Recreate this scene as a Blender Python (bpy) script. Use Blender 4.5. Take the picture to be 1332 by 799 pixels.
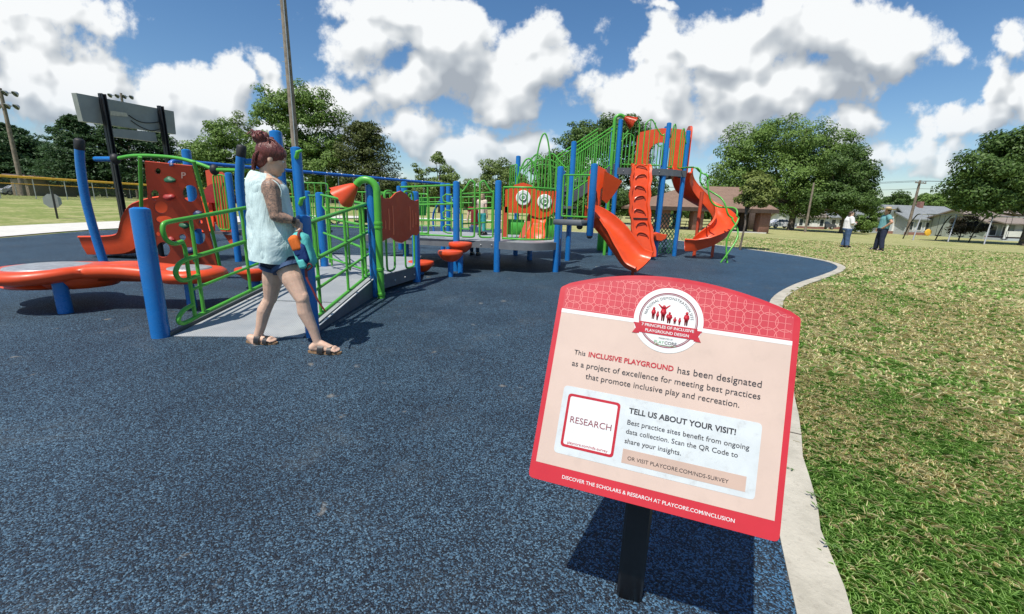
import bpy, math, random
import numpy as np
from mathutils import Vector, Matrix, noise as mnoise
for _o in list(bpy.data.objects): bpy.data.objects.remove(_o)
scene = bpy.context.scene
COL = scene.collection
rnd = random.Random(7)
# ------------------------------------------------------------------ camera, light, exposure
FPX, CX, CY, CAMH = 550.0, 666.0, 399.5, 1.28
PITCH, ROLL = math.radians(13.2), math.radians(1.7)
cF = Vector((0, math.cos(PITCH), -math.sin(PITCH)))
_R0, _U0 = Vector((1, 0, 0)), Vector((0, math.sin(PITCH), math.cos(PITCH)))
cR = _R0*math.cos(ROLL) + _U0*math.sin(ROLL)
cU = -_R0*math.sin(ROLL) + _U0*math.cos(ROLL)
CAM = Vector((0, 0, CAMH))
cam_data = bpy.data.cameras.new('camera')
cam = bpy.data.objects.new('camera', cam_data); COL.objects.link(cam)
cam.matrix_world = Matrix(((cR.x, cU.x, -cF.x, 0), (cR.y, cU.y, -cF.y, 0), (cR.z, cU.z, -cF.z, CAMH), (0, 0, 0, 1)))
cam_data.sensor_width = 36.0; cam_data.lens = 36.0*FPX/1332.0
cam_data.clip_start = 0.05; cam_data.clip_end = 6000
scene.camera = cam
SUN = Vector((-0.263, -0.405, 0.876)).normalized()
sun_data = bpy.data.lights.new('sun', 'SUN'); sun_data.energy = 5.0; sun_data.angle = math.radians(0.5)
sun_data.color = (1.0, 0.95, 0.87)
sun = bpy.data.objects.new('sun', sun_data); COL.objects.link(sun)
sun.rotation_euler = SUN.to_track_quat('Z', 'Y').to_euler()
vs = scene.view_settings
vs.view_transform = 'Standard'; vs.look = 'None'; vs.exposure = 0.14; vs.gamma = 1.0; vs.use_curve_mapping = False
scene.render.film_transparent = False
scene.cycles.max_bounces = 6; scene.cycles.transparent_max_bounces = 4
scene.cycles.use_denoising = True
try: scene.cycles.denoiser = 'OPENIMAGEDENOISE'
except Exception: pass

def ray(px, py): return cF*FPX + cR*(px-CX) + cU*(CY-py)
def G(px, py, z=0.0):
    d = ray(px, py); t = (z-CAMH)/d.z
    return CAM + d*t
def W(px, py, Y):
    d = ray(px, py); return CAM + d*(Y/d.y)
def smooth(a, b, x):
    t = min(1.0, max(0.0, (x-a)/(b-a))); return t*t*(3-2*t)
def gz(x, y):
    return -0.016*max(-60, min(60, x))*smooth(24, 46, math.hypot(x, y))
def at(px, Y):
    """ground point at distance Y seen in the direction of photo column px"""
    d = ray(px, 275); x = d.x*Y/d.y
    return Vector((x, Y, gz(x, Y)))
def zat(py, px, Y): return W(px, py, Y).z

# ------------------------------------------------------------------ node helpers
def nn(nt, kind, loc=None, **kw):
    n = nt.nodes.new(kind)
    for k, v in kw.items():
        if hasattr(n, k): setattr(n, k, v)
    return n
def setin(n, **kw):
    for k, v in kw.items(): n.inputs[k].default_value = v
def mathn(nt, op, a, b=None, c=None, clamp=False):
    n = nt.nodes.new('ShaderNodeMath'); n.operation = op; n.use_clamp = clamp
    for i, v in enumerate((a, b, c)):
        if v is None: continue
        if isinstance(v, (int, float)): n.inputs[i].default_value = v
        else: nt.links.new(v, n.inputs[i])
    return n.outputs[0]
def vmath(nt, op, a, b=None):
    n = nt.nodes.new('ShaderNodeVectorMath'); n.operation = op
    for i, v in enumerate((a, b)):
        if v is None: continue
        if isinstance(v, (tuple, list)): n.inputs[i].default_value = v
        else: nt.links.new(v, n.inputs[i])
    return n
def maprange(nt, v, a, b, c=0.0, d=1.0, kind='SMOOTHSTEP'):
    n = nt.nodes.new('ShaderNodeMapRange'); n.interpolation_type = kind
    nt.links.new(v, n.inputs[0])
    for i, q in enumerate((a, b, c, d)): n.inputs[i+1].default_value = q
    return n.outputs[0]
def mixc(nt, f, a, b, blend='MIX'):
    n = nt.nodes.new('ShaderNodeMix'); n.data_type = 'RGBA'; n.blend_type = blend
    for sock, v in ((n.inputs[0], f), (n.inputs[6], a), (n.inputs[7], b)):
        if isinstance(v, (int, float)): sock.default_value = v
        elif isinstance(v, (tuple, list)): sock.default_value = (*v, 1) if len(v) == 3 else v
        else: nt.links.new(v, sock)
    return n.outputs[2]
def noise(nt, vec, scale, detail=4, rough=0.55, dist=0.0, out='Fac'):
    n = nt.nodes.new('ShaderNodeTexNoise')
    n.inputs['Scale'].default_value = scale; n.inputs['Detail'].default_value = detail
    n.inputs['Roughness'].default_value = rough; n.inputs['Distortion'].default_value = dist
    if vec is not None: nt.links.new(vec, n.inputs['Vector'])
    return n.outputs[out]
def position(nt): return nt.nodes.new('ShaderNodeNewGeometry').outputs['Position']
def bump(nt, height, strength, dist, bsdf):
    b = nt.nodes.new('ShaderNodeBump'); b.inputs['Strength'].default_value = strength; b.inputs['Distance'].default_value = dist
    nt.links.new(height, b.inputs['Height']); nt.links.new(b.outputs[0], bsdf.inputs['Normal'])
def new_mat(name):
    m = bpy.data.materials.new(name); m.use_nodes = True
    nt = m.node_tree; b = nt.nodes['Principled BSDF']
    return m, nt, b
def plain(name, col, rough=0.5, var=0.12, scale=6.0, metal=0.0, spec=0.5, bumps=0.0, bscale=120, dirt=0.0, coat=0.0):
    """paint / plastic / cloth: base colour with worn, slightly uneven tint"""
    m, nt, b = new_mat(name)
    p = position(nt)
    f = noise(nt, p, scale, 5, 0.6)
    c2 = tuple(min(1, c*(1+var)) for c in col); c1 = tuple(c*(1-var) for c in col)
    c = mixc(nt, maprange(nt, f, 0.3, 0.7), c1, c2)
    if dirt:
        g = noise(nt, p, scale*3.1, 6, 0.7)
        c = mixc(nt, mathn(nt, 'MULTIPLY', maprange(nt, g, 0.52, 0.75), dirt), c, (0.22, 0.19, 0.15))
    nt.links.new(c, b.inputs['Base Color'])
    r = maprange(nt, noise(nt, p, scale*2.3, 4, 0.6), 0.3, 0.7, max(0.02, rough-0.08), min(1, rough+0.1), 'LINEAR')
    nt.links.new(r, b.inputs['Roughness'])
    b.inputs['Metallic'].default_value = metal
    b.inputs['Specular IOR Level'].default_value = spec
    if coat: b.inputs['Coat Weight'].default_value = coat
    if bumps: bump(nt, noise(nt, p, bscale, 3, 0.5), bumps, 0.004, b)
    return m

# ------------------------------------------------------------------ sky with cumulus
def build_sky():
    w = bpy.data.worlds.new('World'); scene.world = w; w.use_nodes = True
    nt = w.node_tree; nt.nodes.clear()
    out = nt.nodes.new('ShaderNodeOutputWorld'); bg = nt.nodes.new('ShaderNodeBackground')
    sky = nt.nodes.new('ShaderNodeTexSky'); sky.sky_type = 'NISHITA'; sky.sun_disc = False
    sky.sun_elevation = math.asin(SUN.z); sky.sun_rotation = math.atan2(SUN.x, SUN.y)
    sky.altitude = 150; sky.air_density = 1.0; sky.dust_density = 0.6; sky.ozone_density = 2.2
    SK = 0.10
    # cloud density group, in gnomonic sky coordinates (x/y, z/y)
    g = bpy.data.node_groups.new('cloud_density', 'ShaderNodeTree')
    g.interface.new_socket('P', in_out='INPUT', socket_type='NodeSocketVector')
    g.interface.new_socket('D', in_out='OUTPUT', socket_type='NodeSocketFloat')
    gi = g.nodes.new('NodeGroupInput'); go = g.nodes.new('NodeGroupOutput')
    P = gi.outputs['P']
    warp = nn(g, 'ShaderNodeTexNoise'); setin(warp, Scale=4.2, Detail=5.0, Roughness=0.6); g.links.new(P, warp.inputs['Vector'])
    off = vmath(g, 'MULTIPLY', vmath(g, 'SUBTRACT', warp.outputs['Color'], (0.5, 0.5, 0.5)).outputs[0], (0.20, 0.16, 0.0)).outputs[0]
    PW = vmath(g, 'ADD', P, off).outputs[0]
    blobs = [(50,15,150,32,.75),(75,110,150,62,.95),(30,190,150,45,.45),(285,125,42,48,1.),(225,125,62,50,.95),(150,150,90,50,.8),
             (500,18,85,36,.95),(575,45,80,52,1.),(690,85,78,52,1.),(700,60,50,40,.9),(555,112,62,46,.95),(430,150,75,42,.95),(345,110,30,40,.9),(640,125,70,48,1.),
             (550,170,50,26,.85),(650,195,100,36,.75),(850,75,40,75,.95),(800,130,70,38,.95),(935,65,110,42,1.),(1060,40,120,52,1.),
             (1140,60,90,55,1.),(960,125,110,48,.95),(1100,170,66,32,.8),(1265,160,78,32,.95),(1325,130,60,42,1.),(1060,105,100,40,.95),
             (850,3,40,12,.7),(470,60,60,40,.8),(610,90,90,60,.9),(30,60,120,50,.8),(220,170,170,50,.6),(900,140,120,70,.75),(980,60,150,60,.9),(1190,200,120,26,.55),(430,205,80,40,.6),(1180,215,110,22,.5),(330,180,130,40,.7),(200,205,150,40,.45),(1340,45,30,40,.6),(740,215,110,30,.55)]
    total = None
    for (bx, by, rx, ry, s) in blobs:
        d = ray(bx, by); c = (d.x/d.y, d.z/d.y)
        d1 = ray(bx+rx, by); d2 = ray(bx, by-ry)
        sx = abs(d1.x/d1.y-c[0]); sy = abs(d2.z/d2.y-c[1])
        v = vmath(g, 'SUBTRACT', PW, (c[0], c[1], 0)).outputs[0]
        v = vmath(g, 'MULTIPLY', v, (1/sx, 1/sy, 0)).outputs[0]
        L = vmath(g, 'LENGTH', v).outputs['Value']
        m = maprange(g, L, 0.20, 1.55, s, 0.0, 'SMOOTHSTEP')
        total = m if total is None else mathn(g, 'SMOOTH_MAX', total, m, 0.12)
    n1 = nn(g, 'ShaderNodeTexNoise'); setin(n1, Scale=7.0, Detail=10.0, Roughness=0.62); g.links.new(P, n1.inputs['Vector'])
    n2 = nn(g, 'ShaderNodeTexVoronoi'); n2.feature = 'SMOOTH_F1'; setin(n2, Scale=16.0, Smoothness=0.6); g.links.new(PW, n2.inputs['Vector'])
    d = mathn(g, 'ADD', mathn(g, 'MULTIPLY', total, 0.80), mathn(g, 'MULTIPLY', mathn(g, 'SUBTRACT', n1.outputs['Fac'], 0.5), 1.75))
    d = mathn(g, 'SUBTRACT', d, mathn(g, 'MULTIPLY', mathn(g, 'SUBTRACT', n2.outputs['Distance'], 0.3), 0.35))
    g.links.new(d, go.inputs['D'])
    gs = g.copy(); gs.name = 'cloud_density_soft'
    for q in gs.nodes:
        if q.type == 'TEX_NOISE' and abs(q.inputs['Scale'].default_value-7.0) < 1e-3: q.inputs['Detail'].default_value = 3.2; q.inputs['Roughness'].default_value = 0.5
        if q.type == 'TEX_NOISE' and abs(q.inputs['Scale'].default_value-4.2) < 1e-3: q.inputs['Detail'].default_value = 3.0
    tc = nt.nodes.new('ShaderNodeTexCoord')
    sep = nt.nodes.new('ShaderNodeSeparateXYZ'); nt.links.new(tc.outputs['Generated'], sep.inputs[0])
    ay = mathn(nt, 'MAXIMUM', mathn(nt, 'ABSOLUTE', sep.outputs['Y']), 0.12)
    cmb = nt.nodes.new('ShaderNodeCombineXYZ')
    nt.links.new(mathn(nt, 'DIVIDE', sep.outputs['X'], ay), cmb.inputs[0])
    nt.links.new(mathn(nt, 'DIVIDE', sep.outputs['Z'], ay), cmb.inputs[1])
    def dens(vec, gg=None):
        q = nt.nodes.new('ShaderNodeGroup'); q.node_tree = gg or gs; nt.links.new(vec, q.inputs[0]); return q.outputs[0]
    P0 = cmb.outputs[0]
    dd = dens(P0, g); d0 = dens(P0)
    d1 = dens(vmath(nt, 'ADD', P0, (-0.012, 0.030, 0)).outputs[0])
    d2 = dens(vmath(nt, 'ADD', P0, (-0.035, 0.10, 0)).outputs[0])
    alpha = maprange(nt, dd, 0.15, 0.42)
    alpha = mathn(nt, 'MULTIPLY', alpha, maprange(nt, sep.outputs['Y'], -0.25, 0.05))
    lit = mathn(nt, 'ADD', mathn(nt, 'MULTIPLY', mathn(nt, 'SUBTRACT', d0, d1), 1.5), mathn(nt, 'MULTIPLY', mathn(nt, 'SUBTRACT', d0, d2), 0.62))
    n5 = noise(nt, P0, 13.0, 7, 0.62)
    lit = mathn(nt, 'ADD', lit, mathn(nt, 'MULTIPLY', mathn(nt, 'SUBTRACT', n5, 0.5), 0.30))
    lit = mathn(nt, 'ADD', lit, 0.60)
    deep = maprange(nt, d2, 0.55, 1.05, 0.0, 0.30)
    lit = mathn(nt, 'SUBTRACT', lit, deep, clamp=True)
    ramp = nt.nodes.new('ShaderNodeValToRGB'); nt.links.new(lit, ramp.inputs[0])
    e = ramp.color_ramp.elements
    e[0].position = 0.05; e[0].color = (0.36, 0.40, 0.45, 1); e[1].position = 0.90; e[1].color = (0.86, 0.88, 0.89, 1)
    k = ramp.color_ramp.elements.new(0.42); k.color = (0.50, 0.54, 0.58, 1)
    k = ramp.color_ramp.elements.new(0.62); k.color = (0.63, 0.66, 0.685, 1)
    skys = vmath(nt, 'SCALE', sky.outputs[0]); skys.inputs['Scale'].default_value = SK
    hs = nt.nodes.new('ShaderNodeHueSaturation'); hs.inputs['Saturation'].default_value = 1.22; hs.inputs['Value'].default_value = 1.12
    nt.links.new(skys.outputs[0], hs.inputs['Color'])
    low = maprange(nt, sep.outputs['Z'], 0.02, 0.20, 0.72, 1.0)
    col = mixc(nt, mathn(nt, 'MULTIPLY', alpha, low), hs.outputs[0], ramp.outputs[0])
    nt.links.new(col, bg.inputs[0]); bg.inputs[1].default_value = 1.0
    nt.links.new(bg.outputs[0], out.inputs[0])
    w.cycles.sampling_method = 'MANUAL'; w.cycles.sample_map_resolution = 512
build_sky()

# ------------------------------------------------------------------ mesh helpers
def frame_of(d):
    d = Vector(d).normalized()
    a = Vector((0, 0, 1)) if abs(d.z) < 0.9 else Vector((1, 0, 0))
    u = d.cross(a).normalized(); return u, d.cross(u).normalized()
class MB:
    def __init__(s): s.v = []; s.f = []
    def add(s, vs, fs):
        o = len(s.v); s.v += [Vector(q) for q in vs]; s.f += [tuple(i+o for i in f) for f in fs]; return s
    def tube(s, pts, r, n=10, closed=False, cap=True):
        pts = [Vector(p) for p in pts]; m = len(pts)
        rs = r if isinstance(r, (list, tuple)) else [r]*m
        tang = []
        for i in range(m):
            a = pts[i-1] if (i or closed) else pts[i]; b = pts[(i+1) % m] if (i < m-1 or closed) else pts[i]
            t = (b-a); tang.append(t.normalized() if t.length > 1e-9 else Vector((0, 0, 1)))
        u, v = frame_of(tang[0]); vs = []; fs = []
        for i in range(m):
            if i:
                q = tang[i-1].rotation_difference(tang[i]); u = q @ u; v = q @ v
            for k in range(n):
                a = 2*math.pi*k/n; vs.append(pts[i] + (u*math.cos(a)+v*math.sin(a))*rs[i])
        for i in range(m if closed else m-1):
            j = (i+1) % m
            for k in range(n): fs.append((i*n+k, i*n+(k+1) % n, j*n+(k+1) % n, j*n+k))
        if cap and not closed:
            fs.append(tuple(range(n-1, -1, -1))); fs.append(tuple((m-1)*n+k for k in range(n)))
        return s.add(vs, fs)
    def box(s, c, size, rz=0.0, bev=0.0):
        c = Vector(c); hx, hy, hz = [q/2 for q in size]; R = Matrix.Rotation(rz, 3, 'Z')
        if bev <= 0:
            vs = [c + R @ Vector((sx*hx, sy*hy, sz*hz)) for sz in (-1, 1) for sy in (-1, 1) for sx in (-1, 1)]
            return s.add(vs, [(0,2,3,1), (4,5,7,6), (0,1,5,4), (2,6,7,3), (0,4,6,2), (1,3,7,5)])
        b = min(bev, hx*.9, hy*.9, hz*.9)
        def ring(ix, iy, z): return [(-ix+b, -iy, z), (ix-b, -iy, z), (ix, -iy+b, z), (ix, iy-b, z), (ix-b, iy, z), (-ix+b, iy, z), (-ix, iy-b, z), (-ix, -iy+b, z)]
        rings = [ring(hx-b*.6, hy-b*.6, -hz), ring(hx, hy, -hz+b), ring(hx, hy, hz-b), ring(hx-b*.6, hy-b*.6, hz)]
        vs = [c + R @ Vector(q) for r in rings for q in r]; fs = [tuple(range(7, -1, -1)), tuple(24+k for k in range(8))]
        for i in range(3):
            for k in range(8): fs.append((i*8+k, i*8+(k+1) % 8, (i+1)*8+(k+1) % 8, (i+1)*8+k))
        return s.add(vs, fs)
    def lathe(s, prof, c, n=24, axis=(0, 0, 1)):
        c = Vector(c); ax = Vector(axis).normalized(); u, v = frame_of(ax); vs = []; fs = []
        for (r, z) in prof:
            for k in range(n):
                a = 2*math.pi*k/n; vs.append(c + ax*z + (u*math.cos(a)+v*math.sin(a))*max(r, 1e-4))
        m = len(prof)
        for i in range(m-1):
            for k in range(n): fs.append((i*n+k, i*n+(k+1) % n, (i+1)*n+(k+1) % n, (i+1)*n+k))
        fs.append(tuple(range(n-1, -1, -1))); fs.append(tuple((m-1)*n+k for k in range(n)))
        return s.add(vs, fs)
    def prism(s, poly, ext):
        """closed polygon (3D points) extruded by a vector"""
        e = Vector(ext); p = [Vector(q) for q in poly]; n = len(p)
        fs = [tuple(range(n-1, -1, -1)), tuple(n+k for k in range(n))] + [(k, (k+1) % n, n+(k+1) % n, n+k) for k in range(n)]
        return s.add(p + [q+e for q in p], fs)
    def loft(s, rings, close=True, cap=True):
        n = len(rings[0]); vs = [q for r in rings for q in r]; fs = []
        for i in range(len(rings)-1):
            for k in range(n if close else n-1): fs.append((i*n+k, i*n+(k+1) % n, (i+1)*n+(k+1) % n, (i+1)*n+k))
        if cap: fs.append(tuple(range(n-1, -1, -1))); fs.append(tuple((len(rings)-1)*n+k for k in range(n)))
        return s.add(vs, fs)
    def ell(s, c, r, n=14, m=9, rot=None):
        c = Vector(c); R = rot or Matrix.Identity(3); vs = []; fs = []
        for i in range(m+1):
            t = math.pi*(i/m); t = min(max(t, 0.02), math.pi-0.02)
            for k in range(n):
                a = 2*math.pi*k/n
                vs.append(c + R @ Vector((r[0]*math.sin(t)*math.cos(a), r[1]*math.sin(t)*math.sin(a), r[2]*math.cos(t))))
        for i in range(m):
            for k in range(n): fs.append((i*n+k, (i+1)*n+k, (i+1)*n+(k+1) % n, i*n+(k+1) % n))
        fs.append(tuple(range(n))); fs.append(tuple(m*n+k for k in range(n-1, -1, -1)))
        return s.add(vs, fs)
    def cap(s, a, b, ra, rb, n=14):
        """capsule tapered from ra to rb"""
        a = Vector(a); b = Vector(b); d = (b-a); L = max(d.length, 1e-6); d = d/L; u, v = frame_of(d); prof = []
        for i in range(6): t = math.pi/2*(i/5); prof.append((-ra*math.cos(t), ra*math.sin(t)))
        for i in range(1, 6): t = math.pi/2*(1-i/5); prof.append((L+rb*math.cos(t), rb*math.sin(t)))
        prof.insert(6, (L, rb))
        return s.lathe([(r, z) for z, r in prof], a, n, d)
    def build(s, name, mat=None, parent=None, angle=40, fixn=False):
        me = bpy.data.meshes.new(name)
        o0 = Vector((0, 0, 0)); p = parent
        while p is not None: o0 = o0 + p.location; p = p.parent
        me.from_pydata([tuple(q-o0) for q in s.v], [], s.f); me.update()
        if fixn:
            import bmesh
            bm = bmesh.new(); bm.from_mesh(me); bmesh.ops.recalc_face_normals(bm, faces=bm.faces); bm.to_mesh(me); bm.free()
        if mat: me.materials.append(mat)
        for q in me.polygons: q.use_smooth = True
        if angle is not None: me.set_sharp_from_angle(angle=math.radians(angle))
        ob = bpy.data.objects.new(name, me); COL.objects.link(ob)
        if parent is not None: ob.parent = parent
        return ob
def tag(o, label, cat, group=None, kind=None):
    o['label'] = label; o['category'] = cat
    if group: o['group'] = group
    if kind: o['kind'] = kind
    return o
def thing(name, loc, label, cat, group=None):
    o = bpy.data.objects.new(name, None); COL.objects.link(o); o.location = loc; o.empty_display_size = 0.2
    return tag(o, label, cat, group)
def struct(o): o['kind'] = 'structure'; return o
def arc_pts(c, r, a0, a1, n, u, v):
    c = Vector(c); u = Vector(u); v = Vector(v)
    return [c + (u*math.cos(a0+(a1-a0)*i/n) + v*math.sin(a0+(a1-a0)*i/n))*r for i in range(n+1)]
def lerp(a, b, t): return Vector(a)*(1-t) + Vector(b)*t
def spline(pts, n=6, closed=False):
    pts = [Vector(p) for p in pts]; m = len(pts); out = []
    for i in range(m if closed else m-1):
        if closed: p0, p1, p2, p3 = pts[i-1], pts[i], pts[(i+1) % m], pts[(i+2) % m]
        else: p0, p1, p2, p3 = pts[max(i-1, 0)], pts[i], pts[i+1], pts[min(i+2, m-1)]
        for k in range(n):
            t = k/n
            out.append(0.5*((2*p1) + (p2-p0)*t + (2*p0-5*p1+4*p2-p3)*t*t + (3*p1-p0-3*p2+p3)*t**3))
    if not closed: out.append(pts[-1])
    return out
def quadmesh(name, V, mat, parent=None, per=4):
    """fast mesh from (N, per, 3) array of separate faces"""
    V = np.asarray(V, dtype=np.float32); N = V.shape[0]
    if parent is not None:
        V = V - np.array(parent.location, dtype=np.float32)
    me = bpy.data.meshes.new(name)
    me.vertices.add(N*per); me.vertices.foreach_set('co', V.reshape(-1))
    me.loops.add(N*per); me.loops.foreach_set('vertex_index', np.arange(N*per, dtype=np.int32))
    me.polygons.add(N); me.polygons.foreach_set('loop_start', np.arange(0, N*per, per, dtype=np.int32))
    me.update(calc_edges=True); me.validate()
    if mat: me.materials.append(mat)
    o = bpy.data.objects.new(name, me); COL.objects.link(o)
    if parent is not None: o.parent = parent
    return o

# ------------------------------------------------------------------ materials
M = {}
M['blue'] = plain('blue_powder_coat', (0.009, 0.145, 0.43), 0.28, 0.06, 5, dirt=0.05)
M['blue_dark'] = plain('blue_paint_frame', (0.02, 0.12, 0.42), 0.4, 0.08, 5)
M['green'] = plain('green_powder_coat', (0.080, 0.36, 0.040), 0.32, 0.08, 5, dirt=0.05)
M['green_panel'] = plain('green_plastic', (0.06, 0.40, 0.05), 0.5, 0.08, 5)
M['orange'] = plain('orange_moulded_plastic', (0.66, 0.068, 0.013), 0.36, 0.08, 4, dirt=0.07)
M['brick'] = plain('orange_sheet_plastic', (0.50, 0.060, 0.020), 0.55, 0.07, 4, dirt=0.05)
M['black'] = plain('black_rubber', (0.012, 0.012, 0.013), 0.6, 0.2, 20)
M['black_steel'] = plain('black_steel_paint', (0.012, 0.012, 0.014), 0.35, 0.15, 12)
M['deck'] = plain('grey_coated_deck', (0.30, 0.32, 0.34), 0.6, 0.10, 3, dirt=0.18)
M['skirt'] = plain('dark_deck_edge', (0.10, 0.11, 0.125), 0.55, 0.15, 5)
M['steel'] = plain('galvanised_steel', (0.45, 0.46, 0.46), 0.42, 0.12, 8, metal=0.6)
M['white'] = plain('white_plastic', (0.78, 0.78, 0.76), 0.4, 0.04, 6)
M['wood'] = plain('weathered_wood', (0.20, 0.165, 0.13), 0.85, 0.3, 3)
M['lens'] = plain('dark_glass', (0.03, 0.04, 0.045), 0.1, 0.1, 20)
M['maroon'] = plain('maroon_hold', (0.30, 0.022, 0.02), 0.5, 0.1, 20)
M['green_hold'] = plain('green_hold', (0.012, 0.10, 0.045), 0.5, 0.1, 20)
M['blue_hold'] = plain('navy_hold', (0.012, 0.03, 0.10), 0.5, 0.1, 20)
M['grey_panel'] = plain('aluminium_sign_back', (0.27, 0.29, 0.28), 0.5, 0.08, 2)
M['yellow'] = plain('yellow_fence_cap', (0.75, 0.42, 0.04), 0.5, 0.1, 2)
def perforated():
    m, nt, b = new_mat('perforated_ramp_surface')
    p = position(nt)
    v = nn(nt, 'ShaderNodeTexVoronoi'); v.feature = 'F1'; setin(v, Scale=46.0, Randomness=0.0); nt.links.new(vmath(nt, 'MULTIPLY', p, (1, 1, 0)).outputs[0], v.inputs['Vector'])
    hole = maprange(nt, v.outputs['Distance'], 0.24, 0.16)
    f = noise(nt, p, 2.0, 5, 0.65)
    c = mixc(nt, maprange(nt, f, 0.3, 0.7), (0.27, 0.29, 0.305), (0.37, 0.385, 0.39))
    sc = noise(nt, p, 9.0, 6, 0.7)
    c = mixc(nt, mathn(nt, 'MULTIPLY', maprange(nt, sc, 0.55, 0.75), 0.3), c, (0.30, 0.27, 0.22))
    c = mixc(nt, mathn(nt, 'MULTIPLY', hole, 0.75), c, (0.07, 0.075, 0.08))
    nt.links.new(c, b.inputs['Base Color']); b.inputs['Roughness'].default_value = 0.62
    return m
M['ramp'] = perforated()
# ------------------------------------------------------------------ ground
def lawn_nodes(nt):
    """shared patchiness of the lawn: 0 = lush green, 1 = dried straw"""
    p = position(nt)
    sx = vmath(nt, 'MULTIPLY', p, (1, 1, 0)).outputs[0]
    a = noise(nt, sx, 0.38, 6, 0.66, 0.9)
    b = noise(nt, sx, 2.6, 4, 0.6)
    f = mathn(nt, 'ADD', mathn(nt, 'SUBTRACT', mathn(nt, 'MULTIPLY', a, 1.35), 0.175), mathn(nt, 'MULTIPLY', b, 0.40))
    sep = nt.nodes.new('ShaderNodeSeparateXYZ'); nt.links.new(p, sep.inputs[0])
    near = mathn(nt, 'ADD', mathn(nt, 'MULTIPLY', sep.outputs['Y'], 0.75), mathn(nt, 'MULTIPLY', sep.outputs['X'], 0.35))
    lush = maprange(nt, near, 1.5, 2.9, 0.16, -0.03)      # watered strip by the path edge
    f = mathn(nt, 'SUBTRACT', f, lush)
    field = maprange(nt, sep.outputs['X'], -10.0, -20.0, 0.0, 0.16)     # greener turf of the ball field
    f = mathn(nt, 'SUBTRACT', f, field)
    return p, sx, f, maprange(nt, f, 0.50, 0.72)
def mat_lawn():
    m, nt, b = new_mat('lawn')
    p, sx, raw, dry = lawn_nodes(nt)
    st = vmath(nt, 'MULTIPLY', p, (0.9, 5.0, 0)).outputs[0]
    fine = noise(nt, st, 3.0, 8, 0.75)
    fine2 = noise(nt, sx, 38.0, 4, 0.7)
    g = mixc(nt, maprange(nt, fine, 0.38, 0.64), (0.125, 0.185, 0.050), (0.31, 0.34, 0.105))
    s = mixc(nt, maprange(nt, fine, 0.38, 0.64), (0.29, 0.265, 0.11), (0.58, 0.53, 0.28))
    c = mixc(nt, mathn(nt, 'MULTIPLY', dry, 0.70), g, s)
    bare = noise(nt, sx, 0.33, 5, 0.7, 1.0)
    c = mixc(nt, mathn(nt, 'MULTIPLY', maprange(nt, bare, 0.66, 0.75), 0.5), c, (0.26, 0.21, 0.15))
    c = mixc(nt, mathn(nt, 'MULTIPLY', maprange(nt, fine2, 0.46, 0.34), 0.5), c, (0.05, 0.055, 0.02))
    nt.links.new(c, b.inputs['Base Color']); b.inputs['Roughness'].default_value = 0.9
    b.inputs['Specular IOR Level'].default_value = 0.15
    bump(nt, noise(nt, sx, 16.0, 6, 0.75), 0.9, 0.05, b)
    return m
def mat_blades():
    m, nt, b = new_mat('grass_blades')
    p, sx, raw, dry = lawn_nodes(nt)
    gnode = nt.nodes.new('ShaderNodeNewGeometry'); r = gnode.outputs['Random Per Island']
    pick = maprange(nt, mathn(nt, 'ADD', mathn(nt, 'MULTIPLY', r, 0.9), mathn(nt, 'MULTIPLY', dry, 0.52)), 0.66, 0.92)
    r2 = mathn(nt, 'FRACT', mathn(nt, 'MULTIPLY', r, 17.3))
    g = mixc(nt, r2, (0.125, 0.27, 0.050), (0.33, 0.55, 0.14))
    s = mixc(nt, r2, (0.50, 0.45, 0.22), (0.86, 0.78, 0.48))
    c = mixc(nt, pick, g, s)
    nt.links.new(c, b.inputs['Base Color']); b.inputs['Roughness'].default_value = 0.5
    b.inputs['Specular IOR Level'].default_value = 0.3
    tr = nt.nodes.new('ShaderNodeBsdfTranslucent'); nt.links.new(c, tr.inputs[0])
    mx = nt.nodes.new('ShaderNodeMixShader'); mx.inputs[0].default_value = 0.38
    nt.links.new(b.outputs[0], mx.inputs[1]); nt.links.new(tr.outputs[0], mx.inputs[2])
    nt.links.new(mx.outputs[0], nt.nodes['Material Output'].inputs[0])
    return m
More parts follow.
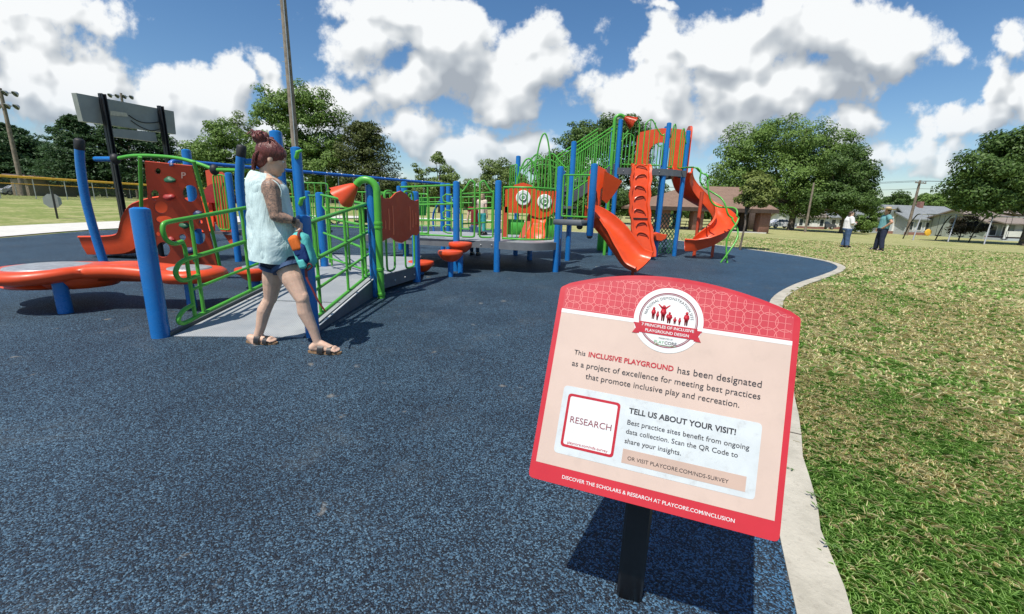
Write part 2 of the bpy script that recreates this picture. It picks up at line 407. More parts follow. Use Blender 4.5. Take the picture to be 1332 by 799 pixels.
def mat_pad():
    m, nt, b = new_mat('poured_rubber_granules')
    p = position(nt)
    wob = nn(nt, 'ShaderNodeTexNoise'); setin(wob, Scale=120.0, Detail=2.0); nt.links.new(p, wob.inputs['Vector'])
    q = vmath(nt, 'ADD', p, vmath(nt, 'SCALE', wob.outputs['Color']).outputs[0]).outputs[0]
    for n_ in nt.nodes:
        if n_.type == 'VECT_MATH' and n_.operation == 'SCALE': n_.inputs['Scale'].default_value = 0.006
    q = vmath(nt, 'MULTIPLY', q, (1, 1, 0.0)).outputs[0]
    v = nn(nt, 'ShaderNodeTexVoronoi'); v.feature = 'F1'; setin(v, Scale=185.0); nt.links.new(q, v.inputs['Vector'])
    sepc = nt.nodes.new('ShaderNodeSeparateColor'); nt.links.new(v.outputs['Color'], sepc.inputs[0])
    big = noise(nt, p, 0.9, 5, 0.6)
    sep = nt.nodes.new('ShaderNodeSeparateXYZ'); nt.links.new(p, sep.inputs[0])
    fresh = maprange(nt, mathn(nt, 'SUBTRACT', sep.outputs['X'], mathn(nt, 'MULTIPLY', sep.outputs['Y'], 0.5)), -0.7, 0.5)   # less worn blue beside the sign
    h = mathn(nt, 'ADD', sepc.outputs[0], mathn(nt, 'MULTIPLY', mathn(nt, 'SUBTRACT', big, 0.5), 0.5))
    h = mathn(nt, 'ADD', h, mathn(nt, 'MULTIPLY', fresh, 0.04))
    ramp = nt.nodes.new('ShaderNodeValToRGB'); nt.links.new(h, ramp.inputs[0])
    e = ramp.color_ramp.elements
    e[0].position = 0.10; e[0].color = (0.006, 0.009, 0.014, 1); e[1].position = 0.98; e[1].color = (0.105, 0.185, 0.25, 1)
    for pos, c in ((0.42, (0.010, 0.018, 0.030)), (0.58, (0.021, 0.040, 0.064)), (0.80, (0.044, 0.094, 0.145))):
        k = e.new(pos); k.color = (*c, 1)
    vivid = mixc(nt, sepc.outputs[1], (0.02, 0.075, 0.17), (0.05, 0.20, 0.38))
    isv = mathn(nt, 'MULTIPLY', maprange(nt, sepc.outputs[0], 0.66, 0.70), mathn(nt, 'ADD', mathn(nt, 'MULTIPLY', fresh, 0.55), 0.03))
    c = mixc(nt, isv, ramp.outputs[0], vivid)
    dust = noise(nt, p, 1.7, 7, 0.68, 0.5)
    c = mixc(nt, mathn(nt, 'MULTIPLY', maprange(nt, dust, 0.52, 0.80), 0.36), c, (0.12, 0.135, 0.135))
    spot = noise(nt, p, 5.5, 3, 0.5)
    c = mixc(nt, mathn(nt, 'MULTIPLY', maprange(nt, spot, 0.69, 0.75), 0.5), c, (0.27, 0.25, 0.21))
    nt.links.new(c, b.inputs['Base Color']); b.inputs['Roughness'].default_value = 0.62
    b.inputs['Specular IOR Level'].default_value = 0.35
    bump(nt, mathn(nt, 'SUBTRACT', 1.0, v.outputs['Distance']), 0.9, 0.004, b)
    return m
def mat_concrete(name, c1, c2):
    m, nt, b = new_mat(name)
    p = position(nt)
    f = noise(nt, p, 3.0, 7, 0.7); g = noise(nt, p, 45, 5, 0.7)
    c = mixc(nt, maprange(nt, f, 0.3, 0.7), c1, c2)
    c = mixc(nt, mathn(nt, 'MULTIPLY', maprange(nt, g, 0.55, 0.72), 0.4), c, (0.22, 0.19, 0.15))
    nt.links.new(c, b.inputs['Base Color']); b.inputs['Roughness'].default_value = 0.85
    bump(nt, g, 0.5, 0.01, b)
    return m
M['lawn'] = mat_lawn(); M['blades'] = mat_blades(); M['pad'] = mat_pad()
M['kerb'] = mat_concrete('kerb_concrete', (0.35, 0.325, 0.26), (0.50, 0.465, 0.38))
M['walk'] = mat_concrete('pale_walk_concrete', (0.55, 0.53, 0.48), (0.66, 0.64, 0.58))

PADZ = 0.02
right_edge = [(-0.6, -3.2), (0.30, -1.0), (0.62, 0.3), (0.965, 1.14), (1.33, 1.90), (2.05, 3.15), (3.0, 4.75), (4.0, 6.42), (5.3, 7.9), (6.9, 9.4), (8.1, 10.6),
              (8.75, 11.5), (9.15, 12.6), (9.2, 14.0), (8.75, 16.2), (8.1, 18.3), (7.0, 21.5), (5.3, 23.8), (2.5, 25.2), (-3, 26.0), (-11.8, 26.4)]
edge = spline([(x, y, 0) for x, y in right_edge], 5)
pad_poly = edge + [Vector((-14.2, 24.5, 0)), Vector((-15.3, 20, 0)), Vector((-15.5, 15.5, 0)), Vector((-14.6, 12, 0)), Vector((-13.2, 6, 0)), Vector((-11.5, 0, 0)), Vector((-8, -4, 0)), Vector((-3, -4.5, 0))]
mb = MB(); mb.add([(p.x, p.y, PADZ) for p in pad_poly], [tuple(range(len(pad_poly)))])
o = mb.build('rubber_ground', M['pad'], angle=None); struct(o)
bpy.context.view_layer.update()
if o.data.polygons[0].normal.z < 0: o.data.flip_normals()
# kerb: flush concrete band outside the rubber, with joints
mb = MB(); kw = 0.165
outer_edge = []
for i, p in enumerate(edge):
    a = edge[max(i-1, 0)]; b = edge[min(i+1, len(edge)-1)]; t = (b-a).normalized(); nrm = Vector((t.y, -t.x, 0))
    outer_edge.append(p + nrm*kw*(1.0 + 0.03*math.sin(i*1.7)+0.03*math.sin(i*4.1)))
rings = [[(p.x, p.y, -0.1), (p.x, p.y, PADZ+0.006), (q.x, q.y, PADZ+0.008), (q.x, q.y, -0.1)] for p, q in zip(edge, outer_edge)]
mb.loft(rings)
kerb = struct(mb.build('kerb', M['kerb'], angle=30, fixn=True))
M['joint'] = plain('dirty_joint', (.10, .085, .065), .9, .2, 30)
acc = 0.0
for i in range(1, len(edge)):
    acc += (edge[i]-edge[i-1]).length
    if acc > 1.5 and edge[i].y > -1:
        acc = 0.0; p, q = edge[i], outer_edge[i]; t = Vector((-(q-p).y, (q-p).x, 0)).normalized()*.005
        mb = MB(); mb.add([(p+t)+Vector((0, 0, PADZ+.0085)), (p-t)+Vector((0, 0, PADZ+.0085)), (q-t)+Vector((0, 0, PADZ+.0105)), (q+t)+Vector((0, 0, PADZ+.0105))], [(0, 1, 2, 3)]); mb.build('control_joint', M['joint'], kerb, None)
# concrete walk on the far left
inn = spline([(-12.0, -3, 0), (-13.6, 6, 0), (-14.9, 12, 0), (-15.8, 15.6, 0), (-15.7, 20, 0), (-15.0, 27, 0), (-13.0, 33, 0), (-8, 37, 0), (0, 40.5, 0), (14, 46, 0)], 5)
out_ = spline([(-17, -3, 0), (-18.2, 6, 0), (-19.2, 12, 0), (-19.6, 16, 0), (-19.8, 20, 0), (-19.2, 28, 0), (-16.5, 35, 0), (-9.5, 39.2, 0), (-0.5, 42.5, 0), (14, 48, 0)], 5)
mb = MB(); mb.loft([[(a.x, a.y, gz(a.x, a.y)+0.03), (b.x, b.y, gz(b.x, b.y)+0.03)] for a, b in zip(inn, out_)], close=False, cap=False)
o = mb.build('footpath', M['walk'], angle=None, fixn=True); struct(o)
if o.data.polygons[0].normal.z < 0: o.data.flip_normals()
# one ground sheet to the horizon
def gaxis():
    s = [0, .5, 1, 1.5, 2, 3, 4, 6, 8, 10, 13, 16, 20, 24, 28, 32, 36, 40, 45, 50, 56, 62, 70, 80, 95, 120, 160, 220, 320, 500, 800, 1400, 2500]
    return sorted(set([-q for q in s] + s))
ax = gaxis(); n = len(ax); mb = MB()
mb.add([(x, y, gz(x, y)) for y in ax for x in ax], [(j*n+i, j*n+i+1, (j+1)*n+i+1, (j+1)*n+i) for j in range(n-1) for i in range(n-1)])
struct(mb.build('ground', M['lawn'], angle=None))

# grass blades on the lawn to the right of the kerb (dense near, sparse far)
def pad_inside(X, Y, grow=0.0):
    poly = [(p.x, p.y) for p in (outer_edge + pad_poly[len(edge):])]
    ins = np.zeros(X.shape, bool); j = len(poly)-1
    for i in range(len(poly)):
        xi, yi = poly[i]; xj, yj = poly[j]
        if yi != yj:
            c = ((yi > Y) != (yj > Y)) & (X < (xj-xi)*(Y-yi)/(yj-yi)+xi); ins ^= c
        j = i
    return ins
def grass():
    R = np.random.default_rng(3)
    def zone(N, r0, r1, a0, a1, power, hmin, hmax, wd):
        u = R.random(N); r = (r0**power + u*(r1**power-r0**power))**(1/power)
        a = np.radians(a0 + R.random(N)*(a1-a0))
        X = r*np.sin(a); Y = r*np.cos(a)
        keep = ~pad_inside(X, Y); X, Y, r = X[keep], Y[keep], r[keep]; N = len(X)
        # clumps: pull blades toward tuft centres, longer ones in lush places
        cl = 0.5+0.5*np.sin(X*9.1+np.sin(Y*7.3)*2)*np.sin(Y*8.3+np.sin(X*5.1)*2)
        h = (hmin + R.random(N)**1.5*(hmax-hmin))*(0.72+0.38*cl)
        az = R.random(N)*2*np.pi; lean = 0.8+R.random(N)*1.7
        w = wd*(0.6+0.8*R.random(N))
        dx, dy = np.cos(az), np.sin(az); px, py = -dy, dx
        z0 = np.array([gz(x, y) for x, y in zip(X, Y)])-0.005
        B = np.stack([X, Y, z0], 1)
        side = np.stack([px, py, np.zeros(N)], 1)*w[:, None]*0.5
        mid = B + np.stack([dx*h*lean*0.35, dy*h*lean*0.35, h*0.62], 1)
        tip = B + np.stack([dx*h*lean, dy*h*lean, h*np.clip(1.05-lean*0.45, 0.25, 1)], 1)
        V = np.stack([B-side, B+side, mid+side*0.8, tip, mid-side*0.8], 1)
        return V
    A = [zone(140000, 0.9, 4.2, 28, 100, 1.0, 0.018, 0.056, 0.0032),
         zone(80000, 4.2, 10, 18, 84, 0.8, 0.03, 0.08, 0.010),
         zone(52000, 10, 30, 20, 66, 0.7, 0.03, 0.075, 0.028)]
    V = np.concatenate(A, 0)
    o = quadmesh('grass', V, M['blades'], per=5); o['kind'] = 'stuff'
    tag(o, 'patchy mown lawn of green and straw-dry blades beyond the kerb', 'grass', kind='stuff')
grass()

def weed(x, y, az, L, label, seed):
    R_ = random.Random(seed); root = thing('weed', (x, y, 0.0), label, 'weed', 'weeds along the kerb')
    d = Vector((math.cos(az), math.sin(az), 0)); st = MB(); stem = spline([Vector((x, y, 0)), Vector((x, y, .03))+d*L*.4, Vector((x, y, .045))+d*L], 5); st.tube(stem, .0013, 5)
    st.build('stem', M['weed_green'], root)
    lf = MB()
    for k in range(9):
        p = stem[min(len(stem)-1, 2+k)]; a = az+(1 if k % 2 else -1)*(.5+.5*R_.random()); e = Vector((math.cos(a), math.sin(a), .25)); s = Vector((-e.y, e.x, 0)); l = .016+.014*R_.random()
        lf.add([p, p+e*l*.5+s*l*.2, p+e*l, p+e*l*.5-s*l*.2], [(0, 1, 2, 3)])
    lf.build('leaves', M['weed_green'], root, None)
M['weed_green'] = plain('weed_green', (.10, .17, .045), .6, .2, 30)
weed(1.50, 1.90, math.radians(170), .13, 'leafy weed sprawling over the kerb right beside the sign edge', 1)
weed(1.47, 1.72, math.radians(195), .08, 'short weed just below the leafy one on the kerb edge', 2)
weed(1.42, 1.58, math.radians(150), .07, 'small weed halfway down the kerb in front of the lawn', 3)
weed(1.33, 1.38, math.radians(165), .08, 'weed nearest the camera at the bottom of the kerb', 4)
# ------------------------------------------------------------------ trees
def mat_leaf(name, a, b_, dead=None):
    m, nt, b = new_mat(name)
    g = nt.nodes.new('ShaderNodeNewGeometry'); r = g.outputs['Random Per Island']
    f = noise(nt, g.outputs['Position'], 0.5, 3, 0.6)
    k = mathn(nt, 'ADD', mathn(nt, 'MULTIPLY', r, 0.6), mathn(nt, 'MULTIPLY', f, 0.5), clamp=True)
    c = mixc(nt, k, a, b_)
    nt.links.new(c, b.inputs['Base Color']); b.inputs['Roughness'].default_value = 0.55; b.inputs['Specular IOR Level'].default_value = 0.3
    tr = nt.nodes.new('ShaderNodeBsdfTranslucent'); nt.links.new(c, tr.inputs[0])
    mx = nt.nodes.new('ShaderNodeMixShader'); mx.inputs[0].default_value = 0.28
    nt.links.new(b.outputs[0], mx.inputs[1]); nt.links.new(tr.outputs[0], mx.inputs[2])
    nt.links.new(mx.outputs[0], nt.nodes['Material Output'].inputs[0])
    return m
M['leaf_mid'] = mat_leaf('mid_green_leaves', (0.060, 0.120, 0.022), (0.210, 0.325, 0.075))
M['leaf_olive'] = mat_leaf('olive_green_leaves', (0.070, 0.120, 0.028), (0.230, 0.310, 0.085))
M['leaf_dark'] = mat_leaf('deep_green_leaves', (0.030, 0.072, 0.016), (0.125, 0.205, 0.048))
M['needle'] = mat_leaf('blue_green_needles', (0.022, 0.058, 0.022), (0.075, 0.140, 0.052))
M['cedar'] = mat_leaf('brownish_cedar_sprays', (0.048, 0.072, 0.020), (0.145, 0.170, 0.058))
M['purple_leaf'] = mat_leaf('dark_reddish_leaves', (0.020, 0.020, 0.012), (0.075, 0.060, 0.030))
M['leaf_young'] = mat_leaf('young_yellow_green_leaves', (0.10, 0.14, 0.03), (0.26, 0.31, 0.08))
M['bark'] = plain('grey_brown_bark', (0.13, 0.105, 0.08), 0.9, 0.35, 5)
def diamonds(C, Nrm, size, R, aspect=0.55):
    """leaf diamonds at C with rough normals Nrm"""
    N = len(C); t = R.normal(size=(N, 3)); t -= (t*Nrm).sum(1)[:, None]*Nrm; t /= np.linalg.norm(t, axis=1)[:, None]+1e-9
    s = np.cross(Nrm, t); L = (size*(0.6+0.8*R.random(N)))[:, None]
    bend = Nrm*L*0.12
    return np.stack([C-t*L*0.5-bend, C+s*L*0.5*aspect, C+t*L*0.5-bend, C-s*L*0.5*aspect], 1)
def unit(R, N):
    v = R.normal(size=(N, 3)); return v/np.linalg.norm(v, axis=1)[:, None]
def broadleaf(name, base, H, lobes, label, mat, seed, leaf=0.32, n=9000, trunk_r=0.28, cat='tree', group=None, trunk_h=None, clump=0.9):
    leaf *= 0.66; n = int(n*1.9)
    """lobes: (dx, dy, z, rx, ry, rz) ellipsoids of the crown in metres around the base"""
    R = np.random.default_rng(seed); base = Vector(base)
    root = thing(name, base, label, cat, group)
    L = np.array(lobes, float); vol = L[:, 3]*L[:, 4]*L[:, 5]; vol = vol**0.67; vol /= vol.sum()
    nc = max(24, n//130)
    pick = R.choice(len(L), nc, p=vol); d = unit(R, nc); 
    rad = (0.25+0.80*R.random(nc)**0.6)[:, None]
    cc = L[pick, :3] + d*rad*L[pick, 3:6]
    cs = clump*(0.55+0.8*R.random(nc))
    wts = cs**2/np.sum(cs**2); k = R.choice(nc, n, p=wts)
    e = unit(R, n); rr = (0.35+0.65*R.random(n)**0.5)
    off = e*(rr*cs[k])[:, None]; off[:, 2] *= 0.62
    C = cc[k] + off
    Nrm = e*0.75 + d[k]*0.5 + R.normal(size=(n, 3))*0.45 + np.array([0, 0, 0.45]); Nrm /= np.linalg.norm(Nrm, axis=1)[:, None]
    V = diamonds(C, Nrm, np.full(n, leaf), R) + np.array(base)
    tb = MB(); th = trunk_h or min(l[2]-l[5]*0.7 for l in lobes)
    th = max(th, H*0.12)
    tb.tube([base+Vector((0, 0, -0.2)), base+Vector((0, 0, 0.2)), base+Vector((0.05, 0, th*0.6)), base+Vector((0.0, 0.05, th)), base+Vector((0.1, 0.05, H*0.72))],
            [trunk_r*1.5, trunk_r*1.1, trunk_r*0.92, trunk_r*0.85, trunk_r*0.15], 9)
    for i in R.choice(nc, min(nc, 16), replace=False):
        q = Vector(cc[i]); s = Vector((0, 0, th*(0.7+0.5*R.random())))
        mid = s*0.5+q*0.5+Vector((0, 0, -0.12*q.length*0.3))
        tb.tube([base+s, base+mid, base+q], [trunk_r*0.42, trunk_r*0.26, trunk_r*0.06], 6)
    tb.build('trunk', M['bark'], root)
    cr = quadmesh('crown', V, mat, root)
    return root
def conifer(name, base, H, rbase, label, seed, mat=None, n=9000, start=0.12, leaf=0.42, droop=0.15, group=None, shape=0.85, trunk_r=0.22, layer=18):
    leaf *= 0.7; n = int(n*1.7)
    R = np.random.default_rng(seed); base = Vector(base); mat = mat or M['needle']
    root = thing(name, base, label, 'tree', group)
    tb = MB(); tb.tube([base+Vector((0, 0, -0.2)), base+Vector((0, 0, H*0.5)), base+Vector((0, 0, H*0.98))], [trunk_r, trunk_r*0.6, 0.03], 8)
    Cs = []; Ns = []
    nb = layer*8; per = max(8, n//nb)
    for b in range(nb):
        t = (b+R.random())/nb; z = H*(start+(1-start)*t)
        prof = (1-t)**shape*(0.72+0.5*R.random())
        if t < 0.12: prof *= 0.75+2*t
        r = rbase*prof+0.12
        a = b*2.399+R.normal()*0.25
        dirv = np.array([math.cos(a), math.sin(a), 0]); up = 0.20-droop+0.25*t
        if b % 3 == 0:
            tb.tube([base+Vector((0, 0, z)), base+Vector(dirv*r*0.85)+Vector((0, 0, z+up*r*0.85))], [0.05, 0.012], 5)
        s = (R.random(per)**0.65)*r
        wv = (0.06+0.20*s)*R.normal(size=per)*0.8
        C = np.outer(s, dirv) + np.outer(wv, [-dirv[1], dirv[0], 0]); C[:, 2] += z + up*s - 0.05*s**2/max(r, .3) + R.normal(size=per)*0.10*(1+s*0.2)
        N_ = R.normal(size=(per, 3))*0.55 + np.array([0, 0, 1.0]) + dirv*0.4
        Cs.append(C); Ns.append(N_)
    C = np.concatenate(Cs); N_ = np.concatenate(Ns); N_ /= np.linalg.norm(N_, axis=1)[:, None]
    V = diamonds(C, N_, np.full(len(C), leaf), R, 0.42) + np.array(base)
    tb.build('trunk', M['bark'], root); quadmesh('crown', V, mat, root)
    return root
def lobes_px(base, Y, spec, depth=0.8):
    """crown ellipsoids sized from their place in the photograph at distance Y: (px, py, rx_px, ry_px, dy)"""
    out = []
    for (px, py, rx, ry, dy) in spec:
        c = W(px, py, Y+dy); e = W(px+rx, py, Y+dy); t = W(px, py-ry, Y+dy)
        r1 = abs(e.x-c.x); r3 = abs(t.z-c.z)
        out.append((c.x-base.x, c.y-base.y, c.z-base.z, r1, r1*depth, r3))
    return out
GT = 'trees round the park'
# pines and broadleaf trees on the left, behind the ball field
b = at(22, 92); conifer('pine_tree', b, zat(162, 22, 92)-b.z, 11.5, 'broad dark pine leftmost of all, behind the tall floodlight pole', 11, n=15000, leaf=0.85, group=GT, shape=0.55, trunk_r=.4, layer=16)
b = at(62, 96); conifer('pine_tree', b, zat(184, 62, 96)-b.z, 9.5, 'lower dark pine sloping down right of the floodlight pole', 12, n=9000, leaf=0.85, group=GT, shape=0.6, trunk_r=.35)
b = at(118, 70); conifer('pine_tree', b, zat(152, 118, 70)-b.z, 6.4, 'dark pine behind the left end of the scoreboard', 13, n=12000, leaf=0.65, group=GT, shape=0.6, trunk_r=.35)
b = at(172, 74); conifer('pine_tree', b, zat(150, 172, 74)-b.z, 7.0, 'dark pine behind the middle of the scoreboard', 14, n=12000, leaf=0.65, group=GT, shape=0.55, trunk_r=.35)
b = at(222, 80); conifer('pine_tree', b, zat(170, 222, 80)-b.z, 6.0, 'dark pine behind the right end of the scoreboard', 15, n=8000, leaf=0.65, group=GT, shape=0.6, trunk_r=.35)
b = at(282, 75); broadleaf('broadleaf_tree', b, 13, lobes_px(b, 75, [(285,172,24,24,0),(262,196,28,22,-1),(300,200,30,26,1),(280,222,44,26,0)]), 'rounded mid-green tree between the scoreboard and the woman', M['leaf_mid'], 21, leaf=0.55, n=11000, group=GT, clump=1.3)
b = at(322, 84); broadleaf('broadleaf_tree', b, 12, lobes_px(b, 84, [(322,178,20,30,0),(330,215,34,30,0),(310,225,24,22,0)]), 'narrow loose tree just left of the woman with a bun', M['leaf_olive'], 22, leaf=0.55, n=6000, group=GT, clump=1.2)
b = at(386, 62); broadleaf('broadleaf_tree', b, 17, lobes_px(b, 62, [(362,150,30,36,0),(395,138,34,28,0),(425,165,24,40,0),(372,200,48,42,0),(415,215,42,38,1)]), 'tallest bushy tree on the left, behind the bare wooden pole', M['leaf_mid'], 23, leaf=0.5, n=22000, group=GT, clump=1.15)
b = at(478, 62); conifer('cedar_tree', b, zat(163, 478, 62)-b.z, 5.2, 'brownish-green cedar above the orange flower horn', 24, mat=M['cedar'], n=15000, leaf=0.5, group=GT, start=0.05, shape=0.42, droop=0.0, trunk_r=.3, layer=22)
b = at(523, 70); broadleaf('broadleaf_tree', b, 7, lobes_px(b, 70, [(520,246,20,16,0)]), 'low dark tree right of the brownish cedar', M['leaf_dark'], 25, leaf=0.5, n=3500, group=GT, clump=0.9)
b = at(572, 66); broadleaf('broadleaf_tree', b, 10, lobes_px(b, 66, [(548,226,15,14,0),(570,208,9,18,0),(580,234,24,18,0),(600,246,16,14,0),(556,246,28,16,0)]), 'thin young tree with a spiky top beyond the swing beam', M['leaf_olive'], 26, leaf=0.45, n=6500, group=GT, clump=0.8)
b = at(646, 75); broadleaf('broadleaf_tree', b, 10, lobes_px(b, 75, [(650,228,25,24,0),(634,250,24,22,0),(668,245,26,26,0)]), 'rounded tree behind the two children', M['leaf_olive'], 27, leaf=0.5, n=8000, group=GT, clump=1.0)
b = at(768, 52); broadleaf('broadleaf_tree', b, 16, lobes_px(b, 52, [(782,185,36,32,0),(740,205,26,30,0),(826,188,26,26,0),(800,240,60,40,1),(730,255,30,40,0),(770,275,40,30,0),(760,180,26,24,0),(805,170,24,20,0),(715,225,20,24,0)]), 'large dark tree behind the stairs of the high tower', M['leaf_dark'], 28, leaf=0.42, n=30000, group=GT, clump=0.95)
# right side
b = at(1032, 60); broadleaf('broadleaf_tree', b, 17, lobes_px(b, 60, [(975,195,34,32,-2),(1020,185,44,34,0),(1050,190,42,36,1),(960,230,38,34,-2),(1010,240,60,40,0),(1085,215,40,42,2),(1060,250,60,36,0)]), 'largest tree on the right, crown spreading over the brown shelter roof', M['leaf_mid'], 31, leaf=0.42, n=42000, trunk_r=.42, group=GT, clump=1.15)
b = at(1100, 55); broadleaf('broadleaf_tree', b, 11, lobes_px(b, 55, [(1105,222,28,32,0),(1122,240,18,24,0),(1080,262,36,20,0),(1110,262,28,22,-1)]), 'darker tree above the couple, right of the largest tree', M['leaf_dark'], 32, leaf=0.38, n=15000, group=GT, clump=0.85)
b = at(970, 15.6); broadleaf('sapling', b, 3.0, lobes_px(b, 15.6, [(984,240,17,16,0),(980,258,22,14,0),(992,252,18,14,0)]), 'small sapling on the lawn in front of the brown shelter', M['leaf_young'], 33, leaf=0.15, n=3800, trunk_r=0.035, cat='sapling', clump=0.26)
b = at(1166, 78); broadleaf('broadleaf_tree', b, 8, lobes_px(b, 78, [(1162,262,17,14,0),(1150,275,26,14,0),(1178,272,16,14,0)]), 'small round tree behind the man in the straw hat', M['leaf_dark'], 34, leaf=0.5, n=5000, group=GT, clump=0.9)
b = at(1130, 62); broadleaf('shrub', b, 4, lobes_px(b, 62, [(1133,282,15,14,0),(1118,290,14,12,0)]), 'leafy green shrub between the couple', M['leaf_mid'], 35, leaf=0.35, n=3000, trunk_r=0.08, cat='shrub', clump=0.6)
b = at(1212, 100); broadleaf('broadleaf_tree', b, 8, lobes_px(b, 100, [(1212,262,16,9,0),(1226,266,16,9,0),(1200,266,14,8,0)]), 'distant green tree behind the grey house roof', M['leaf_mid'], 36, leaf=0.6, n=4500, group=GT, clump=1.0)
b = at(1345, 40); broadleaf('maple_tree', b, 12, lobes_px(b, 40, [(1325,195,38,36,0),(1285,215,32,18,-1),(1275,245,34,22,0),(1315,245,50,30,0),(1270,265,26,11,0),(1360,215,60,60,2)]), 'dark glossy maple cut off by the right edge', M['leaf_dark'], 37, leaf=0.42, n=22000, trunk_r=.35, group=GT, clump=0.9)
b = at(1257, 46); broadleaf('shrub', b, 2.2, lobes_px(b, 46, [(1256,291,15,11,0),(1270,296,12,9,0),(1245,297,9,7,0)]), 'dark reddish shrub behind the swings', M['purple_leaf'], 38, leaf=0.25, n=3500, trunk_r=0.06, cat='shrub', clump=0.5)
# low far tree belt closing the horizon
def belt():
    R = np.random.default_rng(77); Vs = []
    for i in range(120):
        az = math.radians(-62 + 124*(i+R.random())/120); D = 190+60*R.random(); bx, by = D*math.sin(az), D*math.cos(az)
        h = 6+6*R.random(); w = 6+5*R.random(); k = 260
        e = unit(R, k); C = np.array([bx, by, gz(bx, by)+h*0.5]) + e*np.array([w, w*.7, h*0.55])*(0.7+0.4*R.random(k))[:, None]
        Nr = e+R.normal(size=(k, 3))*0.5; Nr /= np.linalg.norm(Nr, axis=1)[:, None]
        Vs.append(diamonds(C, Nr, np.full(k, 2.6), R))
    o = quadmesh('distant_woods', np.concatenate(Vs), M['leaf_dark'])
    tag(o, 'low far belt of trees along the horizon', 'woods', kind='stuff')
belt()
# ------------------------------------------------------------------ the information sign
S_O = Vector((0.058, 1.020, 0.566)); S_U = Vector((0.953, -0.299, -0.045)).normalized()
S_V = (Vector((0.138, 1.207, 1.066))-S_O); S_V = (S_V - S_U*S_V.dot(S_U)).normalized(); S_N = S_U.cross(S_V)
def SP(u, v, w=0.0): return S_O + S_U*(u/1000) + S_V*(v/1000) + S_N*(w/1000)
M['s_red'] = plain('red_printed_laminate', (0.50, 0.024, 0.036), 0.38, 0.05, 8, dirt=0.03)
M['s_head'] = plain('coral_red_print', (0.50, 0.048, 0.062), 0.38, 0.06, 8, dirt=0.03)
M['s_line'] = plain('pale_coral_lines', (0.68, 0.21, 0.20), 0.4, 0.03, 8)
M['s_peach'] = plain('peach_print', (0.57, 0.435, 0.365), 0.42, 0.035, 7, dirt=0.10)
M['s_tan'] = plain('tan_print', (0.50, 0.36, 0.29), 0.42, 0.05, 12, dirt=0.12)
M['s_white'] = plain('white_print', (0.66, 0.67, 0.66), 0.4, 0.03, 9, dirt=0.04)
M['s_box'] = plain('scuffed_white_print', (0.55, 0.585, 0.595), 0.42, 0.06, 14, dirt=0.28)
M['s_ink'] = plain('dark_ink', (0.030, 0.028, 0.032), 0.45, 0.1, 20)
M['s_crimson'] = plain('crimson_ink', (0.42, 0.012, 0.025), 0.45, 0.05, 20)
M['s_maroon'] = plain('maroon_ink', (0.22, 0.035, 0.055), 0.45, 0.05, 20)
M['s_greenink'] = plain('green_ink', (0.05, 0.28, 0.08), 0.45, 0.05, 20)
sign = thing('information_sign', (0.43, 1.19, 0), 'red and peach information panel about the playground on a black steel post', 'sign')
def rounded(pts, r, n=6):
    """polygon (u, v) with rounded corners"""
    out = []; m = len(pts)
    for i in range(m):
        p = Vector(pts[i]); a = (Vector(pts[i-1])-p); b = (Vector(pts[(i+1) % m])-p)
        ri = min(r, a.length*.45, b.length*.45); p0 = p+a.normalized()*ri; p1 = p+b.normalized()*ri
        for k in range(n+1):
            t = k/n; out.append(tuple((p0*(1-t)**2 + p*2*t*(1-t) + p1*t*t)))
    return out
def flat(mb, poly, w0, w1):
    p = [SP(u, v, w0) for u, v in poly]; mb.prism(p, S_N*((w1-w0)/1000))
def archv(u):  # top edge of the panel
    t = (u-304.5)/304.5; return 540 + 60*(1-t*t)*(1-0.05*t)
top = [(609-609*i/24, archv(609-609*i/24)) for i in range(25)]
outline = rounded([(0, 0), (609, 0), (609, 538)], 14)[0:0]
corner = rounded([(0, 0), (609, 0), (609, 540), (0, 540)], 15, 5)
bl, br, tr, tl = corner[0:6], corner[6:12], corner[12:18], corner[18:24]
arch = [(609-609*i/24, archv(609-609*i/24)) for i in range(1, 24)]
outline = bl + br + tr[:4] + [q for q in arch] + tl[2:]
mb = MB(); flat(mb, outline, -12, 0); panel = mb.build('sign_panel', M['s_red'], sign, 35, True)
# post with bracket
mb = MB(); ax = Vector((0.43, 1.19, 0)); pz = 0.80; rz = math.atan2(S_U.y, S_U.x)
mb.box(ax+Vector((0, 0, pz/2)), (0.082, 0.082, pz), rz, 0.008)
post = mb.build('post', M['black_steel'], sign)
mb = MB()
flat(mb, [(200, 130), (480, 130), (480, 440), (200, 440)], -22, -12.5)
mb.build('mounting_plate', M['black_steel'], sign)
# coloured areas, each a thin printed layer on the panel
def grow_in(u): return archv(u)-12
hdr = [(15, 472), (594, 472)] + [(594-579*i/24, archv(594-579*i/24)-10) for i in range(25)]
mb = MB(); flat(mb, hdr, 0, .3); mb.build('header_band', M['s_head'], panel, 35, True)
mb = MB(); flat(mb, [(14, 45), (595, 45), (595, 472), (14, 472)], 0, .4); mb.build('message_area', M['s_peach'], panel, 35, True)
mb = MB(); flat(mb, [(14, 463), (595, 463), (595, 474), (14, 474)], .2, .8); mb.build('white_rule', M['s_white'], panel, 35, True)
mb = MB(); flat(mb, rounded([(57, 80), (549, 80), (549, 262), (57, 262)], 12), 0, .9); box = mb.build('notice_box', M['s_box'], panel, 35, True)
def ringpoly(mb, outer, inner, w0, w1):
    n = len(outer); A = [SP(*q, w1) for q in outer]; B = [SP(*q, w1) for q in inner]
    mb.add(A+B, [(i, (i+1) % n, n+(i+1) % n, n+i) for i in range(n)])
mb = MB()
ro = rounded([(72, 100), (213, 100), (213, 243), (72, 243)], 11); ri = rounded([(79, 107), (206, 107), (206, 236), (79, 236)], 6)
ringpoly(mb, ro, ri, 0, 1.3); mb.build('code_frame', M['s_crimson'], panel, None, True)
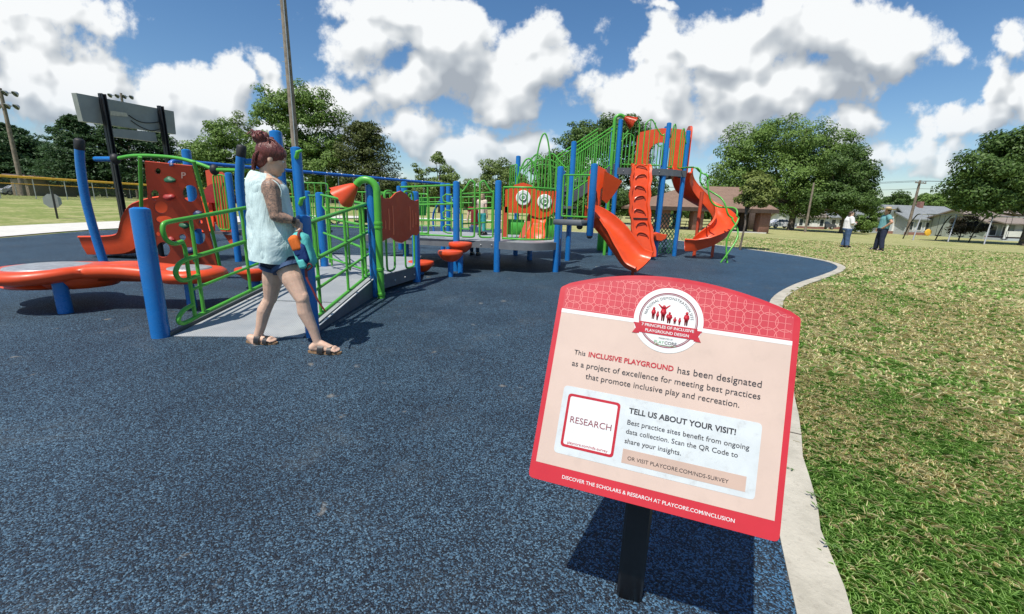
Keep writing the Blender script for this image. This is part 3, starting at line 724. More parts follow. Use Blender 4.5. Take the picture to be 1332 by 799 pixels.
mb = MB(); flat(mb, ri, .3, 1.2); mb.build('code_field', M['s_white'], panel, 35, True)
mb = MB(); flat(mb, [(235, 94), (527, 94), (527, 130), (235, 130)], .3, 1.3); mb.build('address_strip', M['s_tan'], panel, 35, True)
EC = (301, 482)
def circ(r, n=64): return [(EC[0]+r*math.cos(2*math.pi*i/n), EC[1]+r*math.sin(2*math.pi*i/n)) for i in range(n)]
mb = MB(); flat(mb, circ(88), 0, 1.4); emblem = mb.build('emblem', M['s_white'], panel, 35, True)
mb = MB(); ringpoly(mb, circ(74.5), circ(71.8), 0, 1.8); ringpoly(mb, circ(70.6), circ(68.9), 0, 1.8); mb.build('emblem_ring', M['s_maroon'], panel, None, True)
# ribbon
rb = [(228, 470), (376, 470), (376, 440), (228, 440)]
mb = MB(); flat(mb, [(214, 465), (232, 465), (232, 436), (214, 436), (222, 450.5)], .5, 2.0); flat(mb, [(388, 465), (370, 465), (370, 436), (388, 436), (380, 450.5)], .5, 2.0)
flat(mb, rb, .8, 2.6); mb.build('emblem_ribbon', M['s_crimson'], panel, 35, True)
# family silhouettes
mb = MB()
def figure(u, v0, h, w=1.0, arms=0):
    hd = h*0.105
    flat(mb, [(u+hd*math.cos(a*math.pi/5), v0+h*0.91+hd*1.15*math.sin(a*math.pi/5)) for a in range(10)], 1, 2.0)
    bw = h*0.15*w
    flat(mb, [(u-bw*.5, v0), (u-bw*.1, v0), (u, v0+h*.35), (u+bw*.15, v0), (u+bw*.6, v0), (u+bw*.75, v0+h*.4), (u+bw*1.15, v0+h*.55), (u+bw*.8, v0+h*.80), (u-bw*.8, v0+h*.80), (u-bw*1.15, v0+h*.55), (u-bw*.75, v0+h*.4)], 1, 1.95)
    if arms: flat(mb, [(u-bw*.6, v0+h*.74), (u+bw*.6, v0+h*.74), (u+bw*2.3, v0+h*1.05), (u+bw*2.0, v0+h*1.08), (u, v0+h*.84), (u-bw*2.0, v0+h*1.08), (u-bw*2.3, v0+h*1.05)], 1, 1.9)
for a in [(262,480,32,1.1),(273,478,24,1.),(287,478,42,1.1,1),(303,474,30,1.6),(318,474,19,1.4),(330,473,20,1.1),(346,474,36,1.2)]: figure(*a)
mb.build('emblem_figures', M['s_crimson'], panel, None, True)
# circle pattern on the header band
mb = MB()
def inhdr(u, v):
    return 17 < u < 592 and 476 < v < archv(u)-13 and (u-EC[0])**2+(v-EC[1])**2 > 89**2
def stroke(pts, wd=0.75):
    run = []
    for p in pts + [None]:
        if p is not None and inhdr(*p): run.append(p); continue
        if len(run) > 1:
            vs = []; fs = []
            for i, q in enumerate(run):
                a = Vector(run[max(i-1, 0)]); b = Vector(run[min(i+1, len(run)-1)]); t = (b-a).normalized(); nx, ny = -t.y*wd, t.x*wd
                vs += [SP(q[0]+nx, q[1]+ny, .55), SP(q[0]-nx, q[1]-ny, .55)]
                if i: k = 2*i; fs.append((k-2, k-1, k+1, k))
            mb.add(vs, fs)
        run = []
for iy in range(-1, 5):
    for ix in range(0, 17):
        cu = 6+ix*38; cv = 478 + iy*38
        if (ix+iy) % 1 == 0: stroke([(cu+22*math.cos(2*math.pi*i/40), cv+22*math.sin(2*math.pi*i/40)) for i in range(41)])
for ix in range(0, 17): stroke([(6+ix*38, 476+i*3) for i in range(45)], .6)
for iy in range(0, 4): stroke([(16+i*3, 478+iy*38) for i in range(195)], .6)
mb.build('circle_pattern', M['s_line'], panel, None, True)
# lettering
def text_mesh(body, bold=0.0):
    c = bpy.data.curves.new('t', 'FONT'); c.body = body; c.size = 1.0; c.offset = bold; c.resolution_u = 3; c.fill_mode = 'FRONT'
    o = bpy.data.objects.new('t', c); COL.objects.link(o)
    bpy.context.view_layer.update()
    dg = bpy.context.evaluated_depsgraph_get(); me = bpy.data.meshes.new_from_object(o.evaluated_get(dg))
    V = [tuple(v.co) for v in me.vertices]; Fs = [tuple(p.vertices) for p in me.polygons]
    bpy.data.objects.remove(o); bpy.data.curves.remove(c); bpy.data.meshes.remove(me)
    return V, Fs
ARC = MB()
def write(body, u0, u1, vc, ink, bold=0.0, w=1.7, slope=0.0):
    V, Fs = text_mesh(body, bold)
    x0 = min(v[0] for v in V); x1 = max(v[0] for v in V); s = (u1-u0)/(x1-x0)
    q = MB(); q.add([SP(u0+(v[0]-x0)*s, vc+(v[1]-0.34)*s, w) for v in V], Fs); q.build('lettering', M[ink], panel, None)
# mixed line
write('This', 69, 100, 357, 's_ink'); write('INCLUSIVE PLAYGROUND', 109, 331, 357, 's_crimson', 0.022); write('has been designated', 341, 538, 356, 's_ink')
write('as a project of excellence for meeting best practices', 68, 538, 326, 's_ink')
write('that promote inclusive play and recreation.', 110, 494, 297, 's_ink')
write('TELL US ABOUT YOUR VISIT!', 236, 493, 229, 's_ink', 0.024)
write('Best practice sites benefit from ongoing', 236, 526, 199, 's_ink', 0.004); write('data collection. Scan the QR Code to', 236, 503, 175.5, 's_ink', 0.004); write('share your insights.', 236, 375, 151, 's_ink', 0.004)
write('OR VISIT PLAYCORE.COM/NDS-SURVEY', 249, 489, 109, 's_ink', 0.0, 2.0)
write('DISCOVER THE SCHOLARS & RESEARCH AT PLAYCORE.COM/INCLUSION', 91, 512, 22.5, 's_white', 0.008, 0.7)
write('RESEARCH', 88, 198, 175, 's_maroon', 0.0, 2.0); write('playcore.com/nds-survey', 90, 197, 114, 's_crimson', 0.0, 2.0)
write('7 PRINCIPLES OF INCLUSIVE', 236, 368, 462, 's_white', 0.012, 3.2); write('PLAYGROUND DESIGN', 247, 357, 448, 's_white', 0.012, 3.2)
write('PRESENTED BY', 284, 320, 431.5, 's_ink', 0.0, 2.0); write('PLAY', 274, 299, 421, 's_greenink', 0.0, 2.0); write('CORE', 300, 330, 421, 's_ink', 0.015, 2.0)
mbg = MB(); mbg.add([SP(274, 413, 2), SP(330, 413, 2), SP(330, 414.2, 2), SP(274, 414.2, 2)], [(0, 1, 2, 3)]); mbg.build('underline', M['s_greenink'], panel, None)
# text on the arc
arc = 'NATIONAL DEMONSTRATION SITE'
def adv(sx): 
    V, _ = text_mesh('|'+sx+'|'); return max(v[0] for v in V)
base_w = adv(''); size = 10.2; Rt = 56.5; tot = (adv(arc)-base_w)*size; a0 = math.pi/2 + tot/Rt/2
for i, ch in enumerate(arc):
    if ch == ' ': continue
    V, Fs = text_mesh(ch); x = (adv(arc[:i])-base_w)*size; wch = (max(v[0] for v in V)+min(v[0] for v in V))/2
    a = a0 - (x+wch*size)/Rt; cu, cv = EC[0]+Rt*math.cos(a), EC[1]+Rt*math.sin(a); r = a-math.pi/2
    ARC.add([SP(cu+((v[0]-wch)*math.cos(r)-v[1]*math.sin(r))*size, cv+((v[0]-wch)*math.sin(r)+v[1]*math.cos(r))*size, 2.0) for v in V], Fs)
ARC.build('lettering', M['s_ink'], panel, None)
# ------------------------------------------------------------------ the play structure (one connected thing)
PR = 0.0635
M['edge'] = plain('shaded_deck_edge', (0.13, 0.14, 0.15), 0.55, 0.12, 5)  # deck grey darkened: shade on the front edges is put into the colour
play = thing('play_structure', (0, 8.4, 0), 'large blue, green and orange accessible play structure with ramps, decks, high tower and slides', 'play structure')
def post(x, y, top, r=PR, z0=0.0, parent=play, name='post'):
    mb = MB(); mb.lathe([(r, z0), (r, top-0.03), (r*0.96, top-0.012), (r*0.55, top+0.002)], (x, y, 0), 18)
    return mb.build(name, M['blue'], parent)
P_A = Vector((-3.25, 3.74, 0)); P_B = Vector((-1.91, 3.89, 0)); P_C = Vector((-1.91, 5.78, 0)); P_D = Vector((-1.62, 7.04, 0)); P_E = Vector((-1.13, 8.37, 0))
P_F = Vector((-0.33, 8.43, 0)); P_G = Vector((0.87, 8.66, 0)); P_H = Vector((1.40, 7.95, 0))
P_M = Vector((-3.12, 6.95, 0)); P_N = Vector((-2.80, 5.66, 0)); P_O = Vector((-2.98, 5.55, 0)); P_J = Vector((0.05, 11.6, 0)); P_I = Vector((1.36, 10.7, 0)); P_K = Vector((1.02, 9.7, 0))
T1 = Vector((2.80, 12.34, 0)); T2 = Vector((4.10, 12.29, 0)); T3 = Vector((4.78, 12.64, 0)); T4 = Vector((4.60, 14.0, 0)); T5 = Vector((2.95, 13.9, 0))
for p, t in ((P_B, 1.16), (P_C, 1.52), (P_D, 1.49), (P_E, 1.74), (P_F, 1.78), (P_G, 2.09), (P_M, 1.43), (P_N, 1.95), (P_J, 2.60), (P_I, 2.86), (P_K, 2.10),
             (T1, 3.70), (T2, 3.64), (T3, 3.52), (T4, 3.86), (T5, 3.75)): post(p.x, p.y, t)
post(P_A.x, P_A.y, 1.19, 0.074); post(P_O.x, P_O.y, 2.12, 0.072)
# hanging post of the transfer platform with a black foot
mb = MB(); mb.lathe([(PR*0.6, 0.80), (PR, 0.83), (PR, 2.06), (PR*0.96, 2.08), (PR*0.5, 2.092)], (P_H.x, P_H.y, 0), 18); hp = mb.build('post', M['blue'], play)
mb = MB(); mb.ell((P_H.x, P_H.y, 0.805), (0.055, 0.055, 0.045)); mb.build('foot_cap', M['black'], hp)
for x, y, t in ((-5.75, 8.8, 1.80), (-5.5, 9.25, 1.80), (-5.16, 6.95, 2.02), (-3.97, 8.3, 1.48), (-2.3, 9.05, 1.74), (-3.25, 12.2, 1.78), (-3.45, 10.9, 1.80), (-2.02, 12.1, 1.88), (-1.84, 12.0, 1.88), (-1.6, 11.0, 0.6), (0.4, 10.6, 0.6)): post(x, y, t)

# --- ramp from the rubber up to the first landing
RZ0, RZ1 = 0.025, 0.25
def ramp_z(y): return RZ0 + (RZ1-RZ0)*min(1, max(0, (y-3.78)/(5.85-3.78)))
A0, B0 = Vector((-3.16, 3.76, RZ0)), Vector((-1.98, 3.84, RZ0)); A1, B1 = Vector((-3.10, 5.85, RZ1)), Vector((-1.98, 5.85, RZ1))
mb = MB(); mb.prism([A0, B0, B1, A1], (0, 0, -0.03)); ramp = mb.build('ramp', M['ramp'], play, 30, True)
mb = MB(); mb.box((-2.57, 4.83, 0.14+0.003), (1.1, 0.012, 0.004)); 
mb.build('ramp_seam', M['steel'], ramp)
def stringer(a, b, h, t=0.035, mat='skirt', name='ramp_stringer', lip=0.03, ground=True):
    """edge beam below a ramp or deck edge a-b (points on the walking surface)"""
    a, b = Vector(a), Vector(b); d = (b-a); s = Vector((d.y, -d.x, 0)).normalized()*t
    la = a+Vector((0, 0, lip)); lb = b+Vector((0, 0, lip))
    za = Vector((a.x, a.y, max(0.0, a.z-h))); zb = Vector((b.x, b.y, max(0.0, b.z-h)))
    mb = MB(); mb.prism([la, lb, zb, za], s); ob = mb.build(name, M[mat], play, 30, True)
    return ob
stringer(B0+Vector((0.02, 0, 0)), B1+Vector((0.02, 0, 0)), 0.25)
stringer(A1+Vector((-0.02, 0, 0)), A0+Vector((-0.02, 0, 0)), 0.25)
mb = MB()
for s, (a, b) in ((1, (B0, B1)),):
    q = Vector((0.064, 0, 0.036)); mb.tube([a+q, b+q], 0.008, 6)
mb.build('ramp_edge_trim', M['white'], ramp)
# landing
land = [Vector((-3.10, 5.853, RZ1)), Vector((-1.97, 5.853, RZ1)), Vector((-1.66, 7.02, RZ1)), Vector((-1.9, 8.6, RZ1)), Vector((-4.0, 8.6, RZ1)), Vector((-3.2, 6.9, RZ1))]
mb = MB(); mb.prism(land, (0, 0, -0.03)); mb.build('deck', M['deck'], play, 30, True)
stringer(land[1]+Vector((0.02, 0, 0)), land[2]+Vector((0.02, 0, 0)), 0.17, 0.03)
stringer(land[2], land[3], 0.17, 0.03)
# middle deck
MZ = 0.62
midd = [Vector((-3.3, 9.25, MZ)), Vector((-1.2, 8.45, MZ)), Vector((-0.33, 8.45, MZ)), Vector((0.87, 8.66, MZ)), Vector((1.05, 9.8, MZ)), Vector((0.1, 11.4, MZ)), Vector((-1.9, 11.4, MZ)), Vector((-3.3, 10.6, MZ))]
mb = MB(); mb.prism(midd, (0, 0, -0.03)); mb.build('deck', M['deck'], play, 30, True)
def edge_band(pts, h, t=0.03, mat='deck', name='deck_edge'):
    mat = 'edge' if mat == 'deck' else mat
    mb = MB()
    rings = []
    for i, p in enumerate(pts):
        p = Vector(p); a = Vector(pts[max(i-1, 0)]); b = Vector(pts[min(i+1, len(pts)-1)]); d = b-a; s = Vector((d.y, -d.x, 0)).normalized()*t
        rings.append([p+Vector((0, 0, .008)), p+s+Vector((0, 0, .004)), p+s+Vector((0, 0, -h)), p+Vector((0, 0, -h))])
    mb.loft(rings); return mb.build(name, M[mat], play, 30, True)
edge_band([midd[0], midd[1], midd[2]], 0.13)
bow = [lerp(P_F, P_G, t) + Vector((0.16, -0.98, 0)).normalized()*0.30*math.sin(math.pi*t) + Vector((0, 0, MZ)) for t in [i/14 for i in range(15)]]
mb = MB(); mb.prism(bow, (0, 0, -0.03)); mb.build('deck', M['deck'], play, 30, True)
edge_band(bow, 0.14)
stringer(midd[3], midd[4], 0.13, 0.03); 

# --- rails
GR = 0.021
def rail_panel(a, b, zb0, zt0, zb1, zt1, bars, r=0.016, name='guardrail', rows=(), corner=0.06, rbar=None):
    """welded panel: rounded outer frame and vertical bars between plan points a, b"""
    a = Vector((a[0], a[1], 0)); b = Vector((b[0], b[1], 0)); mb = MB()
    A_, B_, C_, D_ = a+Vector((0, 0, zb0)), b+Vector((0, 0, zb1)), b+Vector((0, 0, zt1)), a+Vector((0, 0, zt0))
    pts = []
    loop = [A_, B_, C_, D_]
    for i in range(4):
        p = loop[i]; q0 = loop[i-1]; q1 = loop[(i+1) % 4]
        c = min(corner, (p-q0).length*.4, (p-q1).length*.4)
        p0 = p+(q0-p).normalized()*c; p1 = p+(q1-p).normalized()*c
        for t in (0, .33, .66, 1): pts.append(p0*(1-t)**2 + p*2*t*(1-t) + p1*t*t)
    mb.tube(pts, r, 8, closed=True)
    for i in range(bars):
        t = (i+1)/(bars+1); mb.tube([lerp(A_, B_, t), lerp(D_, C_, t)], rbar or r*0.72, 6)
    for f in rows: mb.tube([lerp(A_, D_, f), lerp(B_, C_, f)], r*0.9, 8)
    return mb.build(name, M['green'], play)
def pipe(pts, r=GR, name='rail', parent=play, n=10, mat='green'):
    mb = MB(); mb.tube(pts, r, n); return mb.build(name, M[mat], parent)
def ramp_rail(p0, p1, name='ramp_rail', zoff=0.0, s0=0.0, s1=1.0):
    """ramp handrail set: top rail, two handrails with a returned end, bottom rail and uprights"""
    mb = MB(); d = (p1-p0); L = d.length; e = d/L; up = Vector((0, 0, 1))
    def q(t, h): return p0 + e*t + up*h
    top, hr1, hr2, low = 1.03, 0.66, 0.36, 0.085
    # top rail with a hooked near end
    mb.tube(spline([q(0.22, top-0.20), q(0.12, top-0.20), q(0.045, top-0.15), q(0.02, top-0.07), q(0.04, top-0.012), q(0.10, top)], 5)+[q(L, top)], GR, 10)
    mb.tube([q(0.22, top-.20), q(0.24, top-0.26), q(0.24, low+.02)], GR*.85, 8)
    # handrail with returned loop end
    lp = [q(L, hr1)]+spline([q(0.24, hr1), q(0.14, hr1-0.025), q(0.09, hr1-0.09), q(0.12, hr1-0.16), q(0.20, hr1-0.19), q(0.36, hr1-0.187)], 5)
    mb.tube(lp, GR*1.05, 10)
    mb.tube([q(0.24, hr2), q(L, hr2)], GR*0.75, 8)
    mb.tube(spline([q(0.24, low+.13), q(0.11, low+0.115), q(0.04, low+0.06), q(0.06, low+.01), q(0.14, low-.005), q(0.3, low)], 5)+[q(L, low)], GR, 10)
    for t in (0.36, 1.12, L-0.28, L-0.16): mb.tube([q(t, low), q(t, top)], GR*.8, 8)
    return mb.build(name, M['green'], play)
ramp_rail(A0+Vector((0.03, 0.02, 0)), A1+Vector((0.03, -0.1, 0))); ramp_rail(B0+Vector((0.0, 0.05, 0)), B1+Vector((0.0, -0.05, 0)))
# rails of the landing from the far post towards the ramp post, three bars high
mb = MB()
e0 = Vector((-3.05, 6.85, 0)); e1 = Vector((-2.02, 5.86, 0))
for za, zb in ((1.39, 1.27), (1.05, 0.98), (0.80, 0.66)):
    mb.tube([e0+Vector((0, 0, za)), e1+Vector((0, 0, zb))], GR*.9, 8)
mb.tube([e0+Vector((0.06, -.06, 1.38)), e0+Vector((0.03, -.03, 1.22)), e0+Vector((0.12, -.12, 1.15)), e0+Vector((0.12, -.12, 0.34))], GR*.8, 8)
for t in (0.16, 0.60, 0.9): mb.tube([lerp(e0, e1, t)+Vector((0, 0, 0.30)), lerp(e0, e1, t)+Vector((0, 0, 1.39-.12*t))], GR*.75, 8)
mb.tube([e0+Vector((0.0, 0, 0.42)), e1+Vector((0, 0, 0.36))], GR*.8, 8)
mb.build('ramp_rail', M['green'], play)
# far guard panels behind the landing
rail_panel((-4.0, 8.4), (-3.2, 7.05), 0.42, 1.40, 0.40, 1.38, 3, rows=(0.62,))
rail_panel((-4.3, 9.9), (-2.4, 9.2), 0.75, 1.52, 0.75, 1.52, 7, rows=(0.55,))
rail_panel((-3.45, 10.9), (-2.3, 9.1), 0.72, 1.52, 0.72, 1.52, 5, rows=())
rail_panel((-3.25, 12.2), (-2.05, 12.1), 0.72, 1.45, 0.72, 1.5, 6, rows=(0.85,))
rail_panel((-2.2, 9.0), (-1.75, 8.75), 0.72, 1.5, 0.72, 1.5, 2)
rail_panel((-1.66, 11.35), (-0.6, 11.35), 0.7, 1.5, 0.7, 1.55, 6, rows=(0.82,))
# four-bar guard between the drum-panel post and the next post
mb = MB(); d0 = Vector((-2.3, 8.78, 0)); d1 = P_E+Vector((-0.05, 0.0, 0))
for za, zb in ((1.62, 1.67), (1.27, 1.32), (0.97, 1.01), (0.70, 0.705)): mb.tube([d0+Vector((0, 0, za)), d1+Vector((0, 0, zb))], GR*.85, 8)
for t in (0.52,): mb.tube([lerp(d0, d1, t)+Vector((0, 0, 0.68)), lerp(d0, d1, t)+Vector((0, 0, 1.63))], GR*.8, 8)
for k, h in enumerate((1.42, 1.12, 0.84)):
    c = lerp(d0, d1, 0.86)+Vector((0, 0, h)); mb.tube([c+Vector((.11, 0, .07)), c+Vector((0.0, 0, .075)), c+Vector((-.06, 0, 0.03)), c+Vector((-.05, 0, -.05)), c+Vector((.03, 0, -.08)), c+Vector((.11, 0, -.08))], GR*.7, 8)
mb.build('guardrail', M['green'], play)
# looped gateway panels between posts E and F
def loop_gate(p, q, z0, z1, hump, parent=play, name='gate_panel', bars=0, flip=False):
    """inverted-U panel with a humped top falling to the post side"""
    p, q = Vector((p[0], p[1], 0)), Vector((q[0], q[1], 0)); mb = MB()
    def at_(t, z): return lerp(p, q, t)+Vector((0, 0, z))
    ctrl = [at_(0, z0), at_(0, z1-0.06), at_(0, z1), at_(0.12, z1-0.02), at_(0.40, z1+hump*0.4), at_(0.68, z1+hump), at_(0.93, z1+hump*0.85), at_(1, z1+hump*0.3), at_(1, z0+0.1), at_(0.94, z0+0.02), at_(0.8, z0), at_(0.08, z0)]
    mb.tube(spline(ctrl, 4), 0.018, 8)
    for i in range(bars):
        t = (i+1)/(bars+1); mb.tube([at_(t, z0), at_(t, z1+hump*(0.1+0.9*smooth(0, .7, t)))], 0.011, 6)
    return mb.build(name, M['green'], parent)
gE, gF = P_E+Vector((0.09, 0, 0)), P_F+Vector((-0.09, 0, 0))
loop_gate(gE, lerp(gE, gF, 0.42), 0.70, 1.58, 0.18); loop_gate(gF, lerp(gE, gF, 0.58), 0.70, 1.58, 0.18)
mb = MB(); h0 = gE+Vector((0, 0.25, 0)); h1 = gF+Vector((0, 0.35, 0))
for z in (1.52, 1.22, 0.94): mb.tube([h0+Vector((0, 0, z)), h1+Vector((0, 0, z+0.05))], GR*.75, 8)
mb.build('rail', M['green'], play)
# bowed barrier of the round deck
bw = [lerp(P_F+Vector((.10, 0, 0)), P_G+Vector((-0.10, 0, 0)), t) + Vector((0.16, -0.98, 0)).normalized()*0.27*math.sin(math.pi*t) for t in [i/12 for i in range(13)]]
mb = MB()
mb.tube([p+Vector((0, 0, 1.66)) for p in bw], 0.020, 8); mb.tube([p+Vector((0, 0, 0.69)) for p in bw], 0.020, 8)
for p in bw: mb.tube([p+Vector((0, 0, 0.69)), p+Vector((0, 0, 1.66))], 0.012, 6)
mb.build('bowed_barrier', M['green'], play)
# --- eye panel
M['mirror'] = plain('cloudy_green_lens', (0.22, 0.30, 0.25), 0.35, 0.3, 25)
EY = 9.55; ex0, ex1 = -0.22, 1.02
mb = MB(); pl = [(ex0, 1.30), (0.30, 1.30), (0.36, 1.26), (0.56, 1.20), (0.78, 1.26), (0.84, 1.34), (ex1, 1.34), (ex1, 1.80), (0.62, 1.78), (0.46, 1.80), (0.34, 1.90), (0.16, 1.95), (-0.02, 1.90), (-0.10, 1.82), (ex0, 1.79)]
mb.prism([(x, EY, z-.13) for x, z in pl], (0, 0.05, 0)); eyep = mb.build('face_panel', M['orange'], play, 30, True)
for (x, z, r) in ((0.175, 1.50, 0.16), (0.645, 1.43, 0.16)):
    mb = MB(); mb.lathe([(r, 0.0), (r, 0.025), (r*.93, 0.035), (r*.60, 0.035), (r*.55, 0.02), (r*.55, 0.0)], (x, EY-.002, z), 28, (0, -1, 0)); ey = mb.build('eye_ring', M['white'], eyep)
    mb = MB(); mb.ell((x, EY-0.01, z), (r*.56, 0.05, r*.56), 20, 10); mb.build('eye_dome', M['mirror'], ey); mb = MB(); mb.tube([(x+r*.30*math.cos(a), EY-.055, z+r*.30*math.sin(a)) for a in [2*math.pi*k/20 for k in range(20)]], .012, 6, closed=True); mb.build('lens_ring', M['white'], ey)
mb = MB(); mb.box((0.0, EY+.12, 0.86), (0.44, 0.05, 0.34), 0, .01); mb.build('play_panel', M['green_panel'], play)
mb = MB(); mb.box((0.82, EY+.12, 0.86), (0.42, 0.05, 0.40), 0, .01); mb.build('play_panel', M['green_panel'], play)
# wavy orange climbing slab behind the barrier
mb = MB(); rings = []
for i in range(15):
    t = i/14; z = 1.30-0.68*t; y = EY+0.35-0.75*t; xc = 0.60-0.16*t; w = 0.19+0.03*math.sin(9*t); bm = 0.035*math.sin(14*t)
    rings.append([(xc-w, y+bm, z), (xc-w*.9, y-.07, z), (xc-w*.7, y-.02+bm, z), (xc+w*.7, y-.02+bm, z), (xc+w*.9, y-.07, z), (xc+w, y+bm, z), (xc+w*.8, y+.06, z), (xc-w*.8, y+.06, z)])
mb.loft(rings); mb.build('climbing_slab', M['orange'], play, 50, True)
mb = MB(); mb.prism([(0.10, EY-.05, 0.64), (0.22, EY-.05, 0.64), (0.52, EY+.2, 1.34), (0.38, EY+.2, 1.34)], (0, .04, 0)); mb.build('slide_side', M['brick'], play, 30, True)
mb = MB(); mb.prism([(-0.28, EY, 0.64), (-0.14, EY, 0.64), (-0.14, EY, 1.3), (-0.28, EY, 1.3)], (0, .04, 0)); mb.build('side_panel', M['brick'], play, 30, True)
# tall green hoops
def hoop(c, w, z0, z1, r=0.02):
    c = Vector(c); pts = []
    for i in range(25):
        a = math.pi*(1-i/24); pts.append(c+Vector((math.cos(a)*w*(0.72+0.28*(1-math.sin(a))), 0, 0))+Vector((0, 0, z0+(z1-z0)*math.sin(a)**0.72)))
    return pipe(pts, r, 'hoop')
hoop((0.28, 10.3, 0), 0.27, 1.55, 2.40); hoop((0.66, 10.9, 0), 0.22, 1.6, 3.05)
# second-level deck with wavy panels behind
DZ = 1.36
dk = [Vector((0.0, 10.5, DZ)), Vector((1.36, 10.3, DZ)), Vector((1.62, 11.4, DZ)), Vector((1.45, 12.0, DZ)), Vector((1.0, 12.6, DZ)), Vector((0.0, 11.7, DZ))]
mb = MB(); mb.prism(dk, (0, 0, -0.06)); mb.build('deck', M['skirt'], play, 30, True)
loop_gate((0.10, 11.5), (0.66, 11.2), 1.36, 2.30, 0.30, bars=5); loop_gate((1.28, 10.85), (0.74, 11.1), 1.36, 2.30, 0.30, bars=5)
rail_panel((-0.15, 11.7), (0.02, 11.2), 1.36, 2.35, 1.36, 2.35, 2)
mb = MB(); ar = arc_pts((0.75, 11.9, 1.95), 0.62, math.pi*0.86, math.pi*0.14, 12, (1, 0, 0), (0, 0, 1)); mb.tube(ar, .018, 8); mb.tube([p-Vector((0, 0, .14)) for p in ar], .014, 8)
for p in ar[1:-1:2]: mb.tube([p, (p.x, p.y, 1.36)], .011, 6)
mb.build('arched_rail', M['green'], play)
# --- transfer platform, hood and first slide
TZ = 1.09
mb = MB(); mb.box((1.17, 8.32, TZ-0.05), (0.62, 0.62, 0.10), math.radians(-38), .01); mb.build('transfer_platform', M['skirt'], play)
mb = MB(); mb.ell((1.22, 8.05, TZ-0.12), (0.06, 0.06, 0.05)); mb.build('foot_cap', M['black'], play)
rail_panel((0.93, 8.58), (1.36, 8.02), TZ+.06, 1.93, TZ+.06, 1.90, 4, corner=.03)
mb = MB()   # tall orange hood wall with flared top
hood = [(1.50, 1.02), (1.72, 1.02), (1.73, 1.70), (1.86, 1.86), (1.80, 2.08), (1.62, 2.16), (1.50, 2.10), (1.45, 1.9)]
rings = []
for (x, z), k in zip(hood, range(len(hood))): pass
mb.prism([(x, 8.9+0.12*(x-1.5), z) for x, z in hood], (0.05, 0.10, 0)); hoodo = mb.build('slide_hood', M['orange'], play, 30, True)
mb = MB(); mb.prism([(1.74, 8.72, 2.04), (2.12, 8.80, 1.86), (2.0, 8.86, 1.62), (1.86, 8.88, 1.42), (1.74, 8.80, 1.5)], (0.02, 0.05, 0)); mb.build('hood_flap', M['orange'], hoodo, 30, True)
mb = MB(); mb.ell((1.60, 8.86, 1.55), (0.06, 0.03, 0.14), 12, 8); mb.build('hood_window', M['black'], hoodo)
def chute(name, path, width, wall, mat, parent=play, thick=0.03, flare=None, nseg=None, roll=None, wl=None, wr=None):
    """open slide trough swept along a path; section is a rounded U with rolled lips"""
    pts = [Vector(p) for p in path]; rings = []
    for i, p in enumerate(pts):
        a = pts[max(i-1, 0)]; b = pts[min(i+1, len(pts)-1)]; d = (b-a).normalized(); s = Vector((d.y, -d.x, 0)).normalized(); n = s.cross(d).normalized()
        if roll is not None: q = Matrix.Rotation(roll[i], 3, d); s = q @ s; n = q @ n
        w = width if not callable(width) else width(i/(len(pts)-1)); hL = hR = wall if not callable(wall) else wall(i/(len(pts)-1))
        if wl: hL = wl(i/(len(pts)-1))
        if wr: hR = wr(i/(len(pts)-1))
        inner = []; 
        sec = [(-w*.5, hL), (-w*.47, hL*.5), (-w*.40, hL*.14), (-w*.24, 0.01), (0, 0), (w*.24, 0.01), (w*.40, hR*.14), (w*.47, hR*.5), (w*.5, hR)]
        out = [(w*.5+.035, hR+.005), (w*.5+.06, hR-.02), (w*.5+.03, hR-.045), (w*.5+.01, hR*.45-.0), (w*.43, -thick*.4), (w*.26, -thick), (0, -thick*1.1), (-w*.26, -thick), (-w*.43, -thick*.4), (-w*.5-.01, hL*.45), (-w*.5-.03, hL-.045), (-w*.5-.06, hL-.02), (-w*.5-.035, hL+.005)]
        rings.append([p+s*x+n*z for x, z in sec+out])
    mb = MB(); mb.loft(rings); return mb.build(name, M[mat], parent, 55, True)
sl = spline([(1.40, 8.62, 1.10), (1.56, 8.58, 1.07), (1.86, 8.48, 0.84), (2.10, 8.36, 0.56), (2.30, 8.24, 0.34), (2.50, 8.10, 0.27)], 6)
chute('slide', sl, lambda t: 0.56+0.18*t, lambda t: 0.27-0.13*t, 'orange', roll=[0.30*min(1, i/10) for i in range(len(sl))])
mb = MB(); mb.tube([(2.36, 8.3, 0), (2.36, 8.26, 0.30)], 0.03, 8); mb.build('slide_leg', M['brick'], play)
# --- stairs bridge up to the tower
b0, b1 = Vector((1.50, 11.85, 1.58)), Vector((2.72, 12.36, 2.44)); bd = Vector((b1.x-b0.x, b1.y-b0.y, 0)).normalized(); bs = Vector((bd.y, -bd.x, 0))
for s in (0.0, -0.95):
    o_ = bs*s
    mb = MB(); mb.prism([b0+o_+Vector((0, 0, .12)), b1+o_+Vector((0, 0, .12)), b1+o_-Vector((0, 0, .16)), b0+o_-Vector((0, 0, .16))], bs*0.03); mb.build('stair_stringer', M['skirt'], play, 30, True)
    mb = MB(); n_ = 18
    for z in (1.16, 1.06): mb.tube([b0+o_+Vector((0, 0, z)), b1+o_+Vector((0, 0, z))], 0.018, 8)
    mb.tube([b0+o_+Vector((0, 0, .16)), b1+o_+Vector((0, 0, .16))], 0.018, 8)
    for i in range(n_+1): p = lerp(b0, b1, i/n_)+o_; mb.tube([p+Vector((0, 0, .16)), p+Vector((0, 0, 1.07))], 0.013, 6)
    mb.build('stair_rail', M['green'], play)
for i in range(6):
    t = (i+.5)/6; p = lerp(b0, b1, t)-bs*0.46; mb = MB(); mb.box(p, (0.30, 0.90, 0.04), math.atan2(bd.y, bd.x)); mb.build('step', M['skirt'], play)
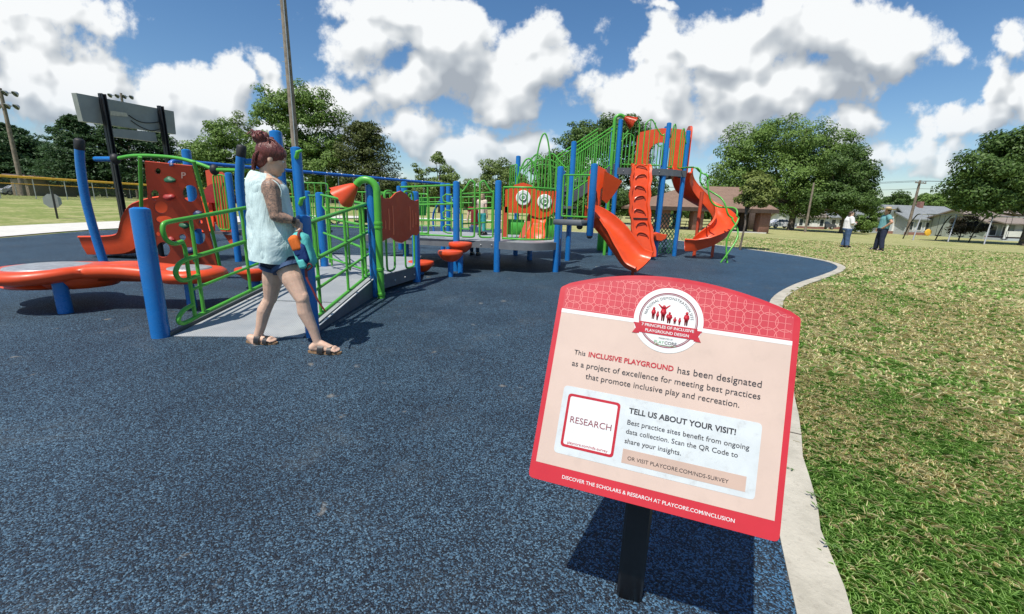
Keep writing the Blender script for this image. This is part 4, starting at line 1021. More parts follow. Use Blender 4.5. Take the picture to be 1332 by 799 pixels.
# --- tower
KZ = 2.44
tw = [T1, T2, T3, T4, T5]
mb = MB(); mb.prism([Vector((p.x, p.y, KZ)) for p in tw], (0, 0, -0.05)); mb.build('deck', M['skirt'], play, 30, True)
edge_band([T1+Vector((0, -.05, KZ)), T2+Vector((0, -.05, KZ)), T3+Vector((0.03, -.04, KZ)), T4+Vector((.05, 0, KZ))], 0.17, 0.03, 'skirt')
loop_gate(T1+Vector((.10, 0, 0)), lerp(T1, T2, 0.40), KZ+.10, 3.34, 0.34, bars=3); loop_gate(T2+Vector((-.10, 0, 0)), lerp(T1, T2, 0.52), KZ+.10, 3.34, 0.36, bars=3)
loop_gate(T5+Vector((.10, 0, 0)), lerp(T5, T4, 0.40), KZ+.08, 3.30, 0.30, bars=4); loop_gate(T4+Vector((-.1, 0, 0)), lerp(T5, T4, 0.62), KZ+.08, 3.30, 0.30, bars=4)
loop_gate(T2+Vector((.05, .03, 0)), lerp(T2, T3, 0.36), KZ+.06, 3.28, 0.34, bars=2); loop_gate(T3+Vector((-.02, -.03, 0)), lerp(T2, T3, 0.66), KZ+.06, 3.20, 0.34, bars=2)
# orange entrance arch of the spiral slide (on the back right side of the tower)
ea, eb = Vector((3.75, 14.05, 0)), Vector((5.0, 13.35, 0))
def arch_panel(a, b, z0, z1, op_w, op_h, mat, th=0.06):
    mb = MB(); d = (b-a); L = d.length; d = d/L; nrm = Vector((d.y, -d.x, 0)); m = 14
    outer = [(0, z0), (0, z1-.18), (0.06, z1-.06), (L*.30, z1), (L*.5, z1+.02), (L*.7, z1), (L-.06, z1-.06), (L, z1-.18), (L, z0)]
    c = L/2; inner = [(c+op_w/2, z0)] + [(c+op_w/2*math.cos(math.pi*i/m), z0+op_h-op_w*.45+op_w*.45*math.sin(math.pi*i/m)) for i in range(m+1)] + [(c-op_w/2, z0)]
    mb.prism([a+d*x+Vector((0, 0, z)) for x, z in outer+inner], nrm*th); return mb.build('slide_entrance', M[mat], play, 30, True)
arch_panel(ea, eb, KZ-.05, 3.72, 0.60, 0.95, 'orange'); arch_panel(Vector((4.86, 12.72, 0)), Vector((5.02, 13.5, 0)), KZ-.05, 3.70, 0.34, 0.8, 'orange')
# spiral slide
cen = Vector((5.46, 12.85, 0)); sp = []; N = 46
for i in range(N+1):
    t = i/N; a = math.radians(175 - 285*t); r = 0.60+0.05*math.sin(math.pi*t)
    sp.append(cen+Vector((math.cos(a)*r, math.sin(a)*r, 2.42-2.14*t**0.93)))
ex = sp[-1]; dirx = (sp[-1]-sp[-2]); dirx.z = 0; dirx.normalize()
sp += [ex+dirx*0.14+Vector((0, 0, -.03)), ex+dirx*0.30+Vector((0, 0, -.05))]
chute('spiral_slide', sp, 0.54, 0.26, 'orange', roll=[-0.30*min(1, i/8)*min(1, (len(sp)-1-i)/6) for i in range(len(sp))], wl=lambda t: 0.34, wr=lambda t: 0.24)
mb = MB(); mb.tube([(5.46, 12.85, 0), (5.46, 12.85, 1.9)], 0.05, 10); mb.build('slide_column', M['brick'], play)
for x, y, z in ((5.75, 12.35, 0.62), (5.95, 12.7, 0.9)): mb = MB(); mb.tube([(x, y, 0), (x, y, z)], 0.025, 8); mb.build('slide_leg', M['brick'], play)
# orange slotted climber on the front of the tower
mb = MB(); rings = []; cw = 0.29; n_ = 34
cl = spline([(3.42, 12.26, 2.50), (3.40, 12.06, 2.42), (3.36, 11.88, 1.95), (3.36, 11.75, 1.35), (3.45, 11.62, 0.75), (3.55, 11.42, 0.10)], 7)
for i, p in enumerate(cl):
    a = cl[max(i-1, 0)]; b = cl[min(i+1, len(cl)-1)]; d = (b-a).normalized(); s = Vector((1, 0.03, 0)); n = s.cross(d).normalized()
    if n.y > 0: n = -n
    w = cw*(1.0+0.06*math.sin(i*1.2)) * (0.9 if i < 8 else 1.0)
    rings.append([p-s*w+n*0.02, p-s*w*.96+n*.07, p-s*w*.74+n*.055, p-s*w*.68+n*0.0, p+s*w*.68+n*0.0, p+s*w*.74+n*.055, p+s*w*.96+n*.07, p+s*w+n*.02, p+s*w*.9-n*.05, p-s*w*.9-n*.05])
mb.loft(rings); climb = mb.build('slotted_climber', M['orange'], play, 40, True)
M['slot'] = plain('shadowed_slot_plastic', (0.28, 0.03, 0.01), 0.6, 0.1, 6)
for k in range(8):
    i = 4+int(k*(len(cl)-8)/7.6); p = cl[i]; d = (cl[i+1]-cl[i-1]).normalized(); s = Vector((1, .03, 0)); n = s.cross(d).normalized()
    if n.y > 0: n = -n
    upv = -d; mb = MB(); w = cw*.50; tilt = 0.10*(1 if k % 2 == 0 else -1)
    arc_ = [p+n*.012+s*(w*math.cos(a))+upv*(0.085*math.sin(a)+tilt*math.cos(a)*.3) for a in [math.pi*j/10 for j in range(11)]]
    mb.prism(arc_, n*0.006); mb.build('foot_slot', M['slot'], climb, 30, True)
    mb = MB(); mb.tube([q+n*.02-upv*.01 for q in arc_], 0.017, 6); mb.build('slot_lip', M['orange'], climb)
mb = MB(); mb.box((3.42, 11.73, 1.10), (0.82, 0.12, 0.03), 0.03); mb.build('joint_strip', M['black'], climb)
# twisted green climber at the right
base_c = spline([(4.62, 12.45, 2.50), (4.95, 12.25, 2.50), (5.12, 12.12, 2.28), (5.18, 12.0, 2.02), (5.42, 11.85, 1.66), (5.66, 11.68, 1.46), (5.82, 11.55, 1.28), (5.86, 11.42, 0.95), (5.72, 11.32, 0.5), (5.60, 11.24, 0.0)], 8)
for ph in (0, math.pi):
    pts = []
    for i, p in enumerate(base_c):
        a = base_c[max(i-1, 0)]; b = base_c[min(i+1, len(base_c)-1)]; d = (b-a).normalized(); u, v = frame_of(d); th = i*0.235+ph; rr = 0.115*min(1, max(0, (i-8)/8))
        pts.append(p+(u*math.cos(th)*0.55+v*math.sin(th))*rr)
    pipe(pts, 0.022, 'twisted_climber')
# pebble hold on the tower post, low panels below the tower
mb = MB(); mb.loft([[(4.10+dx*s_, 12.14+dy, 0.62+dz*s_) for dx, dz in ((-.20, -.02), (-.12, -.13), (.06, -.15), (.19, -.06), (.21, .05), (.05, .07), (-.1, .11), (-.2, .07))] for s_, dy in ((.8, -.12), (1, -.06), (1, .06), (.8, .1))]); mb.build('hand_hold', M['orange'], play, 40, True)
mb = MB(); mb.box((3.05, 13.7, 0.45), (0.75, 0.06, 0.85), 0, .02); gp = mb.build('play_panel', M['green_panel'], play)
mb = MB()
for i in range(4): mb.lathe([(0.05, 0), (0.05, .012)], (3.3, 13.665-.0, 0.18+i*.17), 12, (0, -1, 0))
mb.build('panel_knob', M['white'], gp)
def net(name, x0, y0, x1, y1, z0, z1, nx, nz, mat):
    mb = MB(); a = Vector((x0, y0, 0)); b = Vector((x1, y1, 0))
    for i in range(-nz, nx+1):
        p = [(i/nx, 0), ((i+nz)/nx, 1)]
        for sgn in (0, 1):
            (ta, za), (tb, zb) = p
            if sgn: ta, tb = 1-ta, 1-tb
            def cl_(t0, s0, t1, s1):
                lo, hi = 0.0, 1.0; dt = t1-t0
                if abs(dt) < 1e-9: return None
                u0, u1 = (0-t0)/dt, (1-t0)/dt
                lo, hi = max(lo, min(u0, u1)), min(hi, max(u0, u1))
                return (lo, hi) if hi > lo else None
            r = cl_(ta, za, tb, zb)
            if r: mb.tube([lerp(a, b, ta+(tb-ta)*u)+Vector((0, 0, z0+(z1-z0)*u)) for u in r], 0.014, 5)
    return mb.build(name, M[mat], play)
net('climbing_net', 4.15, 13.2, 4.95, 13.0, 0.05, 1.25, 8, 8, 'green_hold')
# --- drum panel on posts C and D
dn = Vector((0.975, -0.22, 0)); dd = (P_D-P_C).normalized(); dl = (P_D-P_C).length
def DP(t, z, w=0.0): return P_C+dd*(t*dl)+Vector((0, 0, z))+dn*w
ol = [(0.08, 1.40), (0.16, 1.35), (0.28, 1.36), (0.40, 1.44), (0.52, 1.475), (0.64, 1.44), (0.76, 1.36), (0.88, 1.34), (0.97, 1.36), (0.97, 0.84), (0.9, 0.80), (0.78, 0.82), (0.64, 0.75), (0.50, 0.72), (0.38, 0.75), (0.26, 0.82), (0.14, 0.80), (0.08, 0.78)]
mb = MB(); mb.prism([DP(t, z, 0.065) for t, z in ol], dn*0.02); dp = mb.build('drum_panel', M['brick'], play, 30, True)
M['cut'] = plain('sunlit_edge_tint', (0.80, 0.16, 0.07), 0.5, 0.05, 9)  # sunlight on the cut-out rims, painted in as a brighter orange
for t, z0, z1 in ((0.14, 0.95, 1.06), (0.22, 0.93, 1.22), (0.31, 0.86, 1.26), (0.72, 0.90, 1.26), (0.79, 0.94, 1.20), (0.87, 0.98, 1.16)):
    mb = MB(); mb.prism([DP(t-.016, z0, .086), DP(t+.016, z0-.01, .086), DP(t+.02, (z0+z1)/2, .086), DP(t+.012, z1, .086), DP(t-.012, z1, .086), DP(t-.004, (z0+z1)/2, .086)], dn*0.003); mb.build('drum_slot', M['cut'], dp, 30, True)
for t in (.15, .42, .62, .93):
    pass
rail_panel((DP(.22, 0, .03).x, DP(.22, 0, .03).y), (DP(.40, 0, .03).x, DP(.40, 0, .03).y), 0.33, 1.46, 0.33, 1.46, 0, corner=.08, name='panel_bracket')
rail_panel((DP(.66, 0, .03).x, DP(.66, 0, .03).y), (DP(.90, 0, .03).x, DP(.90, 0, .03).y), 0.30, 1.48, 0.30, 1.48, 0, corner=.08, name='panel_bracket')
# --- left deck with slide, panels and bars
LZ = 0.62
mb = MB(); mb.prism([(-6.4, 9.0, LZ), (-5.75, 8.8, LZ), (-4.6, 9.2, LZ), (-4.5, 10.6, LZ), (-6.4, 10.6, LZ)], (0, 0, -0.06)); mb.build('deck', M['skirt'], play, 30, True)
rail_panel((-6.1, 8.85), (-5.85, 8.82), LZ+.05, 1.75, LZ+.05, 1.75, 3); rail_panel((-5.68, 9.0), (-4.7, 9.2), LZ-.25, 1.70, LZ-.25, 1.70, 6)
rail_panel((-4.75, 8.9), (-4.05, 8.45), 0.42, 1.36, 0.42, 1.36, 3, rows=(.7,))
rail_panel((-5.3, 10.5), (-4.5, 10.5), LZ, 1.72, LZ, 1.72, 4)
mb = MB(); q0 = Vector((-6.45, 9.15, 0)); q1 = Vector((-5.82, 8.86, 0))
mb.prism([q0+Vector((0, 0, .9)), q1+Vector((0, 0, .2)), q1+Vector((0, 0, 1.70)), lerp(q0, q1, .6)+Vector((0, 0, 1.90)), q0+Vector((0, 0, 1.85))], (0, .04, 0)); mb.build('side_panel', M['brick'], play, 30, True)
mb = MB(); mb.prism([lerp(q0, q1, .5)+Vector((.36*math.cos(a), -.012, 1.2+.40*math.sin(a))) for a in [math.pi*i/14 for i in range(15)]], (0, .01, 0)); mb.build('panel_relief', M['maroon'], play, 30, True)
ls = spline([(-6.35, 8.75, 0.62), (-6.9, 8.8, 0.58), (-7.4, 8.86, 0.42), (-7.95, 8.94, 0.16), (-8.85, 9.05, 0.09)], 6)
chute('slide', ls, 0.66, lambda t: 0.34*(1-smooth(0.42, .72, t))+0.37, 'orange')
mb = MB(); mb.lathe([(0.05, 0.0), (0.05, 0.36)], (-7.4, 8.86, 0), 10); mb.build('slide_leg', M['black'], play)
# clamp knobs on the tall post, speaking pipes
for z in (1.85, 1.28):
    c = Vector((P_N.x+0.02, P_N.y-0.06, z)); mb = MB(); mb.cap(c+Vector((.01, 0, -.03)), c+Vector((.04, -.02, .03)), .028, .024); mb.cap(c+Vector((.03, -.02, .03)), c+Vector((.09, -.03, .05)), .02, .016); mb.build('hand_hold', M['green'], play)
def horn(tip, d, parent, R0=0.03, R1=0.17, L=0.26):
    """flower-shaped plastic speaking horn with fluted petals"""
    tip = Vector(tip); d = Vector(d).normalized(); u, v = frame_of(d); rings = []
    for i in range(8):
        t = i/7; rr = R0+(R1-R0)*t**0.8; ring = []
        for k in range(32):
            a = 2*math.pi*k/32; f = 1+0.16*t*abs(math.sin(3*a))-0.05*t; ring.append(tip+d*(L*t+0.03*t*abs(math.sin(3*a)))+(u*math.cos(a)+v*math.sin(a))*rr*f)
        rings.append(ring)
    for i in range(6, 0, -1):
        t = i/7; rr = (R0+(R1-R0)*t**0.8)*.9; rings.append([tip+d*(L*t+.005)+(u*math.cos(2*math.pi*k/32)+v*math.sin(2*math.pi*k/32))*rr for k in range(32)])
    mb = MB(); mb.loft(rings); return mb.build('speaking_horn', M['orange'], parent, 35, True)
tubeb = Vector((-1.80, 5.68, 0))
tp = thing('talk_tube', tubeb, 'thick green speaking pipe with orange flower horn beside the ramp', 'talk tube', 'speaking pipes')
hp_ = [tubeb+Vector((0, 0, 0)), tubeb+Vector((0, 0, 1.44))] + arc_pts(tubeb+Vector((-.14, 0.0, 1.44)), 0.14, 0, math.radians(150), 10, (1, 0, 0), (0, 0, 1))
pipe(hp_, 0.047, 'pipe', tp, 14)
for z in (0.98, 1.03, 0.42, 0.08): mb = MB(); mb.lathe([(.048, -.02), (.056, -.015), (.056, .015), (.048, .02)], tubeb+Vector((0, 0, z)), 14); mb.build('pipe_collar', M['green'], tp)
horn(hp_[-1], (-0.62, -0.08, -0.55), tp)
t2 = T1+Vector((-.17, -.02, 0)); tp2 = thing('talk_tube', t2, 'tall thin green speaking pipe up the front tower post, orange horn on top', 'talk tube', 'speaking pipes')
hp2 = [t2, t2+Vector((0, 0, 3.66))] + arc_pts(t2+Vector((.14, 0, 3.66)), 0.14, math.pi, math.radians(40), 10, (1, 0, 0), (0, 0, 1))
pipe(hp2, 0.045, 'pipe', tp2, 12)
for z in (3.1, 2.4, 1.3, .5): mb = MB(); mb.lathe([(.046, -.02), (.054, -.015), (.054, .015), (.046, .02)], t2+Vector((0, 0, z)), 12); mb.build('pipe_collar', M['green'], tp2); horn(hp2[-1], (0.75, -0.1, -0.45), tp2, L=.30)

def bolts(a, b, n, off, z):
    for i in range(n):
        p = lerp(a, b, (i+.5)/n)+off; mb = MB(); mb.ell((p.x, p.y, z), (.014, .014, .014), 8, 6); mb.build('bolt', M['steel'], play)
bolts(land[1], land[2], 4, Vector((.085, -.02, 0)), .17); bolts(midd[1], midd[2], 4, Vector((0, -.035, 0)), .55); bolts(T1, T2, 4, Vector((0, -.09, 0)), 2.36)
# ------------------------------------------------------------------ free-standing play pieces
M['grey_mesh'] = plain('grey_sensory_disc', (0.34, 0.35, 0.35), 0.4, 0.2, 16, metal=0.2)
# orange double-lobed sensory table
tb_c = Vector((-4.90, 4.62, 0)); tbl = thing('sensory_table', tb_c, 'long orange two-lobed table with grey discs on blue legs, left of the ramp', 'table')
L1 = G(66, 347, .49); L2 = G(247, 351, .47); L1.z = L2.z = 0
def outline_blend(r1, r2, waist, z, n=64):
    """plan outline of two round lobes joined by a waist"""
    ax = (L2-L1); D = ax.length; ax = ax/D; sd = Vector((-ax.y, ax.x, 0)); top = []; bot = []
    for i in range(n+1):
        t = i/n; x = -r1 + (D+r1+r2)*t
        h1 = math.sqrt(max(0, r1*r1-x*x)) if x < r1 else 0; h2 = math.sqrt(max(0, r2*r2-(x-D)**2)) if x > D-r2 else 0
        h = (h1**4+h2**4)**.25; k = smooth(r1*.3, r1*.95, x)*(1-smooth(D-r2*.95, D-r2*.3, x)); h = h*(1-k)+max(h, waist)*k
        top.append(L1+ax*x+sd*h+Vector((0, 0, z))); bot.append(L1+ax*x-sd*h+Vector((0, 0, z)))
    return top + bot[-2:0:-1]
mb = MB(); prof = [(-.17, .335), (-.09, .345), (-.02, .375), (0, .415), (-.010, .455), (-.045, .482), (-.09, .492), (-.14, .485)]
rings = []
for dr, z in prof:
    rings.append([q+Vector((0, 0, .05*math.sin(math.pi*min(1, max(0, (q-L1).dot(L2-L1)/(L2-L1).length_squared)))**2)) for q in outline_blend(0.54+dr, 0.37+dr, 0.25+dr*.7, z)])
mb.loft(rings); ttop = mb.build('table_top', M['orange'], tbl, 50, True)
mb = MB(); mb.lathe([(.37, .485), (.36, .499), (.25, .517), (.08, .526), (.01, .526)], L1, 40); d1 = mb.build('sensory_disc', M['grey_mesh'], tbl)
mb = MB(); mb.lathe([(.22, .485), (.21, .499), (.15, .513), (.05, .518), (.01, .518)], L2, 36); mb.build('sensory_disc', M['grey_mesh'], tbl)
mb = MB()
low = G(74, 367, .25); low.z = 0; 
mb.lathe([(.18, .205), (.32, .21), (.43, .23), (.46, .25), (.45, .275), (.40, .295), (.34, .29), (.28, .28), (.22, .33)], low, 36); mb.build('lower_bench', M['orange'], tbl, 50, True)
mb = MB(); mb.lathe([(.30, .27), (.36, .33), (.40, .395), (.1, .40)], L1+Vector((.22, .12, 0)), 28); mb.build('table_hub', M['orange'], tbl, 50, True)
for p, r in ((Vector((-4.88, 4.46, 0)), 0.064), (Vector((L2.x-.02, L2.y-.02, 0)), 0.05)):
    mb = MB(); mb.tube([p, p+Vector((0, 0, .40))], r, 18); mb.build('leg', M['blue'], tbl)
# curved-pole climbing frame with panel
cf = thing('climbing_frame', (-5.1, 6.3, 0), 'arched climbing frame with holed orange-brown wall between two blue curved poles', 'climbing frame')
pl1 = spline([(-6.36, 6.55, 0), (-6.42, 6.53, 0.6), (-6.44, 6.50, 1.2), (-6.40, 6.48, 1.70), (-6.33, 6.46, 2.02)], 5)
pl2 = spline([(-3.78, 6.12, 0.30), (-3.82, 6.12, 0.8), (-3.85, 6.10, 1.2), (-3.82, 6.08, 1.6), (-3.74, 6.06, 1.95)], 5)
for pts in (pl1, pl2):
    mb = MB(); mb.tube(pts, 0.056, 16); p_ = mb.build('post', M['blue'], cf)
    mb = MB(); e_ = pts[-1]; d_ = (pts[-1]-pts[-2]).normalized(); mb.lathe([(.057, -.10), (.060, -.09), (.060, .03), (.045, .05), (.02, .056)], e_, 16, d_); mb.build('grip_cap', M['black'], p_)
ball1 = W(150, 207, 6.42); ball2 = W(279, 221, 6.28)
for a, b in ((W(124, 207, 6.48), ball1), (W(318, 210, 6.1), W(346, 210, 6.3))): mb = MB(); mb.tube([a, b], .035, 12); mb.build('arm', M['blue'], cf)
for q in (ball1, ball2): mb = MB(); mb.ell(q, (.062, .062, .075), 14, 10); mb.build('clamp', M['black'], cf)
top = spline([ball1, W(172, 203, 6.41), W(200, 203, 6.40), W(232, 206, 6.36), W(258, 213, 6.32), ball2], 5)
pipe(top, 0.026, 'arch_rail', cf); pipe([ball2, W(318, 222, 6.15)], 0.026, 'arch_rail', cf)
FY0, FY1 = 6.15, 6.75     # wall leans: top toward the camera
def cw_pt(px, py):
    t = (py-208)/(347-208); return W(px, py, FY0+(FY1-FY0)*t)
pipe([cw_pt(182, 204), cw_pt(183, 230), cw_pt(184, 275), cw_pt(186, 346)], 0.024, 'frame_upright', cf)
pipe(spline([cw_pt(252, 210), cw_pt(263, 250), cw_pt(276, 300), cw_pt(286, 346)], 4), 0.024, 'frame_upright', cf)
def panel_holes():
    """holed climbing wall as a grid in photo-proportioned wall coordinates"""
    holes = [(205,223,4.,4.),(201,254,5.5,7.),(247,252,10,11),(209,270,9,8.),(213,286,11,5),(205,305,3,3),(237,309,4.5,4.5),(258,308,9,10.5),(261,289,2.6,2.6),(212,325,9,10),(273,328,2.5,3)]
    NX, NY = 110, 150; mb = MB()
    tl, tr, br, bl = (188,210), (249,216), (283,347), (200,347)
    P = {}
    def pt(i, j):
        u, v = i/NX, j/NY
        x = (tl[0]*(1-u)+tr[0]*u)*(1-v)+(bl[0]*(1-u)+br[0]*u)*v; y = (tl[1]*(1-u)+tr[1]*u)*(1-v)+(bl[1]*(1-u)+br[1]*u)*v
        return x, y
    solid = np.zeros((NX, NY), bool)
    for i in range(NX):
        for j in range(NY):
            x, y = pt(i+.5, j+.5); solid[i, j] = not any(((x-a)/rx)**2+((y-b)/ry)**2 < 1 for a, b, rx, ry in holes)
    nrm = (cw_pt(250, 216)-cw_pt(188, 210)).cross(cw_pt(200, 347)-cw_pt(188, 210)).normalized()*-1
    if nrm.y < 0: nrm = -nrm
    idx = {}; vs = []; fs = []
    def vid(i, j, k):
        key = (i, j, k)
        if key not in idx:
            x, y = pt(i, j)
            for a, b, rx, ry in holes:      # snap rim vertices onto the true ellipse
                q = math.hypot((x-a)/rx, (y-b)/ry)
                if 0.72 < q < 1.28 and q > 0: 
                    nb = [solid[min(max(i+di, 0), NX-1), min(max(j+dj, 0), NY-1)] for di in (-1, 0) for dj in (-1, 0)]
                    if not all(nb) and any(nb): x, y = a+(x-a)/q, b+(y-b)/q
            p = cw_pt(x, y)
            idx[key] = len(vs); vs.append(p+nrm*(0.024*k))
        return idx[key]
    S = lambda i, j: 0 <= i < NX and 0 <= j < NY and solid[i, j]
    for i in range(NX):
        for j in range(NY):
            if not solid[i, j]: continue
            fs.append((vid(i, j, 0), vid(i, j+1, 0), vid(i+1, j+1, 0), vid(i+1, j, 0))); fs.append((vid(i, j, 1), vid(i+1, j, 1), vid(i+1, j+1, 1), vid(i, j+1, 1)))
            if not S(i-1, j): fs.append((vid(i, j, 0), vid(i, j, 1), vid(i, j+1, 1), vid(i, j+1, 0)))
            if not S(i+1, j): fs.append((vid(i+1, j, 0), vid(i+1, j+1, 0), vid(i+1, j+1, 1), vid(i+1, j, 1)))
            if not S(i, j-1): fs.append((vid(i, j, 0), vid(i+1, j, 0), vid(i+1, j, 1), vid(i, j, 1)))
            if not S(i, j+1): fs.append((vid(i, j+1, 0), vid(i, j+1, 1), vid(i+1, j+1, 1), vid(i+1, j+1, 0)))
    mb.add(vs, fs); return mb.build('climbing_wall', M['brick'], cf, 35)
wall_ = panel_holes()
M['letter_edge'] = plain('pale_engraved_cut', (0.80, 0.55, 0.42), 0.5, 0.05, 9)
# raised letter and hand holds on the wall
Vt, Ft = text_mesh('P', 0.02)
mb = MB(); mb.add([cw_pt(236+v[0]*13, 232-v[1]*11)+Vector((0, -.012, 0)) for v in Vt], Ft); mb.build('engraved_letter', M['letter_edge'], cf, None)
for (px, py, m_, s_) in ((222, 234, 'green_hold', 1.), (241, 293, 'green_hold', 1.), (221, 256, 'maroon', 1.05), (258, 277, 'blue_hold', .9), (248, 325, 'blue_hold', 1.1), (256, 338, 'green_hold', .8), (222, 311, 'maroon', .9), (224, 214, 'blue_hold', .5)):
    c = cw_pt(px, py); R_ = random.Random(px); mb = MB(); rings = []
    for k in range(6):
        t = k/5; rr = 0.062*s_*math.sqrt(max(0.02, 1-(t*.95)**2)); rings.append([c+Vector((rr*math.cos(a)*1.15*(1+.18*math.sin(2*a+px)), -0.012-0.05*t*s_, rr*.72*math.sin(a)*(1+.2*math.cos(3*a+py))-.02*t)) for a in [2*math.pi*i/14 for i in range(14)]])
    mb.loft(rings); mb.build('climbing_hold', M[m_], cf, 50, True)
# round stepping pods
def pod(x, y, ztop, label, R0=0.25, name='stepping_pod', grey=False, leg=0.05):
    root = thing(name, (x, y, 0), label, 'stepping pod', 'orange stepping pods')
    mb = MB(); mb.lathe([(.07, ztop-.20), (.11, ztop-.19), (.16, ztop-.15), (.20, ztop-.10), (R0*.98, ztop-.075), (R0, ztop-.055), (R0, ztop-.03), (R0*.96, ztop-.008), (R0*.80, ztop), (.02, ztop+.004)], (x, y, 0), 32)
    mb.build('pod_top', M['orange'], root, 50)
    mb = MB(); mb.lathe([(leg, 0), (leg, ztop-.17)], (x, y, 0), 16); mb.build('pod_post', M['blue'], root)
    if grey: mb = MB(); mb.lathe([(R0*.62, ztop), (R0*.6, ztop+.02), (.02, ztop+.035)], (x, y, 0), 28); mb.build('sensory_disc', M['grey_mesh'], root)
    return root
pod(-1.14, 7.66, 0.50, 'front orange stepping pod of the stepped pair, the lower one', .225)
pod(-1.02, 8.13, 0.615, 'rear orange stepping pod, the higher one just left of a tall blue post', .225)
pod(-1.72, 7.86, 0.27, 'low orange pod half hidden behind the post at the ramp landing', .24)
pod(-3.78, 6.12, 0.325, 'wide orange pod with grey disc at the foot of the curved blue pole', .255, grey=True, leg=.06)
# swing set behind the ramps: blue beam on arched legs
sw = thing('swing_set', (-6.5, 17, 0), 'blue-beamed swing set behind the ramps with bucket and black seats', 'swing set')
sa, sb = W(236, 210, 12.9), W(574, 239, 20.5)
mb = MB(); mb.tube([sa, sb], 0.055, 10); mb.build('beam', M['blue_dark'], sw)
sd_ = (sb-sa).normalized(); sx_ = Vector((sd_.y, -sd_.x, 0)).normalized()
for e_, s_ in ((sb, 1), (sa, -1)):
    for k in (-1, 1):
        f_ = Vector((e_.x, e_.y, 0)) + Vector((sd_.x, sd_.y, 0)).normalized()*0.35*s_ + sx_*k*1.0
        mb = MB(); mb.tube(spline([e_-sd_*.05*s_, e_+sd_*0.25*s_+Vector((0, 0, -.06))+sx_*k*.1, lerp(e_, f_, .3)+sd_*.2*s_+Vector((0, 0, .1)), f_+Vector((0, 0, .9)), f_], 5), 0.05, 10); mb.build('leg', M['blue_dark'], sw)
for px in (330, 405, 424, 443, 459, 500, 519, 534, 549): 
    t = (px-255)/(574-255); depth = 1/((1-t)/13.2+t/20.5); p = lerp(sa, sb, (depth-12.9)/(20.5-12.9)); mb = MB(); mb.box(p, (.07, .09, .13), math.atan2(sd_.y, sd_.x), .02); mb.build('hanger', M['steel'], sw)
def chainseat(px, seatz, kind):
    t = (px-255)/(574-255); depth = 1/((1-t)/13.2+t/20.5); p = lerp(sa, sb, (depth-12.9)/(20.5-12.9)); root = sw
    dx = Vector((sd_.x, sd_.y, 0)).normalized()*0.26
    for k in (-1, 1): mb = MB(); mb.tube([p+dx*k, Vector((p.x, p.y, seatz+.05))+dx*k*.8], 0.012, 5); mb.build('chain', M['steel'], sw)
    if kind == 'belt':
        mb = MB(); pts = [Vector((p.x, p.y, seatz))+dx*(.8*c)+Vector((0, 0, -.10*(1-c*c))) for c in [-1+.2*i for i in range(11)]]
        mb.loft([[q+sx_*.09, q-sx_*.09, q-sx_*.09-Vector((0, 0, .02)), q+sx_*.09-Vector((0, 0, .02))] for q in pts]); mb.build('seat', M['black'], sw, 30, True)
    else:
        mb = MB(); c = Vector((p.x, p.y, seatz)); prof = [(.0, .0), (.05, .5), (.12, .72), (.2, .75)]
        mb.loft([[c+dx*(k*.8)+sx_*y+Vector((0, 0, z)) for (y, z) in ((-.20, .0), (-.18, .06), (.12, .05), (.24, .75), (.29, .74), (.18, -.03))] for k in (-1, -.5, .5, 1)]); mb.build('seat', M['green_panel' if kind == 'green' else 'black'], sw, 30, True)
chainseat(466, 0.55, 'black'); chainseat(545, 0.85, 'green'); chainseat(430, 0.6, 'belt')
# ------------------------------------------------------------------ park furniture further out
sb_ = thing('scoreboard', (-17.9, 19.6, 0), 'grey back of a ball-field scoreboard on two black posts', 'scoreboard')
SBL, SBR = 17.6, 21.8
def sbp(px, py):
    t = (px-100)/(229-100); return W(px, py, 1/((1-t)/SBL+t/SBR))
th_ = (sbp(229, 145)-sbp(100, 121)); th_.z = 0; thn = Vector((-th_.y, th_.x, 0)).normalized()*0.22
mb = MB(); mb.prism([sbp(99, 121), sbp(108, 158), sbp(229, 175), sbp(226, 145)], thn); mb.build('display_box', M['grey_panel'], sb_, 30, True)
mb = MB(); mb.prism([sbp(145, 167), sbp(147, 178), sbp(205, 185), sbp(202, 172)], thn*.8); mb.build('lower_panel', M['grey_panel'], sb_, 30, True)
for (x0, y0, x1) in ((131, 122, 0), (207, 138, 0)):
    p = sbp(x0, y0)-thn*0.25; mb = MB(); g0 = Vector((p.x, p.y, gz(p.x, p.y)))
    rzp = math.atan2(th_.y, th_.x)
    mb.box((p.x, p.y, p.z/2), (0.20, 0.05, p.z), rzp); mb.box((p.x-.07*th_.x/th_.length, p.y-.07*th_.y/th_.length, p.z/2), (0.03, 0.20, p.z-.002), rzp); mb.box((p.x+.07*th_.x/th_.length, p.y+.07*th_.y/th_.length, p.z/2), (0.03, 0.20, p.z-.002), rzp)
    mb.build('post', M['black_steel'], sb_)
fo = -thn.normalized()*.02
mb = MB(); mb.tube(spline([sbp(167, 150)+fo, sbp(178, 157)+fo, sbp(190, 160)+fo, sbp(205, 159)+fo, sbp(214, 156)+fo], 5), .018, 6); mb.build('cable', M['black'], sb_)
mb = MB(); mb.tube(spline([sbp(170, 157)+fo, sbp(182, 165)+fo, sbp(196, 170)+fo, sbp(208, 168)+fo], 5), .016, 6); mb.build('cable', M['black'], sb_)
mb = MB(); mb.prism([sbp(143, 144)+fo*.5, sbp(143, 150)+fo*.5, sbp(166, 152)+fo*.5, sbp(164, 147)+fo*.5], fo*.4); mb.build('hatch', M['steel'], sb_, 30, True)
